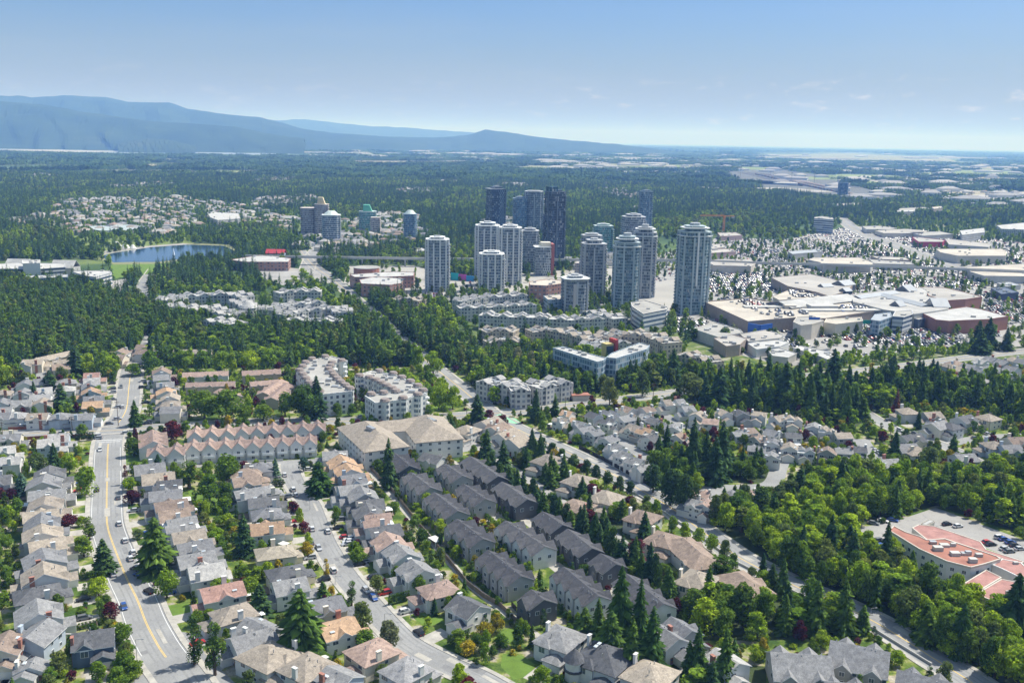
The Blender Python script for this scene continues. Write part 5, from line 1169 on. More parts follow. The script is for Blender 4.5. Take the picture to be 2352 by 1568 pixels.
# tower crane
p = at(1661,540); s = ppm(1661,540); hh = hgt(1661,540,497); root = link('tower_crane', None, None, p, .1); ORG = plain('crane_orange', (.65,.25,.06), .6, .05)
m = MB()
for dx in (-1.2,1.2):
    for dy in (-1.2,1.2): m.box(dx-.3, dx+.3, dy-.3, dy+.3, -.2, hh)
for i in range(int(hh/3)): m.box(-1.3,1.3,-1.3,1.3,i*3,i*3+.5)
obj('mast', m, ORG, root); m = MB(); jl = 58/s; m.box(-jl, 24/s, -.9, .9, hh, hh+1.1); m.box(-jl*.95, 0, -.3, .3, hh+2.4, hh+2.9)
for i in range(18): m.box(-jl+i*jl/18, -jl+i*jl/18+.5, -.3, .3, hh+1, hh+2.6)
obj('jib', m, ORG, root); m = MB(); m.box(18/s, 24/s, -1.5, 1.5, hh-3, hh); obj('counterweight', m, CONC, root); m = MB(); m.box(-1.6,1.6,-2.6,-1.2,hh-2.6,hh); obj('cab', m, ORG, root)
tag(root, 'orange tower crane above the construction site right of the tallest front tower', 'crane'); anchor(1661,540,'the orange crane')
flat('building_site', [(1648,535),(1690,534),(1705,541),(1655,543)], 7, PINKW, RF_b, 'low concrete building under construction beneath the orange crane', 'building site')
# gas station canopy and shelters
for q, l, uv in (('tan','small tan kiosk by the cross street intersection',(1332,918)),):
    p = at(*uv); root = link('kiosk', None, None, p, .2); m = MB(); m.box(-5,5,-2.5,2.5,-.1,3.2); obj('wall', m, TANW, root); m = MB(); m.box(-5.5,5.5,-3,3,3.2,3.6); obj('roof', m, RF_r, root); tag(root, l, 'kiosk')
# ================================================================== vegetation
LM = {'con_dark': leaf('needles_dark', (.050,.095,.040), .28, .35), 'con_mid': leaf('needles_mid', (.075,.135,.034), .32, .35), 'con_blue': leaf('needles_blue', (.08,.14,.11), .25, .3),
      'br_green': leaf('leaves_green', (.15,.24,.036), .5), 'br_light': leaf('leaves_light', (.26,.365,.036), .52), 'br_dark': leaf('leaves_dark', (.09,.155,.032), .45), 'br_olive': leaf('leaves_olive', (.145,.19,.06), .48),
      'plum': leaf('leaves_plum', (.085,.022,.035), .3), 'yellow': leaf('leaves_yellow', (.30,.25,.03), .35), 'cedar': leaf('leaves_cedar', (.06,.10,.018), .25), 'pink': leaf('blossom_pink', (.42,.16,.17), .3), 'rust': leaf('needles_rust', (.17,.07,.05), .2),
      'cream': leaf('leaves_cream', (.26,.26,.14), .35)}
def conifer(name, seed, lv=24, br=11, R=3.6, Ht=20, bare=.06, parts=True, pw=.68):
    r = random.Random(seed); c = MB(); t = MB()
    gap = [r.random() < .10 for _ in range(lv)]
    for i in range(lv):
        k = (i+.5)/lv; z = Ht*(bare+(1-bare)*k); rad = R*((1-k)**pw)*(.72+.42*r.random())*(.7 if gap[i] else 1)+.18
        n = max(4, int(br*(1-k*.55)))
        for j in range(n):
            a = 2*pi*(j+r.random()*.8)/n; ra = rad*r.uniform(.5, 1.2); dr = ra*r.uniform(.22, .6); wd = ra*r.uniform(.13, .25)+.12; zz = z+r.uniform(-.3, .3)
            ca, sa = cos(a), sin(a)
            b0 = (ca*.1*ra, sa*.1*ra, zz+.25); tp = (ca*ra, sa*ra, zz-dr); m1 = (ca*ra*.6-sa*wd, sa*ra*.6+ca*wd, zz-dr*.55-wd*.25); m2 = (ca*ra*.6+sa*wd, sa*ra*.6-ca*wd, zz-dr*.55-wd*.25); mm = (ca*ra*.58, sa*ra*.58, zz-dr*.2+.12)
            c.add([b0, m1, tp, m2, mm], [(0,1,4),(1,2,4),(0,4,3),(4,2,3)])
    t.cyl(0, 0, -.3, Ht*.9, Ht*.018, .04, 6); t.cyl(0, 0, Ht*.9, Ht*1.01, .09, .01, 4)
    return t, c
def broad(name, seed, n=1100, R=3.6, Ht=9, lobes=11, leafs=.62, low=.08, flat_=1.0):
    r = random.Random(seed); c = MB(); t = MB(); L = []
    for i in range(lobes):
        k = r.random(); a = r.uniform(0, 2*pi)+i*2.4; rr = R*.62*sqrt(r.random())*(1-abs(k-.4)*.8)
        L.append((cos(a)*rr, sin(a)*rr, Ht*(low+.12+(.92-low-.12)*k*.86), R*r.uniform(.34, .56)*(1.1-k*.45)))
    L.append((0, 0, Ht*.5, R*.62)); L.append((0, 0, Ht*.78, R*.42))
    per = n//len(L)
    for (x, y, z, s) in L:
        for j in range(per):
            v = Vector((r.gauss(0,1), r.gauss(0,1), r.gauss(0,.9)+.18)).normalized(); d = s*r.uniform(.72, 1.08)
            p = Vector((x, y, z))+Vector((v.x*d, v.y*d, v.z*d*.85*flat_)); nrm = (v+Vector((r.uniform(-.7,.7), r.uniform(-.7,.7), r.uniform(-.4,.8)))).normalized()
            a = nrm.orthogonal().normalized(); b = nrm.cross(a); an = r.uniform(0, pi); a, b = a*cos(an)+b*sin(an), b*cos(an)-a*sin(an); q = leafs*r.uniform(.6, 1.25)
            c.add([p-a*q*.5, p+b*q*.34-nrm*.06, p+a*q*.5, p-b*q*.34+nrm*.05], [(0,1,2,3)])
    t.cyl(0, 0, -.3, Ht*.5, Ht*.03, Ht*.017, 6)
    for j in range(5):
        a = j*1.26+r.random(); x, y, z, s = L[j % len(L)]
        m = Vector((x, y, z))-Vector((0, 0, Ht*.3)); q = Vector((-sin(a), cos(a), 0))*.07
        t.add([Vector((0,0,Ht*.3))+q*2, Vector((0,0,Ht*.3))-q*2, Vector((x,y,z))-q, Vector((x,y,z))+q, Vector((0,0,Ht*.3+.3))], [(0,1,2,3),(4,0,3),(1,4,2)])
    return t, c
def two(name, t, c):   # a tree of one mesh for those too small to show their parts: slot 0 leaves, slot 1 bark
    m = MB(); m.add(c.v, c.f, 0); m.add(t.v, t.f, 1); return mesh(name, m, [LM['br_green'], BARK])
PRO = {}
def reg(key, hi, lo, Ht, R):
    PRO[key] = dict(hi=[(mesh('trunk', a, [BARK]), mesh('crown', b, [LM['br_green']])) for a, b in hi], lo=[two('tree_lo', a, b) for a, b in lo], Ht=Ht, R=R)
reg('con', [conifer('c', s, 40, 20, 3.4) for s in (1,2,3)], [conifer('c', s, 15, 10, 3.4) for s in (4,5,6)], 20, 3.4)
reg('fir', [conifer('f', s, 40, 26, 5.2, pw=.6) for s in (7,8)], [conifer('f', s, 15, 12, 5.2, pw=.6) for s in (9,10)], 20, 5.2)
reg('ced', [broad('s', s, 1300, 2.6, 12, 9, .5, .02, 1.6) for s in (11,12)], [broad('s', s, 260, 2.6, 12, 7, 1.0, .02, 1.6) for s in (13,)], 12, 2.6)
reg('br', [broad('b', s, 2000, lobes=14) for s in (21,22,23,24)], [broad('b', s, 440, leafs=1.15) for s in (25,26,27)], 9, 3.9)
reg('pop', [broad('p', s, 1100, 2.1, 13, 12, .55, .1, 1.4) for s in (31,32)], [broad('p', s, 240, 2.1, 13, 10, 1.15, .1, 1.4) for s in (33,)], 13, 2.1)
reg('sh', [broad('h', s, 420, 1.5, 2.2, 7, .38, .02) for s in (41,42,43)], [broad('h', s, 90, 1.5, 2.2, 5, .8, .02) for s in (44,)], 2.2, 1.5)
TREES = []   # dict(kind, proto, mat, x, y, h, r)
def T(u, vt, vb, proto, mat, rpx=None, nm=None, lab=None):
    b = at(u, vb); h = hgt(u, vb, vt); r = (rpx/ppm(u, vb))*(1.3 if proto in ('con','fir') else 1.12) if rpx else None
    TREES.append(dict(p=proto, m=mat, x=b.x, y=b.y, h=h, r=r, lab=lab, hero=True)); 
    OCC_HERO.append((b.x, b.y, (r or h*.18)))
OCC_HERO = []
HT = """fir con_mid 360 1187 1315 46;ced con_mid 447 1397 1525 25;ced con_mid 494 1415 1550 27;ced cedar 205 1180 1240 21;con con_dark 240 1236 1316 26;br br_green 193 1225 1278 30;br br_light 227 1322 1370 27;
br br_light 383 1303 1372 32;br br_green 278 1426 1478 32;br br_green 290 1468 1512 28;br br_green 285 1488 1548 30;br br_green 228 1515 1562 24;fir con_mid 693 1352 1508 60;con con_dark 562 1180 1275 22;con con_dark 598 1340 1412 24;br br_green 575 1320 1372 24;
con con_dark 893 1005 1120 19;fir con_mid 733 1058 1135 30;con con_blue 634 1050 1104 12;br con_blue 697 1045 1082 14;con con_dark 126 1016 1080 16;br br_olive 92 1038 1088 26;br br_light 160 1034 1088 24;br br_light 200 1065 1135 33;
con con_blue 52 1084 1138 19;br plum 24 1118 1152 17;br br_dark 308 1000 1048 21;ced rust 290 1062 1112 8;br br_light 300 1092 1128 20;con con_mid 311 918 978 14;br plum 398 962 1012 26;br plum 303 1122 1158 22;ced br_dark 435 1052 1122 30;
br br_green 520 1036 1112 36;con con_dark 365 1042 1090 15;br br_green 482 1082 1150 28;br br_dark 520 1100 1170 26;br plum 157 1177 1212 24;ced con_mid 808 1328 1392 17;br br_olive 833 1375 1442 31;br cream 897 1418 1490 26;br br_green 842 1442 1490 34;
ced yellow 749 1277 1325 11;con con_mid 742 1334 1382 17;br plum 820 1236 1262 16;br br_green 824 1254 1292 24;br br_green 713 1282 1312 11;br plum 675 1148 1178 21;br plum 698 1196 1222 18;br br_olive 868 1316 1362 21;ced con_mid 769 1155 1212 11;
br plum 958 1394 1414 10;br yellow 540 1205 1240 20;br br_light 516 1135 1175 24;br br_light 456 1146 1175 22;ced cedar 330 1120 1150 10;br yellow 458 1150 1176 12;br br_light 500 1210 1245 26;
fir con_mid 1422 1300 1495 34;con con_mid 1466 1328 1500 26;con con_mid 1372 1372 1480 20;fir con_mid 1342 1394 1470 26;con con_mid 1495 1392 1540 28;fir con_mid 1400 1402 1525 38;con con_mid 1450 1420 1548 26;br br_light 1615 1366 1452 42;br br_green 1655 1372 1440 36;
br br_dark 1705 1332 1440 44;br br_green 1755 1350 1432 30;con con_dark 1904 1180 1292 22;con con_dark 1947 1203 1288 21;con con_mid 1872 1332 1455 26;con con_mid 1935 1330 1455 27;con con_mid 1600 1438 1560 24;con con_mid 1662 1442 1575 26;con con_mid 1580 1470 1560 18;
con con_mid 1980 1388 1452 20;fir con_dark 2324 1315 1465 40;br br_dark 2130 1282 1395 40;br br_green 1860 1320 1400 32;con rust 2058 892 945 8;br br_green 1908 1388 1445 22;br pink 1875 1512 1540 20;br pink 1905 1508 1535 16;
con con_dark 1530 975 1045 14;con con_dark 1590 958 1085 20;con con_dark 1620 990 1090 18;con con_dark 1655 965 1095 24;con con_dark 1640 1000 1112 22;br con_dark 1500 1060 1130 26;br con_dark 1540 1070 1160 34;br con_dark 1570 1080 1175 34;br br_light 1600 1080 1125 18;
con con_dark 2053 988 1058 15;con con_dark 2108 940 985 9;con con_mid 2187 995 1052 15;ced cedar 2280 985 1020 11;br br_olive 2135 1020 1090 34;br br_light 2225 1065 1110 30;br br_light 2140 1080 1130 30;
con con_dark 1096 905 985 22;con con_dark 1037 960 1012 15;con con_dark 1118 985 1070 18;con con_dark 1155 1010 1095 20;con con_dark 1230 892 968 14;con con_dark 1275 912 955 12;br plum 1122 938 965 14;br plum 1155 948 985 18;br plum 385 920 948 14;
con con_mid 479 860 900 15;br plum 401 862 890 14;ced br_light 422 862 902 12;ced br_light 430 905 938 10;br br_green 470 890 962 38;br br_green 520 888 965 42;br br_green 560 925 965 22;br br_green 605 925 965 26;br br_green 655 895 955 28;br br_dark 700 875 965 42;con con_dark 728 862 960 22;
con br_light 688 820 875 14;br br_light 206 805 868 20;br br_light 243 800 868 24;br br_light 262 820 865 20;br br_light 5 810 890 24;br br_green 347 800 858 28;br br_green 310 832 862 24;br br_green 420 800 855 28;br br_green 465 800 855 26;br br_light 510 800 858 26;br br_light 535 805 858 14;br br_light 578 800 858 30;br br_light 618 795 858 26;
con con_dark 142 880 945 22;con con_dark 115 850 900 22;con con_dark 80 875 925 10;br br_olive 140 838 875 18;br br_olive 60 850 885 18;con con_dark 175 795 860 24;con con_dark 215 800 850 18;
br br_light 1012 862 915 20;br br_light 985 880 925 18;br br_light 950 858 905 24;br br_light 1040 880 940 22;br br_light 1008 880 940 22;br br_light 930 840 890 18;br br_light 995 800 862 26;br br_light 960 790 850 22;
br br_green 735 920 955 14;br br_green 775 922 955 16;br br_green 808 924 955 14;br br_green 840 922 955 14;br br_green 880 922 955 16;br br_green 917 918 955 16;br br_green 938 915 952 14;br br_green 985 928 955 14;br br_green 1020 922 952 12;
ced br_olive 1475 800 862 14;br br_olive 1400 860 930 22;br br_olive 1475 845 910 22;con con_dark 1545 800 880 20;br br_olive 1585 850 920 34;con con_dark 1650 840 935 28;con con_dark 1870 850 950 26;con con_dark 1910 800 905 28;con con_dark 1800 830 940 26;
br br_dark 1665 748 785 20;con con_dark 2268 728 800 20;con con_dark 2245 735 795 18;con con_dark 2310 752 805 14;con con_dark 2250 760 812 22;br yellow 1300 762 785 8;br yellow 1312 768 785 8;br cream 1220 800 860 14;br cream 1190 790 850 14;
con con_mid 2360 1000 1075 20;br br_dark 2340 1055 1130 34;con con_dark 770 590 640 10;con con_dark 715 615 650 8"""
for ln in HT.replace('\n', '').split(';'):
    a = ln.split()
    if len(a) == 6: T(float(a[2]), float(a[3]), float(a[4]), a[0], a[1], float(a[5]))
for i in range(9): T(1240+i*26+RND.uniform(-3,3), 1000+i*12.6, 1040+i*13.2, 'br', RND.choice(['con_dark','br_dark']), 15)      # trees along the avenue
for i in range(16): T(1213+i*30, 1030+i*13.7, 1062+i*14.6, 'br', RND.choice(['br_green','br_light','br_olive']), RND.uniform(15,21))
for i in range(22): T(888-i*9.2, 795-i*8.6, 822-i*8.9, 'br', 'br_light', 13)
for i in range(22): T(868-i*9.2, 812-i*8.6, 836-i*8.9, 'br', 'br_light', 12)
for i in range(11): T(385+i*17, 653-(i%3), 672, 'br', 'br_light', 12)
for i in range(34):
    f = i/33; u = 1105+435*f+RND.uniform(-10,10); v = 1078+300*f+RND.uniform(-7,7); T(u, v-(48+38*f)*RND.uniform(.75,1.2), v, 'con' if RND.random() < .75 else 'br', RND.choice(['con_dark','con_mid']), RND.uniform(11,15)*(1+.4*f))
for a, b, w_ in CHB:
    d = Vector((b.x-a.x, b.y-a.y)); L = d.length; d /= L; nrm = Vector((-d.y, d.x)); k = int(L/2.7)
    for s_ in (1, -1):
        for i in range(k+1):
            if RND.random() < .22: continue
            q = Vector((a.x, a.y))+d*(L*i/max(1,k))+nrm*s_*(w_/2+RND.uniform(2.6,4.4)); t_ = RND.random()
            TREES.append(dict(p='ced' if t_ < .4 else ('sh' if t_ < .7 else 'br'), m=RND.choice(['con_mid','br_green','br_light','br_dark','br_green']), x=q.x, y=q.y, h=RND.uniform(3.2,5.5) if t_ < .4 else (2.4 if t_ < .7 else RND.uniform(3.5,5.5)), r=RND.uniform(.9,1.5) if t_ < .4 else RND.uniform(1.2,2), lab=None, hero=False))
def cedarhedge(a, b, n, hpx, rpx, mat='con_mid'):
    for i in range(n):
        f = i/max(1, n-1); u = a[0]+(b[0]-a[0])*f; v = a[1]+(b[1]-a[1])*f; T(u, v-hpx, v, 'ced', mat, rpx)
cedarhedge((895,1389),(938,1378), 9, 26, 6); cedarhedge((1030,1481),(1076,1466), 9, 26, 6); cedarhedge((176,1014),(214,1010), 7, 22, 6, 'con_dark'); cedarhedge((630,1116),(650,1116), 5, 18, 6, 'cedar')
cedarhedge((165,1332),(238,1330), 11, 22, 7, 'br_dark'); cedarhedge((150,1452),(240,1432), 12, 16, 7, 'cedar')
for j in range(3):                                             # columnar hedging along the charcoal rows
    A_, B_ = [((905,1090),(1190,1370)), ((1015,1100),(1240,1300)), ((955,1080),(1215,1330))][j]
    for i in range(46):
        f = i/45+RND.uniform(-.008,.008); u = A_[0]+(B_[0]-A_[0])*f; v = A_[1]+(B_[1]-A_[1])*f
        TREES.append(dict(p='ced' if j != 1 else 'sh', m=RND.choice(['con_dark','con_mid']) if j != 1 else RND.choice(['br_green','br_light']), x=at(u,v).x, y=at(u,v).y, h=RND.uniform(3.5,6) if j != 1 else 2.6, r=RND.uniform(.9,1.4) if j != 1 else 1.6, lab=None, hero=False))

for sgn in (1,):                                            # trees leaning over the shaded lower avenue
    L_ = [p for p in offs(ROADS['C'][0], sgn*10.5) if 1300 < projn(p[0], p[1])[1] < 1575]
    for i, (a, b) in enumerate(L_):
        for q in range(1):
            if sgn < 0 and RND.random() < .45: continue
            TREES.append(dict(p='br' if RND.random() < .8 else 'con', m=RND.choice(['br_green','br_light','br_dark']), x=a+RND.uniform(-4,4)+sgn*-1.5, y=b+RND.uniform(-4,4), h=RND.uniform(8,14), r=RND.uniform(3.4,5.2), lab=None, hero=True))
# woods and yards: jittered lattice over the plain, thinned by what already stands there
WOODS = [  # polygon (read on the photograph), share of conifers, leaf mixes, mean height
 ([(1640,1180),(1760,1165),(1860,1130),(1960,1085),(2080,1100),(2250,1100),(2420,1080),(2420,1245),(2352,1230),(2150,1160),(2060,1190),(1955,1210),(1970,1262),(2060,1300),(2110,1345),(2220,1392),(2420,1425),(2420,1640),(2360,1640),(2160,1505),(2030,1425),(1920,1370),(1850,1335),(1780,1300),(1700,1255),(1640,1215)], .10, ['br_light','br_green','br_light','br_olive','br_light','br_dark'], 13),
 ([(1540,905),(1620,872),(1760,880),(1900,900),(1990,880),(2170,880),(2420,900),(2420,985),(2250,942),(2140,935),(2070,928),(2000,955),(1960,985),(1880,962),(1760,945),(1640,935)], .4, ['br_green','br_dark','br_light','br_dark'], 15),
 ([(1080,830),(1200,800),(1380,835),(1530,845),(1640,862),(1520,893),(1330,905),(1240,925),(1120,930),(1080,880)], .3, ['br_green','br_dark','br_olive','br_light'], 13),
 ([(1480,1080),(1520,1040),(1600,1060),(1700,1062),(1800,1085),(1790,1108),(1620,1108),(1600,1180),(1540,1150)], .5, ['br_dark','br_green'], 11),
 ([(1110,1010),(1200,1070),(1300,1180),(1420,1270),(1520,1345),(1560,1330),(1480,1230),(1380,1150),(1290,1080),(1200,1010)], .6, ['br_dark','br_green','plum'], 11),
 ([(1530,1385),(1640,1330),(1790,1330),(1900,1370),(1960,1420),(2030,1460),(1930,1462),(1780,1470),(1680,1470),(1600,1470)], .45, ['br_green','br_light','br_dark'], 11),
 ([(1470,1495),(1560,1500),(1660,1520),(1760,1530),(1760,1640),(1560,1640)], .6, ['br_green','br_light'], 10),
 ([(180,800),(420,790),(700,790),(700,835),(640,842),(420,846),(360,830),(300,868),(170,868)], .35, ['br_light','br_green','br_dark'], 12),
 ([(-60,640),(60,650),(420,720),(600,755),(780,770),(800,690),(860,690),(960,760),(1060,800),(1060,850),(960,840),(860,845),(700,815),(520,800),(340,800),(170,800),(100,860),(-60,905)], .36, ['br_dark','br_green','br_olive','br_green'], 15),
]
BR = np.random.default_rng(5)
def lattice(x0, x1, y0, y1, st):
    X, Y = np.meshgrid(np.arange(x0, x1, st), np.arange(y0, y1, st), indexing='ij')
    return (X+BR.uniform(-.45, .45, X.shape)*st).ravel(), (Y+BR.uniform(-.45, .45, X.shape)*st).ravel()
HP = np.array([(a, b, c) for a, b, c in OCC_HERO])
def freehero(x, y, k=.75):
    ok = np.ones(len(x), bool)
    for a, b, c in HP: ok &= (x-a)**2+(y-b)**2 > (c*k+1)**2
    return ok
WP = []
for P, cs, mix, mh in WOODS:
    W_ = D([(u, min(v, 1620)) for u, v in P]); sheet('forest_floor', W_, FLOORM, .012, False, True); WP.append(W_); xs = [p[0] for p in W_]; ys_ = [p[1] for p in W_]
    x, y = lattice(min(xs), max(xs), min(ys_), max(ys_), 5.6); k = inpoly(x, y, W_) & ~occ(x, y); x, y = x[k], y[k]; k = freehero(x, y, .7); x, y = x[k], y[k]
    for a, b in zip(x, y):
        q = RND.random(); clump = .5+.5*sin(a*.045+b*.031)*sin(b*.05-a*.02)
        if q < cs*(.35+1.3*clump): TREES.append(dict(p='con' if RND.random() < .8 else 'fir', m=RND.choice(['con_dark','con_mid']), x=a, y=b, h=mh*RND.uniform(.8,1.4), r=mh*RND.uniform(.25,.36), lab=None, hero=False))
        else: TREES.append(dict(p='br' if RND.random() < .8 else 'pop', m=RND.choice(mix), x=a, y=b, h=mh*RND.uniform(.6,1.1), r=RND.uniform(3.4,6.2), lab=None, hero=False))
# yards of the near suburb
x, y = lattice(-360, 420, 140, 640, 3.8); k = ~occ(x, y)
for W_ in WP: k &= ~inpoly(x, y, W_)
x, y = x[k], y[k]; k = freehero(x, y, .8); x, y = x[k], y[k]; uu, vv = projn(x, y)
for a, b, u, v in zip(x, y, uu, vv):
    if not (-220 < u < 2570 and 850 < v < 1750): continue
    q = RND.random()
    if q < .36: TREES.append(dict(p='sh', m=RND.choice(['br_green','br_light','cedar','br_dark','br_green','yellow','br_light','br_light','plum']), x=a, y=b, h=RND.uniform(1.3,3.0), r=RND.uniform(1.1,2.1), lab=None, hero=False))
    elif q < .66: TREES.append(dict(p='br', m=RND.choice(['br_green','br_light','br_light','br_dark','br_olive','plum','yellow','br_green','br_green','br_light']), x=a, y=b, h=RND.uniform(3.4,8.2), r=RND.uniform(1.9,3.7), lab=None, hero=False))
    elif q < .73: TREES.append(dict(p=RND.choice(['con','ced','ced']), m=RND.choice(['con_mid','con_dark','cedar']), x=a, y=b, h=RND.uniform(3.5,8), r=RND.uniform(1,1.8), lab=None, hero=False))
# retail district and towers: street trees
x, y = lattice(-700, 1300, 560, 1500, 11); uu, vv = projn(x, y); k = inpoly(uu, vv, COMM) | inpoly(uu, vv, CIV) | inpoly(uu, vv, [(1500,585),(1650,545),(1500,560)])
k &= ~occ(x, y); k &= BR.random(len(x)) < .5
for a, b in zip(x[k], y[k]): TREES.append(dict(p=RND.choice(['br','br','br','con']), m=RND.choice(['br_light','br_green','br_green','br_olive']) if RND.random() < .85 else 'con_dark', x=a, y=b, h=RND.uniform(5,10), r=RND.uniform(2.2,3.8), lab=None, hero=False))

# the great woods beyond: everything not cleared
CLEAR = [COMM, CIV, PARK, RAIL,
         [(-50,600),(260,600),(270,640),(160,645),(-50,640)], [(360,330),(700,330),(700,345),(360,342)]]

SUB = [[(100,480),(160,455),(420,452),(560,470),(690,500),(680,530),(560,520),(430,532),(420,560),(160,545),(100,520)], [(660,480),(800,500),(960,500),(980,560),(860,575),(700,572),(640,530)], [(1430,394),(1640,370),(1690,400),(1600,417),(1500,412)], [(1975,428),(2352,398),(2420,480),(2200,480),(1980,470)]]
DIST = SUB + [[(1950,500),(2200,500),(2352,530),(2352,560),(2000,540)], [(355,668),(600,664),(610,750),(430,750),(355,705)], [(600,655),(810,650),(810,748),(630,745)], [(1030,668),(1500,690),(1600,745),(1600,800),(1560,835),(1440,842),(1250,835),(1060,815)]]
pts = []
for P, n in (([(110,485),(170,460),(420,455),(560,475),(690,505),(670,528),(560,520),(430,530),(400,548),(270,532),(160,545)], 330), ([(780,505),(960,500),(985,560),(860,572),(770,570)], 70), ([(1430,396),(1640,374),(1680,398),(1600,415),(1500,410)], 160),
             ([(1980,432),(2352,402),(2400,470),(2200,478),(2000,468)], 120), ([(1270,620),(1320,600),(1420,590),(1400,620)], 8), ([(690,540),(760,545),(880,572),(760,590),(690,575)], 26), ([(0,360),(130,352),(160,362),(10,375)], 16)):
    W_ = D(P); xs = [p[0] for p in W_]; ys_ = [p[1] for p in W_]; k = 0; q = 0
    while k < n and q < 8000:
        q += 1; a, b = RND.uniform(min(xs), max(xs)), RND.uniform(min(ys_), max(ys_))
        if inpoly(np.array([a]), np.array([b]), W_)[0] and all((a-c)**2+(b-d)**2 > 300 for c, d in pts[-60:]): pts.append((a, b)); k += 1
for a, b in pts: stamp_rect((a, b), 17, 15, 0)
def wood(x0, x1, y0, y1, st, dens, hm):
    x, y = lattice(x0, x1, y0, y1, st); k = (np.abs(x) < .56*y+70) & ~occ(x, y); x, y = x[k], y[k]; u, v = projn(x, y)
    k = v < 842
    for P in CLEAR: k &= ~inpoly(u, v, P)
    for W_ in WP: k &= ~inpoly(x, y, W_)
    sp_ = np.zeros(len(x), bool)
    for P in DIST: sp_ |= inpoly(u, v, P)
    k &= ~sp_
    x, y, u, v = x[k], y[k], u[k], v[k]
    n1 = np.sin(x*.0061+1.3)*np.cos(y*.0043-.7)+.6*np.sin(x*.017-y*.011)+.35*np.sin(x*.04+y*.05); n2 = np.sin(x*.009+y*.0021+2)*np.sin(y*.0063)+.5*np.sin(x*.023+1)
    k = (BR.random(len(x)) < dens) & ~((np.sin(x*.021+y*.013+1)*np.sin(y*.017-x*.009) > .80)); 
    return x[k], y[k], u[k], v[k], n1[k], n2[k]
FAR = []
x, y, u, v, n1, n2 = wood(-900, 900, 560, 1500, 8.2, .93, 1)
for a, b, uu_, vv_, p_, q_ in zip(x, y, u, v, n1, n2):
    if 1500 < uu_ and 520 < vv_: continue
    con = RND.random() < (.78 if p_ > .2 else (.42 if p_ > -.15 else .12))
    if con: TREES.append(dict(p='con', m=RND.choice(['con_dark','con_dark','con_mid']), x=a, y=b, h=RND.uniform(12,22), r=RND.uniform(3.0,4.6), lab=None, hero=False))
    else: TREES.append(dict(p='br', m=RND.choice(['br_dark','br_green','br_green'] if q_ > 0 else ['br_olive','br_light','br_green']), x=a, y=b, h=RND.uniform(8,14), r=RND.uniform(4,6.4), lab=None, hero=False))
x, y, u, v, n1, n2 = wood(-2000, 2000, 1500, 3500, 11, .95, 1)
for a, b, uu_, vv_, p_, q_ in zip(x, y, u, v, n1, n2):
    if 1500 < uu_ and 520 < vv_ < 560 and RND.random() < .5: continue
    con = RND.random() < (.7 if p_ > 0 else .2); ur = q_ > .75 or (uu_ > 1300 and vv_ < 440 and q_ > .1)
    if ur and RND.random() < .55: FAR.append((a, b)); continue
    if con: TREES.append(dict(p='con', m=RND.choice(['con_dark','con_mid','con_dark']), x=a, y=b, h=RND.uniform(13,23), r=RND.uniform(4.2,6), lab=None, hero=False))
    else: TREES.append(dict(p='br', m=RND.choice(['br_dark','br_green'] if q_ > 0 else ['br_olive','br_green','br_light']), x=a, y=b, h=RND.uniform(9,15), r=RND.uniform(5.5,8), lab=None, hero=False))
x, y = lattice(-2000, 2000, 600, 4600, 10.5); k = (np.abs(x) < .56*y+70) & ~occ(x, y); x, y = x[k], y[k]; u, v = projn(x, y); sel = np.zeros(len(x), bool)
for P in DIST: sel |= inpoly(u, v, P)
sel &= BR.random(len(x)) < .74
for a, b in zip(x[sel], y[sel]):
    con = RND.random() < .2
    TREES.append(dict(p='con' if con else 'br', m=RND.choice(['con_dark','con_mid']) if con else RND.choice(['br_green','br_light','br_green','br_dark']), x=a, y=b, h=RND.uniform(10,17) if con else RND.uniform(6,11), r=RND.uniform(2.8,4.8), lab=None, hero=False))
x, y = lattice(-1000, -300, 900, 1900, 9); u, v = projn(x, y); sel = (inpoly(u, v, PARK) & (BR.random(len(x)) < .34)) | (inpoly(u, v, [(240,604),(420,602),(440,640),(250,648)]) & (BR.random(len(x)) < .4)); sel &= ~occ(x, y)
for a, b in zip(x[sel], y[sel]): TREES.append(dict(p='br', m=RND.choice(['br_green','br_light','br_dark','con_mid']), x=a, y=b, h=RND.uniform(6,13), r=RND.uniform(3,5.5), lab=None, hero=False))
PS = [(1780,838),(1990,818),(2352,794),(2420,800),(2352,800),(2200,817),(2060,834),(1914,849),(1790,860)]
x, y = lattice(200, 1000, 520, 800, 6); u, v = projn(x, y); sel = inpoly(u, v, PS) & ~occ(x, y) & (BR.random(len(x)) < .8)
for a, b in zip(x[sel], y[sel]): TREES.append(dict(p='br' if RND.random() < .7 else 'pop', m=RND.choice(['br_green','br_light','br_light']), x=a, y=b, h=RND.uniform(5,11), r=RND.uniform(2.4,3.8), lab=None, hero=False))
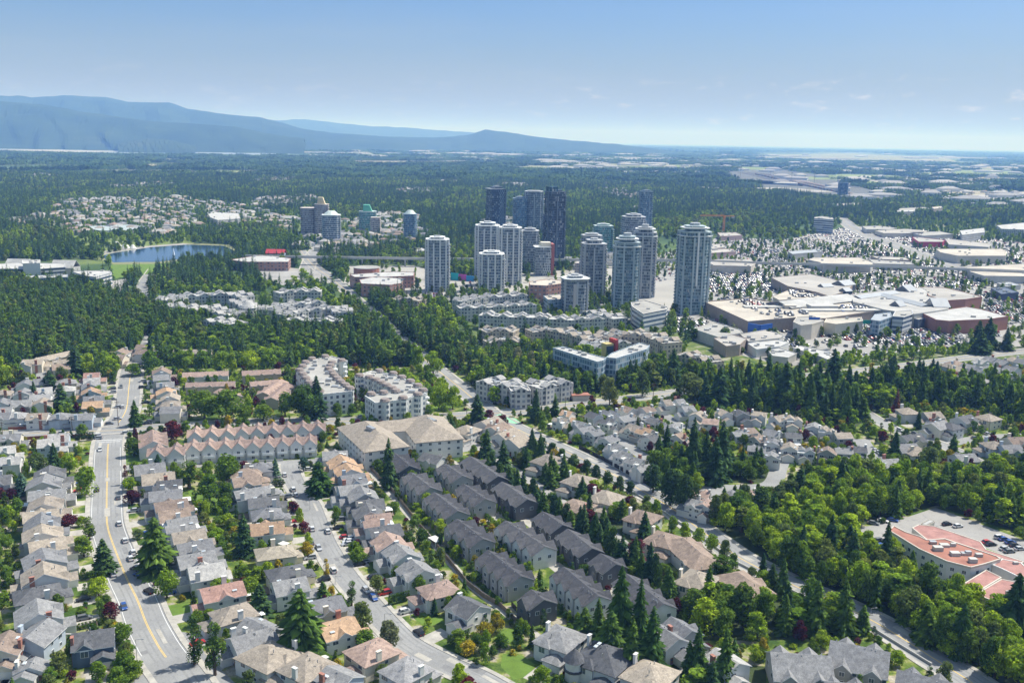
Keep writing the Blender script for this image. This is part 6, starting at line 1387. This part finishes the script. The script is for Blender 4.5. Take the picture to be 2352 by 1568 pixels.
# copses still farther out, as ragged clumps of many crowns
CP = []
for sd_ in range(4):
    r = random.Random(90+sd_); m = MB()
    for i in range(46):
        a, b = r.uniform(-42, 42), r.uniform(-42, 42); h = r.uniform(9, 24); rr = r.uniform(4, 8)
        for j in range(7):
            an = r.uniform(0, 6.28); q = rr*r.uniform(.2, 1); zz = h*r.uniform(.35, 1)*(1-q/rr*.4); s = r.uniform(2.2, 4.2)
            m.add([(a+cos(an)*q-s, b+sin(an)*q, zz-s*.4), (a+cos(an)*q, b+sin(an)*q-s, zz-s*.3), (a+cos(an)*q+s, b+sin(an)*q, zz-s*.2), (a+cos(an)*q, b+sin(an)*q+s*.6, zz+s*.8)], [(0,1,3),(1,2,3),(0,3,2)])
    CP.append(mesh('copse', m, [LM['br_dark'] if sd_ % 2 else LM['con_mid']]))
COPSE = []
for (y0, y1, st, sc, dn) in ((3450, 7000, 62, 1.0, .74), (7000, 12500, 125, 1.9, .62), (12500, 30000, 300, 4.2, .55)):
    x, y = lattice(-.58*y1, .58*y1, y0, y1, st); k = (np.abs(x) < .56*y+100) & (BR.random(len(x)) < dn); x, y = x[k], y[k]; u, v = projn(x, y)
    k = np.ones(len(x), bool)
    for P in CLEAR + [[(-60,330),(200,332),(480,340),(700,350),(705,358),(470,358),(220,356),(-60,349)], [(620,331),(860,330),(1190,338),(1190,347),(700,347)], [(1740,352),(1960,350),(2210,362),(2210,376),(1740,366)]]: k &= ~inpoly(u, v, P)
    for P in FIELDS: k &= ~inpoly(x, y, P)
    n1 = np.sin(x*.0011+1.3)*np.cos(y*.0017)+.5*np.sin(x*.004-y*.003); k &= n1 > -.75
    for a, b, q in zip(x[k], y[k], n1[k]): COPSE.append((a, b, sc*RND.uniform(.8, 1.25), 1.0 if sc < 2 else sc*.45, RND.randrange(4)))

# ------------------------------------------------------------------ individuals and the rest
KINDN = {'con':'conifer','fir':'conifer','ced':'broadleaf_tree','br':'broadleaf_tree','pop':'broadleaf_tree','sh':'shrub'}
MDES = {'con_dark':'dark green','con_mid':'deep green','con_blue':'bluish green','br_green':'green','br_light':'bright green','br_dark':'dark green','br_olive':'olive green','plum':'plum-red','yellow':'golden yellow','cedar':'mossy green','pink':'pink-flowered','rust':'rust-brown','cream':'pale cream-green'}
def variant(d, hi): L = PRO[d['p']]['hi' if hi else 'lo']; return L[int(abs(d['x']*7+d['y']*3)) % len(L)]
def desc(d):
    h = d['h']; k = d['p']; sz = 'tall' if h > 15 else ('small' if h < 6 else 'mid-sized')
    if k == 'sh': return f"{'low' if h < 2 else 'rounded'} {MDES[d['m']]} shrub"
    if k in ('con','fir'): return f"{sz} {'broad' if k == 'fir' else 'pointed'} {MDES[d['m']]} conifer"
    if k in ('ced','pop'): return f"{sz} {'columnar' if k == 'ced' else 'upright'} {MDES[d['m']]} tree"
    return f"{sz} rounded {MDES[d['m']]} tree"
def vis(d):
    u, v = projn(d['x'], d['y']); q = proj((d['x'], d['y'], d['h'])); return -25 < u < 2377 and q[1] < 1568+0 and q[1] > -50
byk = {}
for d in TREES:
    vz = vis(d)
    if not vz and not (-230 < projn(d['x'], d['y'])[0] < 2580): continue
    d['off'] = not vz
    d['d'] = hypot(d['x'], d['y']); d['key'] = -1 if d['off'] else d['h']*(d['r'] or 3)/d['d']**2*(3 if d['hero'] else 1); byk.setdefault(KINDN[d['p']], []).append(d)
REST = {}
GRP = {'conifer':'conifers','broadleaf_tree':'broadleaf trees','shrub':'garden shrubs'}
for kn, L in byk.items():
    L.sort(key=lambda d: -d['key'])
    cap = 295
    for i, d in enumerate(L[:cap]):
        pr = PRO[d['p']]; s = (d['r']/pr['R'] if d['r'] else d['h']/pr['Ht']); sz_ = d['h']/pr['Ht']; rz = RND.uniform(0, 6.28)
        hi = d['d'] < 620
        if hi and kn != 'shrub':
            tm, cm = variant(d, True); root = link(kn, None, None, (d['x'], d['y'], 0), rz, (s, s*RND.uniform(.9,1.1), sz_)); root.empty_display_size = 1
            link('trunk', tm, root); o = link('crown', cm, root); o.material_slots[0].link = 'OBJECT'; o.material_slots[0].material = LM[d['m']]
        else:
            if hi: cm = variant(d, True)[1]
            else: cm = variant(d, d['d'] < 900)[1] if d['d'] < 900 and kn != 'shrub' else variant(d, False)
            root = link(kn, cm, None, (d['x'], d['y'], 0), rz, (s, s, sz_)); root.material_slots[0].link = 'OBJECT'; root.material_slots[0].material = LM[d['m']]
        tag(root, None, kn.replace('_', ' '), GRP[kn]); later(root, desc(d), (d['x'], d['y']))
    REST[kn] = L[cap:]
PC = bpy.data.collections.new('stock')     # meshes the woods are grown from; not linked to the scene
def instancer(name, items, protos, cat=None, lab=None):
    """items: (x, y, z, rot, (sx,sy,sz), proto index); one object, kind stuff"""
    col = bpy.data.collections.new(name+'_stock')
    for i, (me, mt) in enumerate(protos):
        o = bpy.data.objects.new(f'{name}_stock_{i:03d}', me); col.objects.link(o)
        if mt is not None: o.material_slots[0].link = 'OBJECT'; o.material_slots[0].material = mt
    me = bpy.data.meshes.new(name); n = len(items); me.vertices.add(n)
    me.vertices.foreach_set('co', np.array([[t[0], t[1], t[2]] for t in items], dtype=np.float32).ravel())
    for nm, ty, vals in (('rot', 'FLOAT_VECTOR', [(0, 0, t[3]) for t in items]), ('scl', 'FLOAT_VECTOR', [t[4] for t in items])):
        at_ = me.attributes.new(nm, ty, 'POINT'); at_.data.foreach_set('vector', np.array(vals, dtype=np.float32).ravel())
    at_ = me.attributes.new('idx', 'INT', 'POINT'); at_.data.foreach_set('value', np.array([t[5] for t in items], dtype=np.int32))
    o = link(name, me); tag(o, lab, None, None, 'stuff')
    ng = bpy.data.node_groups.new(name, 'GeometryNodeTree'); ng.interface.new_socket('Geometry', in_out='INPUT', socket_type='NodeSocketGeometry'); ng.interface.new_socket('Geometry', in_out='OUTPUT', socket_type='NodeSocketGeometry')
    N = ng.nodes.new; gi = N('NodeGroupInput'); go = N('NodeGroupOutput'); ip = N('GeometryNodeInstanceOnPoints'); ci = N('GeometryNodeCollectionInfo')
    ci.inputs['Collection'].default_value = col; ci.inputs['Separate Children'].default_value = True; ci.inputs['Reset Children'].default_value = True
    def attr(nm, ty): a = N('GeometryNodeInputNamedAttribute'); a.data_type = ty; a.inputs['Name'].default_value = nm; return a.outputs['Attribute']
    ng.links.new(gi.outputs[0], ip.inputs['Points']); ng.links.new(ci.outputs[0], ip.inputs['Instance']); ip.inputs['Pick Instance'].default_value = True
    ng.links.new(attr('idx', 'INT'), ip.inputs['Instance Index']); ng.links.new(attr('rot', 'FLOAT_VECTOR'), ip.inputs['Rotation']); ng.links.new(attr('scl', 'FLOAT_VECTOR'), ip.inputs['Scale'])
    ng.links.new(ip.outputs[0], go.inputs[0]); md = o.modifiers.new('grow', 'NODES'); md.node_group = ng; return o
for kn, L in REST.items():
    protos = []; idx = {}; items = []
    for d in L:
        near_ = d['d'] < 520; L2 = PRO[d['p']]['hi' if near_ else 'lo']; vi = int(abs(d['x']*7+d['y']*3)) % len(L2); key = (d['p'], near_, vi, d['m'])
        if key not in idx: idx[key] = len(protos); protos.append(((L2[vi][1] if near_ else L2[vi]), LM[d['m']]))
        pr = PRO[d['p']]; s = d['r']/pr['R'] if d['r'] else d['h']/pr['Ht']
        items.append((d['x'], d['y'], 0, RND.uniform(0, 6.28), (s, s, d['h']/pr['Ht']), idx[key]))
    if items: instancer({'conifer':'conifer_wood','broadleaf_tree':'broadleaf_wood','shrub':'undergrowth'}[kn], items, protos)
instancer('far_woodland', [(a, b, 0, RND.uniform(0, 6.28), (s, s, zs), k) for a, b, s, zs, k in COPSE], [(m_, None) for m_ in CP])

# ================================================================== the far suburbs
def tiny(rc, wc, w_, l):
    m = MB(); m.box(-l/2, l/2, -w_/2, w_/2, -.1, 5, 1); m.hip(-l/2, l/2, -w_/2, w_/2, 5, w_*.26, .5, .2, 0)
    me = mesh('house_far', m, [ROOF[rc], WALL[wc]]); return me
TN = [tiny('t','w',11,14), tiny('g','w',10,15), tiny('l','c',11,13), tiny('b','w',9,14), tiny('p','c',12,12), tiny('l','w',14,26)]
pts += [(a, b) for a, b in FAR[:1600]]; pts.sort(key=lambda t: t[1])
nh = max(0, 290-HOUSES); items = []
for i, (a, b) in enumerate(pts):
    k = RND.randrange(6) if RND.random() < .5 else RND.randrange(3)
    if i < nh: o = link('house', TN[k], None, (a, b, 0), RND.uniform(-.5, .5)); tag(o, None, 'house', 'distant suburb houses'); later(o, f"distant {['tan','grey','pale','brown','pinkish','long pale'][k]}-roofed house", (a, b))
    else: items.append((a, b, 0, RND.uniform(-.6, .6), (1, 1, 1), k))
instancer('distant_houses', items, [(m_, None) for m_ in TN])
items = []
for P, n in (([(1250,352),(2352,356),(2420,400),(1250,392)], 260), ([(360,336),(700,345),(1240,350),(1240,375),(700,362)], 120), ([(1700,400),(2352,395),(2400,480),(1960,465)], 70)):
    W_ = P
    for _ in range(n):
        u, v = RND.uniform(min(p[0] for p in P), max(p[0] for p in P)), RND.uniform(min(p[1] for p in P), max(p[1] for p in P))
        if inpoly(np.array([u]), np.array([v]), P)[0]: q = at(u, v); s = RND.uniform(1.5, 4) if v > 380 else RND.uniform(3, 9); items.append((q.x, q.y, 0, RND.uniform(-.4, .4), (s, s*RND.uniform(.6,1.4), RND.uniform(1.2,2.4)), 5))
instancer('distant_sheds', items, [(m_, None) for m_ in TN])

# ================================================================== cars
CARC = {'white': (.62,.62,.61), 'silver': (.45,.46,.48), 'grey': (.16,.17,.18), 'black': (.02,.021,.024), 'blue': (.03,.09,.30), 'red': (.42,.03,.03)}
PAINT = {k: plain('paint_'+k, v, .42, .03, 1, .6, .25) for k, v in CARC.items()}
LAMP = plain('headlight_lens', (.8,.8,.78), .2, .02); TAIL = plain('tail_light', (.35,.02,.02), .3, .02); CGL = plain('car_glass', (.02,.03,.04), .35, .1, 1, .7)
def car_parts(suv=0):
    b = MB(); h = .85+.15*suv; L = 4.6; W_ = 1.82
    prof = [(-L/2,.35),(-L/2+.05,h-.08),(-L/2+.7+.2*suv,h+.02),(L/2-1.25,h),(L/2-.25,h-.18),(L/2,.55),(L/2-.05,.3)]
    n = len(prof); vs = []
    for s in (-1, 1):
        for x, z in prof: vs.append((x, s*W_/2*(.93 if z > h-.2 else 1), z))
    b.add(vs, [tuple(range(n-1,-1,-1)), tuple(range(n, 2*n))] + [(i,(i+1)%n,(i+1)%n+n,i+n) for i in range(n)])
    c = MB(); t0, t1, b0, b1 = (-1.35-.5*suv, .35, -1.95-.2*suv, 1.15); zt = 1.45+.25*suv; w0, w1 = .82, .66
    c.add([(b0,-w0,h),(b1,-w0,h),(b1,w0,h),(b0,w0,h),(t0,-w1,zt),(t1,-w1,zt),(t1,w1,zt),(t0,w1,zt)], [(0,1,5,4),(1,2,6,5),(2,3,7,6),(3,0,4,7)])
    r = MB(); r.box(t0-.04, t1+.04, -w1-.03, w1+.03, zt-.03, zt+.05)
    for sx, sy in ((1,1),(1,-1),(-1,1),(-1,-1)):
        x = t1 if sx > 0 else t0; xb = b1 if sx > 0 else b0
        r.add([(xb-.06,sy*w0,h),(xb+.06,sy*w0,h),(x+.06,sy*(w1+.01),zt),(x-.06,sy*(w1+.01),zt)], [(0,1,2,3)])
    wh = MB()
    for i in range(10):
        a = 2*pi*i/10; wh.v.append((.33*cos(a), -.11, .33+.33*sin(a)-.33)); 
    for i in range(10):
        a = 2*pi*i/10; wh.v.append((.33*cos(a), .11, .33*sin(a)))
    wh.f += [tuple(range(10)), tuple(range(19, 9, -1))] + [(i,i+10,(i+1)%10+10,(i+1)%10) for i in range(10)]; wh.m += [0]*12
    hl = MB(); hl.box(-.05,.06,-.2,.2,-.08,.08)
    return b, c, r, wh, hl
CM = []
for suv in (0, 1):
    b, c, r, wh, hl = car_parts(suv)
    one = MB(); one.add(b.v, b.f, 0); one.add(c.v, c.f, 1); one.add(r.v, r.f, 0)
    for x in (-1.4, 1.4):
        for y in (-.85, .85): one.box(x-.3, x+.3, y-.1, y+.1, 0, .6, 2)
    CM.append(dict(body=mesh('body', b, [PAINT['white']]), cabin=mesh('windows', c, [CGL]), roof=mesh('roof', r, [PAINT['white']]), wheel=mesh('wheel', wh, [TYRE]), lamp=mesh('headlight', hl, [LAMP]), tail=mesh('tail_light', hl, [TAIL]), one=mesh('car_one', one, [PAINT['white'], CGL, TYRE])))
CARS = []
def car(u, v, rz, col, suv=0, z=.05, d=''): p = at(u, v, z); CARS.append((p.x, p.y, p.z, rz, col, suv, d))
def along(key, p, off=0):
    P = ROADS[key][0]; i = min(range(len(P)), key=lambda k: (P[k][0]-p.x)**2+(P[k][1]-p.y)**2); a = P[max(i-1,0)]; b = P[min(i+1,len(P)-1)]; return atan2(b[1]-a[1], b[0]-a[0])+off
for u, v, key, off, col, suv in [(285,1395,'A',pi,'blue',0),(260,1320,'A',0,'white',0),(342,1360,'A',.3,'black',1),(320,1322,'A',.6,'blue',1),(300,1284,'A',0,'white',0),(306,1270,'A',0,'white',0),(287,1243,'A',0,'white',0),(274,1204,'A',0,'white',0),(312,1308,'A',.5,'grey',1),
    (272,1144,'A',0,'grey',0),(223,1126,'A',0,'black',0),(230,1034,'A',pi,'white',0),(222,1003,'A',pi/2,'white',1),(224,1008,'A',pi/2,'silver',1),(290,995,'B',0,'white',0),(305,992,'B',0,'white',0),(282,936,'A',0,'white',0),(270,963,'B',.2,'silver',0),(251,974,'B',.3,'grey',0),(278,890,'A',pi,'grey',1),(326,975,'B',0,'black',0),(340,974,'B',0,'black',0),(143,996,'B',0,'silver',0),
    (962,1455,'S',0,'black',1),(858,1374,'S',pi,'blue',0),(841,1357,'S',pi,'silver',0),(732,1260,'S',pi,'silver',0),(715,1248,'S',0,'grey',0),(765,1312,'S',0,'white',1),(753,1222,'S',0,'white',0),(679,1138,'S',0,'silver',0),(673,1126,'S',0,'white',1),(712,1124,'S',.2,'grey',0),(714,1132,'S',0,'white',0),(654,1092,'S',0,'white',0),(717,1216,'S',0,'white',0),(800,1245,'S',pi/2,'white',0),(798,1251,'S',pi/2,'silver',0),(803,1239,'S',pi/2,'white',0),(835,1292,'S',pi/2,'silver',0),(797,1411,'S',pi/2,'white',1),
    (1348,940,'B',0,'black',1),(745,965,'B',0,'white',0),(830,958,'B',0,'silver',0),(428,978,'B',0,'silver',0),(408,979,'B',0,'silver',0),(1013,970,'E',.4,'silver',0),(950,1033,'E',.2,'silver',0),(1220,935,'B',0,'white',0),
    (2068,990,'F',0,'white',1),(2102,997,'F',0,'grey',0),(2239,1007,'G',0,'grey',0),(2246,1018,'G',0,'grey',1),(2250,1012,'G',0,'black',0),(2018,1041,'K3',0,'white',0),(2010,1036,'K3',0,'silver',0),(2268,997,'G',.3,'silver',0),(2335,1000,'G',0,'white',1),(1898,1011,'K2',0,'red',0),(1684,966,'K2',1,'white',0),(1713,971,'K2',1,'white',0),(1487,963,'K2',.4,'white',0),(1367,983,'K2',.4,'white',1),
    (1608,1413,'C',0,'white',0),(2327,806,'B',0,'grey',0),(2300,808,'B',0,'grey',0),(1880,1410,'C',0,'white',0),(1640,1395,'C',0,'silver',0),(1100,905,'C',0,'red',0),(1130,925,'C',0,'silver',0),
    (2150,1216,'C',1.2,'grey',0),(2200,1210,'C',1.2,'white',0),(2175,1205,'C',1.2,'black',0),(2152,1228,'C',1.0,'grey',0),(2020,1243,'C',1.4,'grey',1),(2023,1256,'C',1.4,'blue',1),(2033,1248,'C',1.4,'black',1),(2076,1268,'C',.3,'grey',1),(2101,1277,'C',.3,'red',1),(2006,1203,'C',.8,'grey',0),(2028,1198,'C',.8,'white',0),(2050,1196,'C',.8,'blue',0),
    (2267,1247,'C',1.2,'red',0),(2276,1252,'C',1.2,'black',0),(2306,1240,'C',1.2,'blue',0),(2320,1247,'C',1.2,'blue',0),(2330,1254,'C',1.2,'black',0),(2308,1262,'C',1.2,'silver',0),(2318,1268,'C',1.2,'grey',0),(2296,1236,'C',1.2,'white',1),(2342,1262,'C',1.2,'silver',0),(1632,1308,'C',.6,'white',0),(1616,1318,'C',.6,'silver',0)]:
    p = at(u, v); car(u, v, along(key, p)+off, col, suv)
for q in DCARS: CARS.append(q+(RND.choice(['white','silver','grey','black','black','blue','red']), RND.randrange(2), ''))
keep = len(CARS)
def lot(P, ang, dens, z=0.05, colgap=2.7, rowgap=(5.2, 6.4), chk=True):
    W_ = D(P, z) if z < 1 else [tuple(at(u, v, z)[:2]) for u, v in P]
    c = (sum(p[0] for p in W_)/len(W_), sum(p[1] for p in W_)/len(W_)); R_ = max(hypot(p[0]-c[0], p[1]-c[1]) for p in W_); ca, sa = cos(ang), sin(ang); y = -R_; k = 0
    while y < R_:
        x = -R_
        while x < R_:
            a, b = c[0]+ca*x-sa*y, c[1]+sa*x+ca*y
            if RND.random() < dens and inpoly(np.array([a]), np.array([b]), W_)[0] and not (chk and occ(np.array([a]), np.array([b]))[0]):
                CARS.append((a, b, z, ang+pi/2+(pi if RND.random() < .5 else 0), RND.choice(['white','white','silver','silver','grey','grey','grey','black','black','black','blue','red']), RND.randrange(2), ''))
            x += colgap
        y += rowgap[k % 2]; k += 1
for P, an, dn in [([(1790,745),(1990,742),(2130,740),(2205,760),(2215,785),(2120,800),(2010,790),(1900,775),(1800,765)], .35, .72), ([(1990,752),(2200,758),(2210,780),(2060,790)], .35, .6), ([(1625,625),(1770,628),(1800,665),(1700,680),(1630,670)], .3, .6), ([(2260,690),(2352,672),(2420,720),(2352,745),(2280,715)], .2, .75), ([(1760,640),(1860,630),(1980,640),(2100,645),(2250,650),(2250,660),(1960,652)], .1, .45),
     ([(1960,600),(2120,604),(2150,615),(2060,620),(1980,612)], .1, .6), ([(1780,585),(1850,582),(1850,600),(1760,610),(1740,600)], .1, .5), ([(1640,575),(1760,565),(1800,572),(1750,590),(1660,588)], .2, .45), ([(1880,575),(2040,578),(2100,588),(1900,590)], .1, .5), ([(2030,520),(2120,540),(2150,560),(2050,540)], .1, .5), ([(2150,585),(2352,590),(2352,604),(2180,600)], .1, .4),
     ([(1600,775),(1660,792),(1720,800),(1650,790)], .4, .6), ([(1560,730),(1640,742),(1590,770),(1540,760)], .4, .6), ([(1800,775),(1850,780),(1830,800),(1790,790)], .4, .6), ([(600,620),(750,628),(760,645),(640,650)], .1, .3), ([(240,648),(290,642),(300,665),(250,668)], .1, .6), ([(1100,640),(1190,655),(1150,670),(1050,660)], .1, .15), ([(960,668),(1040,672),(1060,690),(980,690)], .1, .5)]: lot(P, an, dn)
for P, dn in (([(1690,690),(1740,690),(1765,704),(1720,704)], .6), ([(1725,706),(1850,712),(1860,722),(1780,728),(1740,724)], .28), ([(1900,706),(1990,700),(2015,708),(1960,718),(1905,718)], .55)): lot(P, .2, dn, 10.1, chk=False)
lot(COMM, .15, .2, rowgap=(6.2,8.5))
lot([(1800,668),(1870,670),(1890,682),(1830,684)], .2, .4, 8.1, chk=False)
order = sorted(range(len(CARS)), key=lambda i: (i >= keep, hypot(CARS[i][0], CARS[i][1])))
items = []; protos = [(CM[s]['one'], PAINT[c]) for c in CARC for s in (0, 1)]; ck = list(CARC)
for n_, i in enumerate(order):
    x, y, z, rz, col, suv, d_ = CARS[i]
    if n_ >= 298: items.append((x, y, z, rz, (1, 1, 1), ck.index(col)*2+suv)); continue
    M_ = CM[suv]; dist = hypot(x, y)
    if dist < 640:
        root = link('car', None, None, (x, y, z), rz)
        for nm in ('body', 'roof'):
            o = link(nm, M_[nm], root); o.material_slots[0].link = 'OBJECT'; o.material_slots[0].material = PAINT[col]
        link('windows', M_['cabin'], root)
        for wx in (-1.4, 1.4):
            for wy in (-.86, .86): link('wheel', M_['wheel'], root, (wx, wy, .33))
        for wy in (-.65, .65): link('headlight', M_['lamp'], root, (2.27, wy, .62)); link('tail_light', M_['tail'], root, (-2.3, wy, .68))
    else: root = link('car', M_['one'], None, (x, y, z), rz); root.material_slots[0].link = 'OBJECT'; root.material_slots[0].material = PAINT[col]
    tag(root, None, 'car', 'cars on the streets and lots'); later(root, f"{col} {'suv' if suv else 'car'}", (x, y))
instancer('parked_cars', items, protos)

# ================================================================== fences, walls, poles, wires
def fence(pts, h, mat, lab, cat='fence', th=.12, name='fence', posts=True):
    P = D(pts); c = Vector((P[0][0], P[0][1], 0)); root = link(name, None, None, c); Q = [(x-c.x, y-c.y) for x, y in P]
    m = MB(); m.strip(Q, th, 0, h); obj('panel', m, mat, root)
    k = 0
    for a, b in zip(Q[:-1], Q[1:]):
        L = hypot(b[0]-a[0], b[1]-a[1]); n = max(1, int(L/2.6))
        for i in range(n):
            if k < 90 and posts: f = i/n; x, y = a[0]+(b[0]-a[0])*f, a[1]+(b[1]-a[1])*f; m = MB(); m.box(x-.1, x+.1, y-.1, y+.1, -.1, h+.12); obj('post', m, mat, root); k += 1
    tag(root, lab, cat)
fence([(30,1012),(110,1006),(212,1003)], 1.6, REDWOOD, 'red-brown board fence along the near side of the cross street')
fence([(20,988),(110,985),(190,982)], 1.7, REDWOOD, 'red-brown board fence along the far side of the cross street')
fence([(838,1066),(900,1128),(960,1205),(1030,1290),(1075,1345),(1110,1372),(1150,1395),(1188,1432)], 1.8, WOOD, 'long weathered board fence between the gardens and the charcoal townhouses')
fence([(1175,1392),(1210,1430),(1228,1468)], 1.8, plain('fence_black', (.02,.02,.022), .6, .1), 'black fence beside the bottom end of the gravel path')
for i, (a, b) in enumerate([((980,1330),(1020,1320)),((1020,1300),(1000,1272)),((0,1345),(90,1335)),((740,1530),(690,1490)),((790,1560),(740,1520)),((890,1240),(945,1235)),((60,1475),(64,1560)),((240,1555),(222,1430)),((470,1310),(510,1306)),((600,1215),(575,1250))]):
    fence([a, b], 1.7, WOOD, f"short board fence between back gardens, {ordw(i+1)} of the garden fences from a list read front to back" if 0 else f"short weathered garden fence {['behind the brown hip-roofed house','beside the vegetable plot','at the left edge below the cream roof','left of the brown hip-roofed house at the bottom','right of the bottom tan pyramid roof','behind the dark-roofed house right of the side street','left of the tall-chimneyed blue-grey house','left of the dark blue corner house','in the middle gardens','in the upper middle gardens'][i]}", posts=False)
fence([(1240,1020),(1356,1078),(1476,1145),(1600,1228),(1690,1292),(1826,1362),(2004,1445),(2139,1528)], .9, CONC, 'low pale concrete wall on the near side of the diagonal avenue', 'wall', .3, 'retaining_wall', False)
fence([(1330,1030),(1356,1042),(1476,1108),(1500,1122)], 1.9, plain('fence_black', (.02,.02,.022), .6, .1), 'dark fence on the far side of the diagonal avenue by the pale cluster')
fence([(410,1064),(588,1061),(650,1058)], .8, CONC, 'low wall below the pink-roofed townhouses', 'wall', .3, 'retaining_wall', False)
fence([(300,1068),(320,1071),(410,1065)], .8, CONC, 'curved low wall at the corner of the yellow-lined road', 'wall', .3, 'retaining_wall', False)
POLE = plain('pole_wood', (.16,.12,.09), .9, .15)
PL = [((272,978),(268,920),'beside the intersection of the yellow-lined road'),((166,988),(166,955),'in front of the upper left group'),((6,1000),(4,968),'at the left edge of the cross street'),((600+94,965),(694,925),'in front of the left curved condominium'),((536,970),(536,945),'behind the pink-roofed townhouses'),((1072,964),(1071,935),'by the avenue intersection'),((1298,944),(1296,912),'left of the small tan kiosk'),((1500,918),(1498,880),'near where the cross street meets the trees')]
for i, (a, b, tx) in enumerate(PL):
    p = at(*a); hh = hgt(a[0], a[1], b[1]); root = link('utility_pole', None, None, p); m = MB(); m.cyl(0, 0, -.2, hh, .2, .13, 7); obj('shaft', m, POLE, root)
    m = MB(); m.box(-1.2, 1.2, -.08, .08, hh-.8, hh-.6); m.box(-.9, .9, -.08, .08, hh-1.7, hh-1.5); obj('crossarm', m, POLE, root); tag(root, 'brown wooden utility pole with crossarms ' + tx, 'utility pole', 'utility poles')
pt = [(at(*a), hgt(a[0], a[1], b[1])) for a, b, _ in sorted(PL)]
for (p, h1), (q, h2) in zip(pt[:-1], pt[1:]):
    cu = MB(); N_ = 12; P3 = []
    for i in range(N_+1):
        f = i/N_; P3.append((p.x+(q.x-p.x)*f, p.y+(q.y-p.y)*f, (h1-.6)+(h2-h1)*f-4*f*(1-f)*1.6))
    for a, b in zip(P3[:-1], P3[1:]): cu.add([(a[0],a[1],a[2]-.03),(b[0],b[1],b[2]-.03),(b[0],b[1],b[2]+.03),(a[0],a[1],a[2]+.03),(a[0],a[1]+.05,a[2]),(b[0],b[1]+.05,b[2])], [(0,1,2,3),(0,1,5,4),(3,2,5,4)])
    o = obj('power_line', cu, plain('wire_dark', (.05,.05,.05), .6, .05)); tag(o, None, 'power line', 'overhead power lines'); later(o, 'thin sagging overhead wire', ((p.x+q.x)/2, (p.y+q.y)/2))
for i, (u, vb, vt, an, tx) in enumerate([(315,1520,1468,pi*.1,'at the bottom bend of the yellow-lined road'),(298,1090,1063,pi,'where the lane below the pink townhouses meets the yellow-lined road'),(884,1466,1408,0,'left of the curved side street near its bottom'),(1171,1430+0,1408,0,'by the bottom end of the gravel path'),(1356,1548+8,1525,0,'by the bottom right corner of the side street'),(1849,1342,1330,.3,'beside the shaded part of the avenue'),(2000,1412,1396,.3,'beside the lower shaded part of the avenue'),(712,1170+0,1142,0,'on the left curb of the side street'),(1948,1120,1095,0,'beside the pale cul-de-sac in the woods'),(770,1340,1322,0,'left curb of the side street by the yellow bush'),(943,1425,1400,pi,'in front of the brown hip-roofed house')]):
    p = at(u, vb); hh = min(9, hgt(u, vb, vt)); root = link('street_lamp', None, None, p, an); m = MB(); m.cyl(0, 0, -.1, hh, .11, .07, 7); obj('post', m, METAL, root); m = MB(); m.box(0, 1.8, -.05, .05, hh-.1, hh); obj('arm', m, METAL, root)
    m = MB(); m.box(1.5, 2.2, -.15, .15, hh-.18, hh-.04); obj('lamp_head', m, METAL, root); tag(root, 'slim grey street lamp ' + tx, 'street lamp', 'street lamps')
# lattice pylons by the rail yard
for i, (u, v) in enumerate([(1768,416),(1778+40,418),(1870,421),(1700,410)]):
    p = at(u, v); root = link('lighting_mast', None, None, p); m = MB(); m.cyl(0, 0, 0, 38, 1.2, .7, 6); m.box(-4, 4, -1, 1, 36, 38.5); obj('mast', m, METAL, root); tag(root, f"tall dark lighting mast over the rail yard, {ordw(i+1)} from the {'left' if 0 else 'list'}" if 0 else f"tall lighting mast over the rail yard, {['second from left','third from left','rightmost','leftmost'][i]}", 'mast', 'rail yard masts')
# garden features
for u, v, rz, l, w_, h_, mat, lab, nm, cat in [(1025,1378-10,-.9,4,3,2.4,WALL['w'],'white patio cover behind the brown hip-roofed house','patio_cover','patio cover'),(720,1516,-.7,10,3,2.3,WALL['w'],'long white lean-to roof between the bottom tan houses','patio_cover','patio cover'),(1040-40,1250,-.9,5,3,2.2,WALL['w'],'white garden gazebo by the left charcoal row','gazebo','gazebo'),(838,1114,-.6,6,5,2.6,ROOF['o'],'orange-roofed garden shed behind the side street row','garden_shed','shed'),(652,1300-40,-.5,3,2.5,2.1,WALL['w'],'white garden shed left of the sandy-roofed house','garden_shed','shed'),(180,1470+0,0,7,.3,2.0,WALL['g'],'grey arbour frame over the blue-grey house patio','arbour','arbour')]:
    p = at(u, v); root = link(nm, None, None, p, rz); m = MB()
    for x in (-l/2+.2, l/2-.2):
        for y in (-w_/2+.1, w_/2-.1): m.box(x-.1, x+.1, y-.1, y+.1, -.1, h_)
    obj('posts', m, TRIM, root); m = MB(); m.box(-l/2-.2, l/2+.2, -w_/2-.2, w_/2+.2, h_, h_+.18); obj('roof', m, mat, root); tag(root, lab, cat)
resolve()
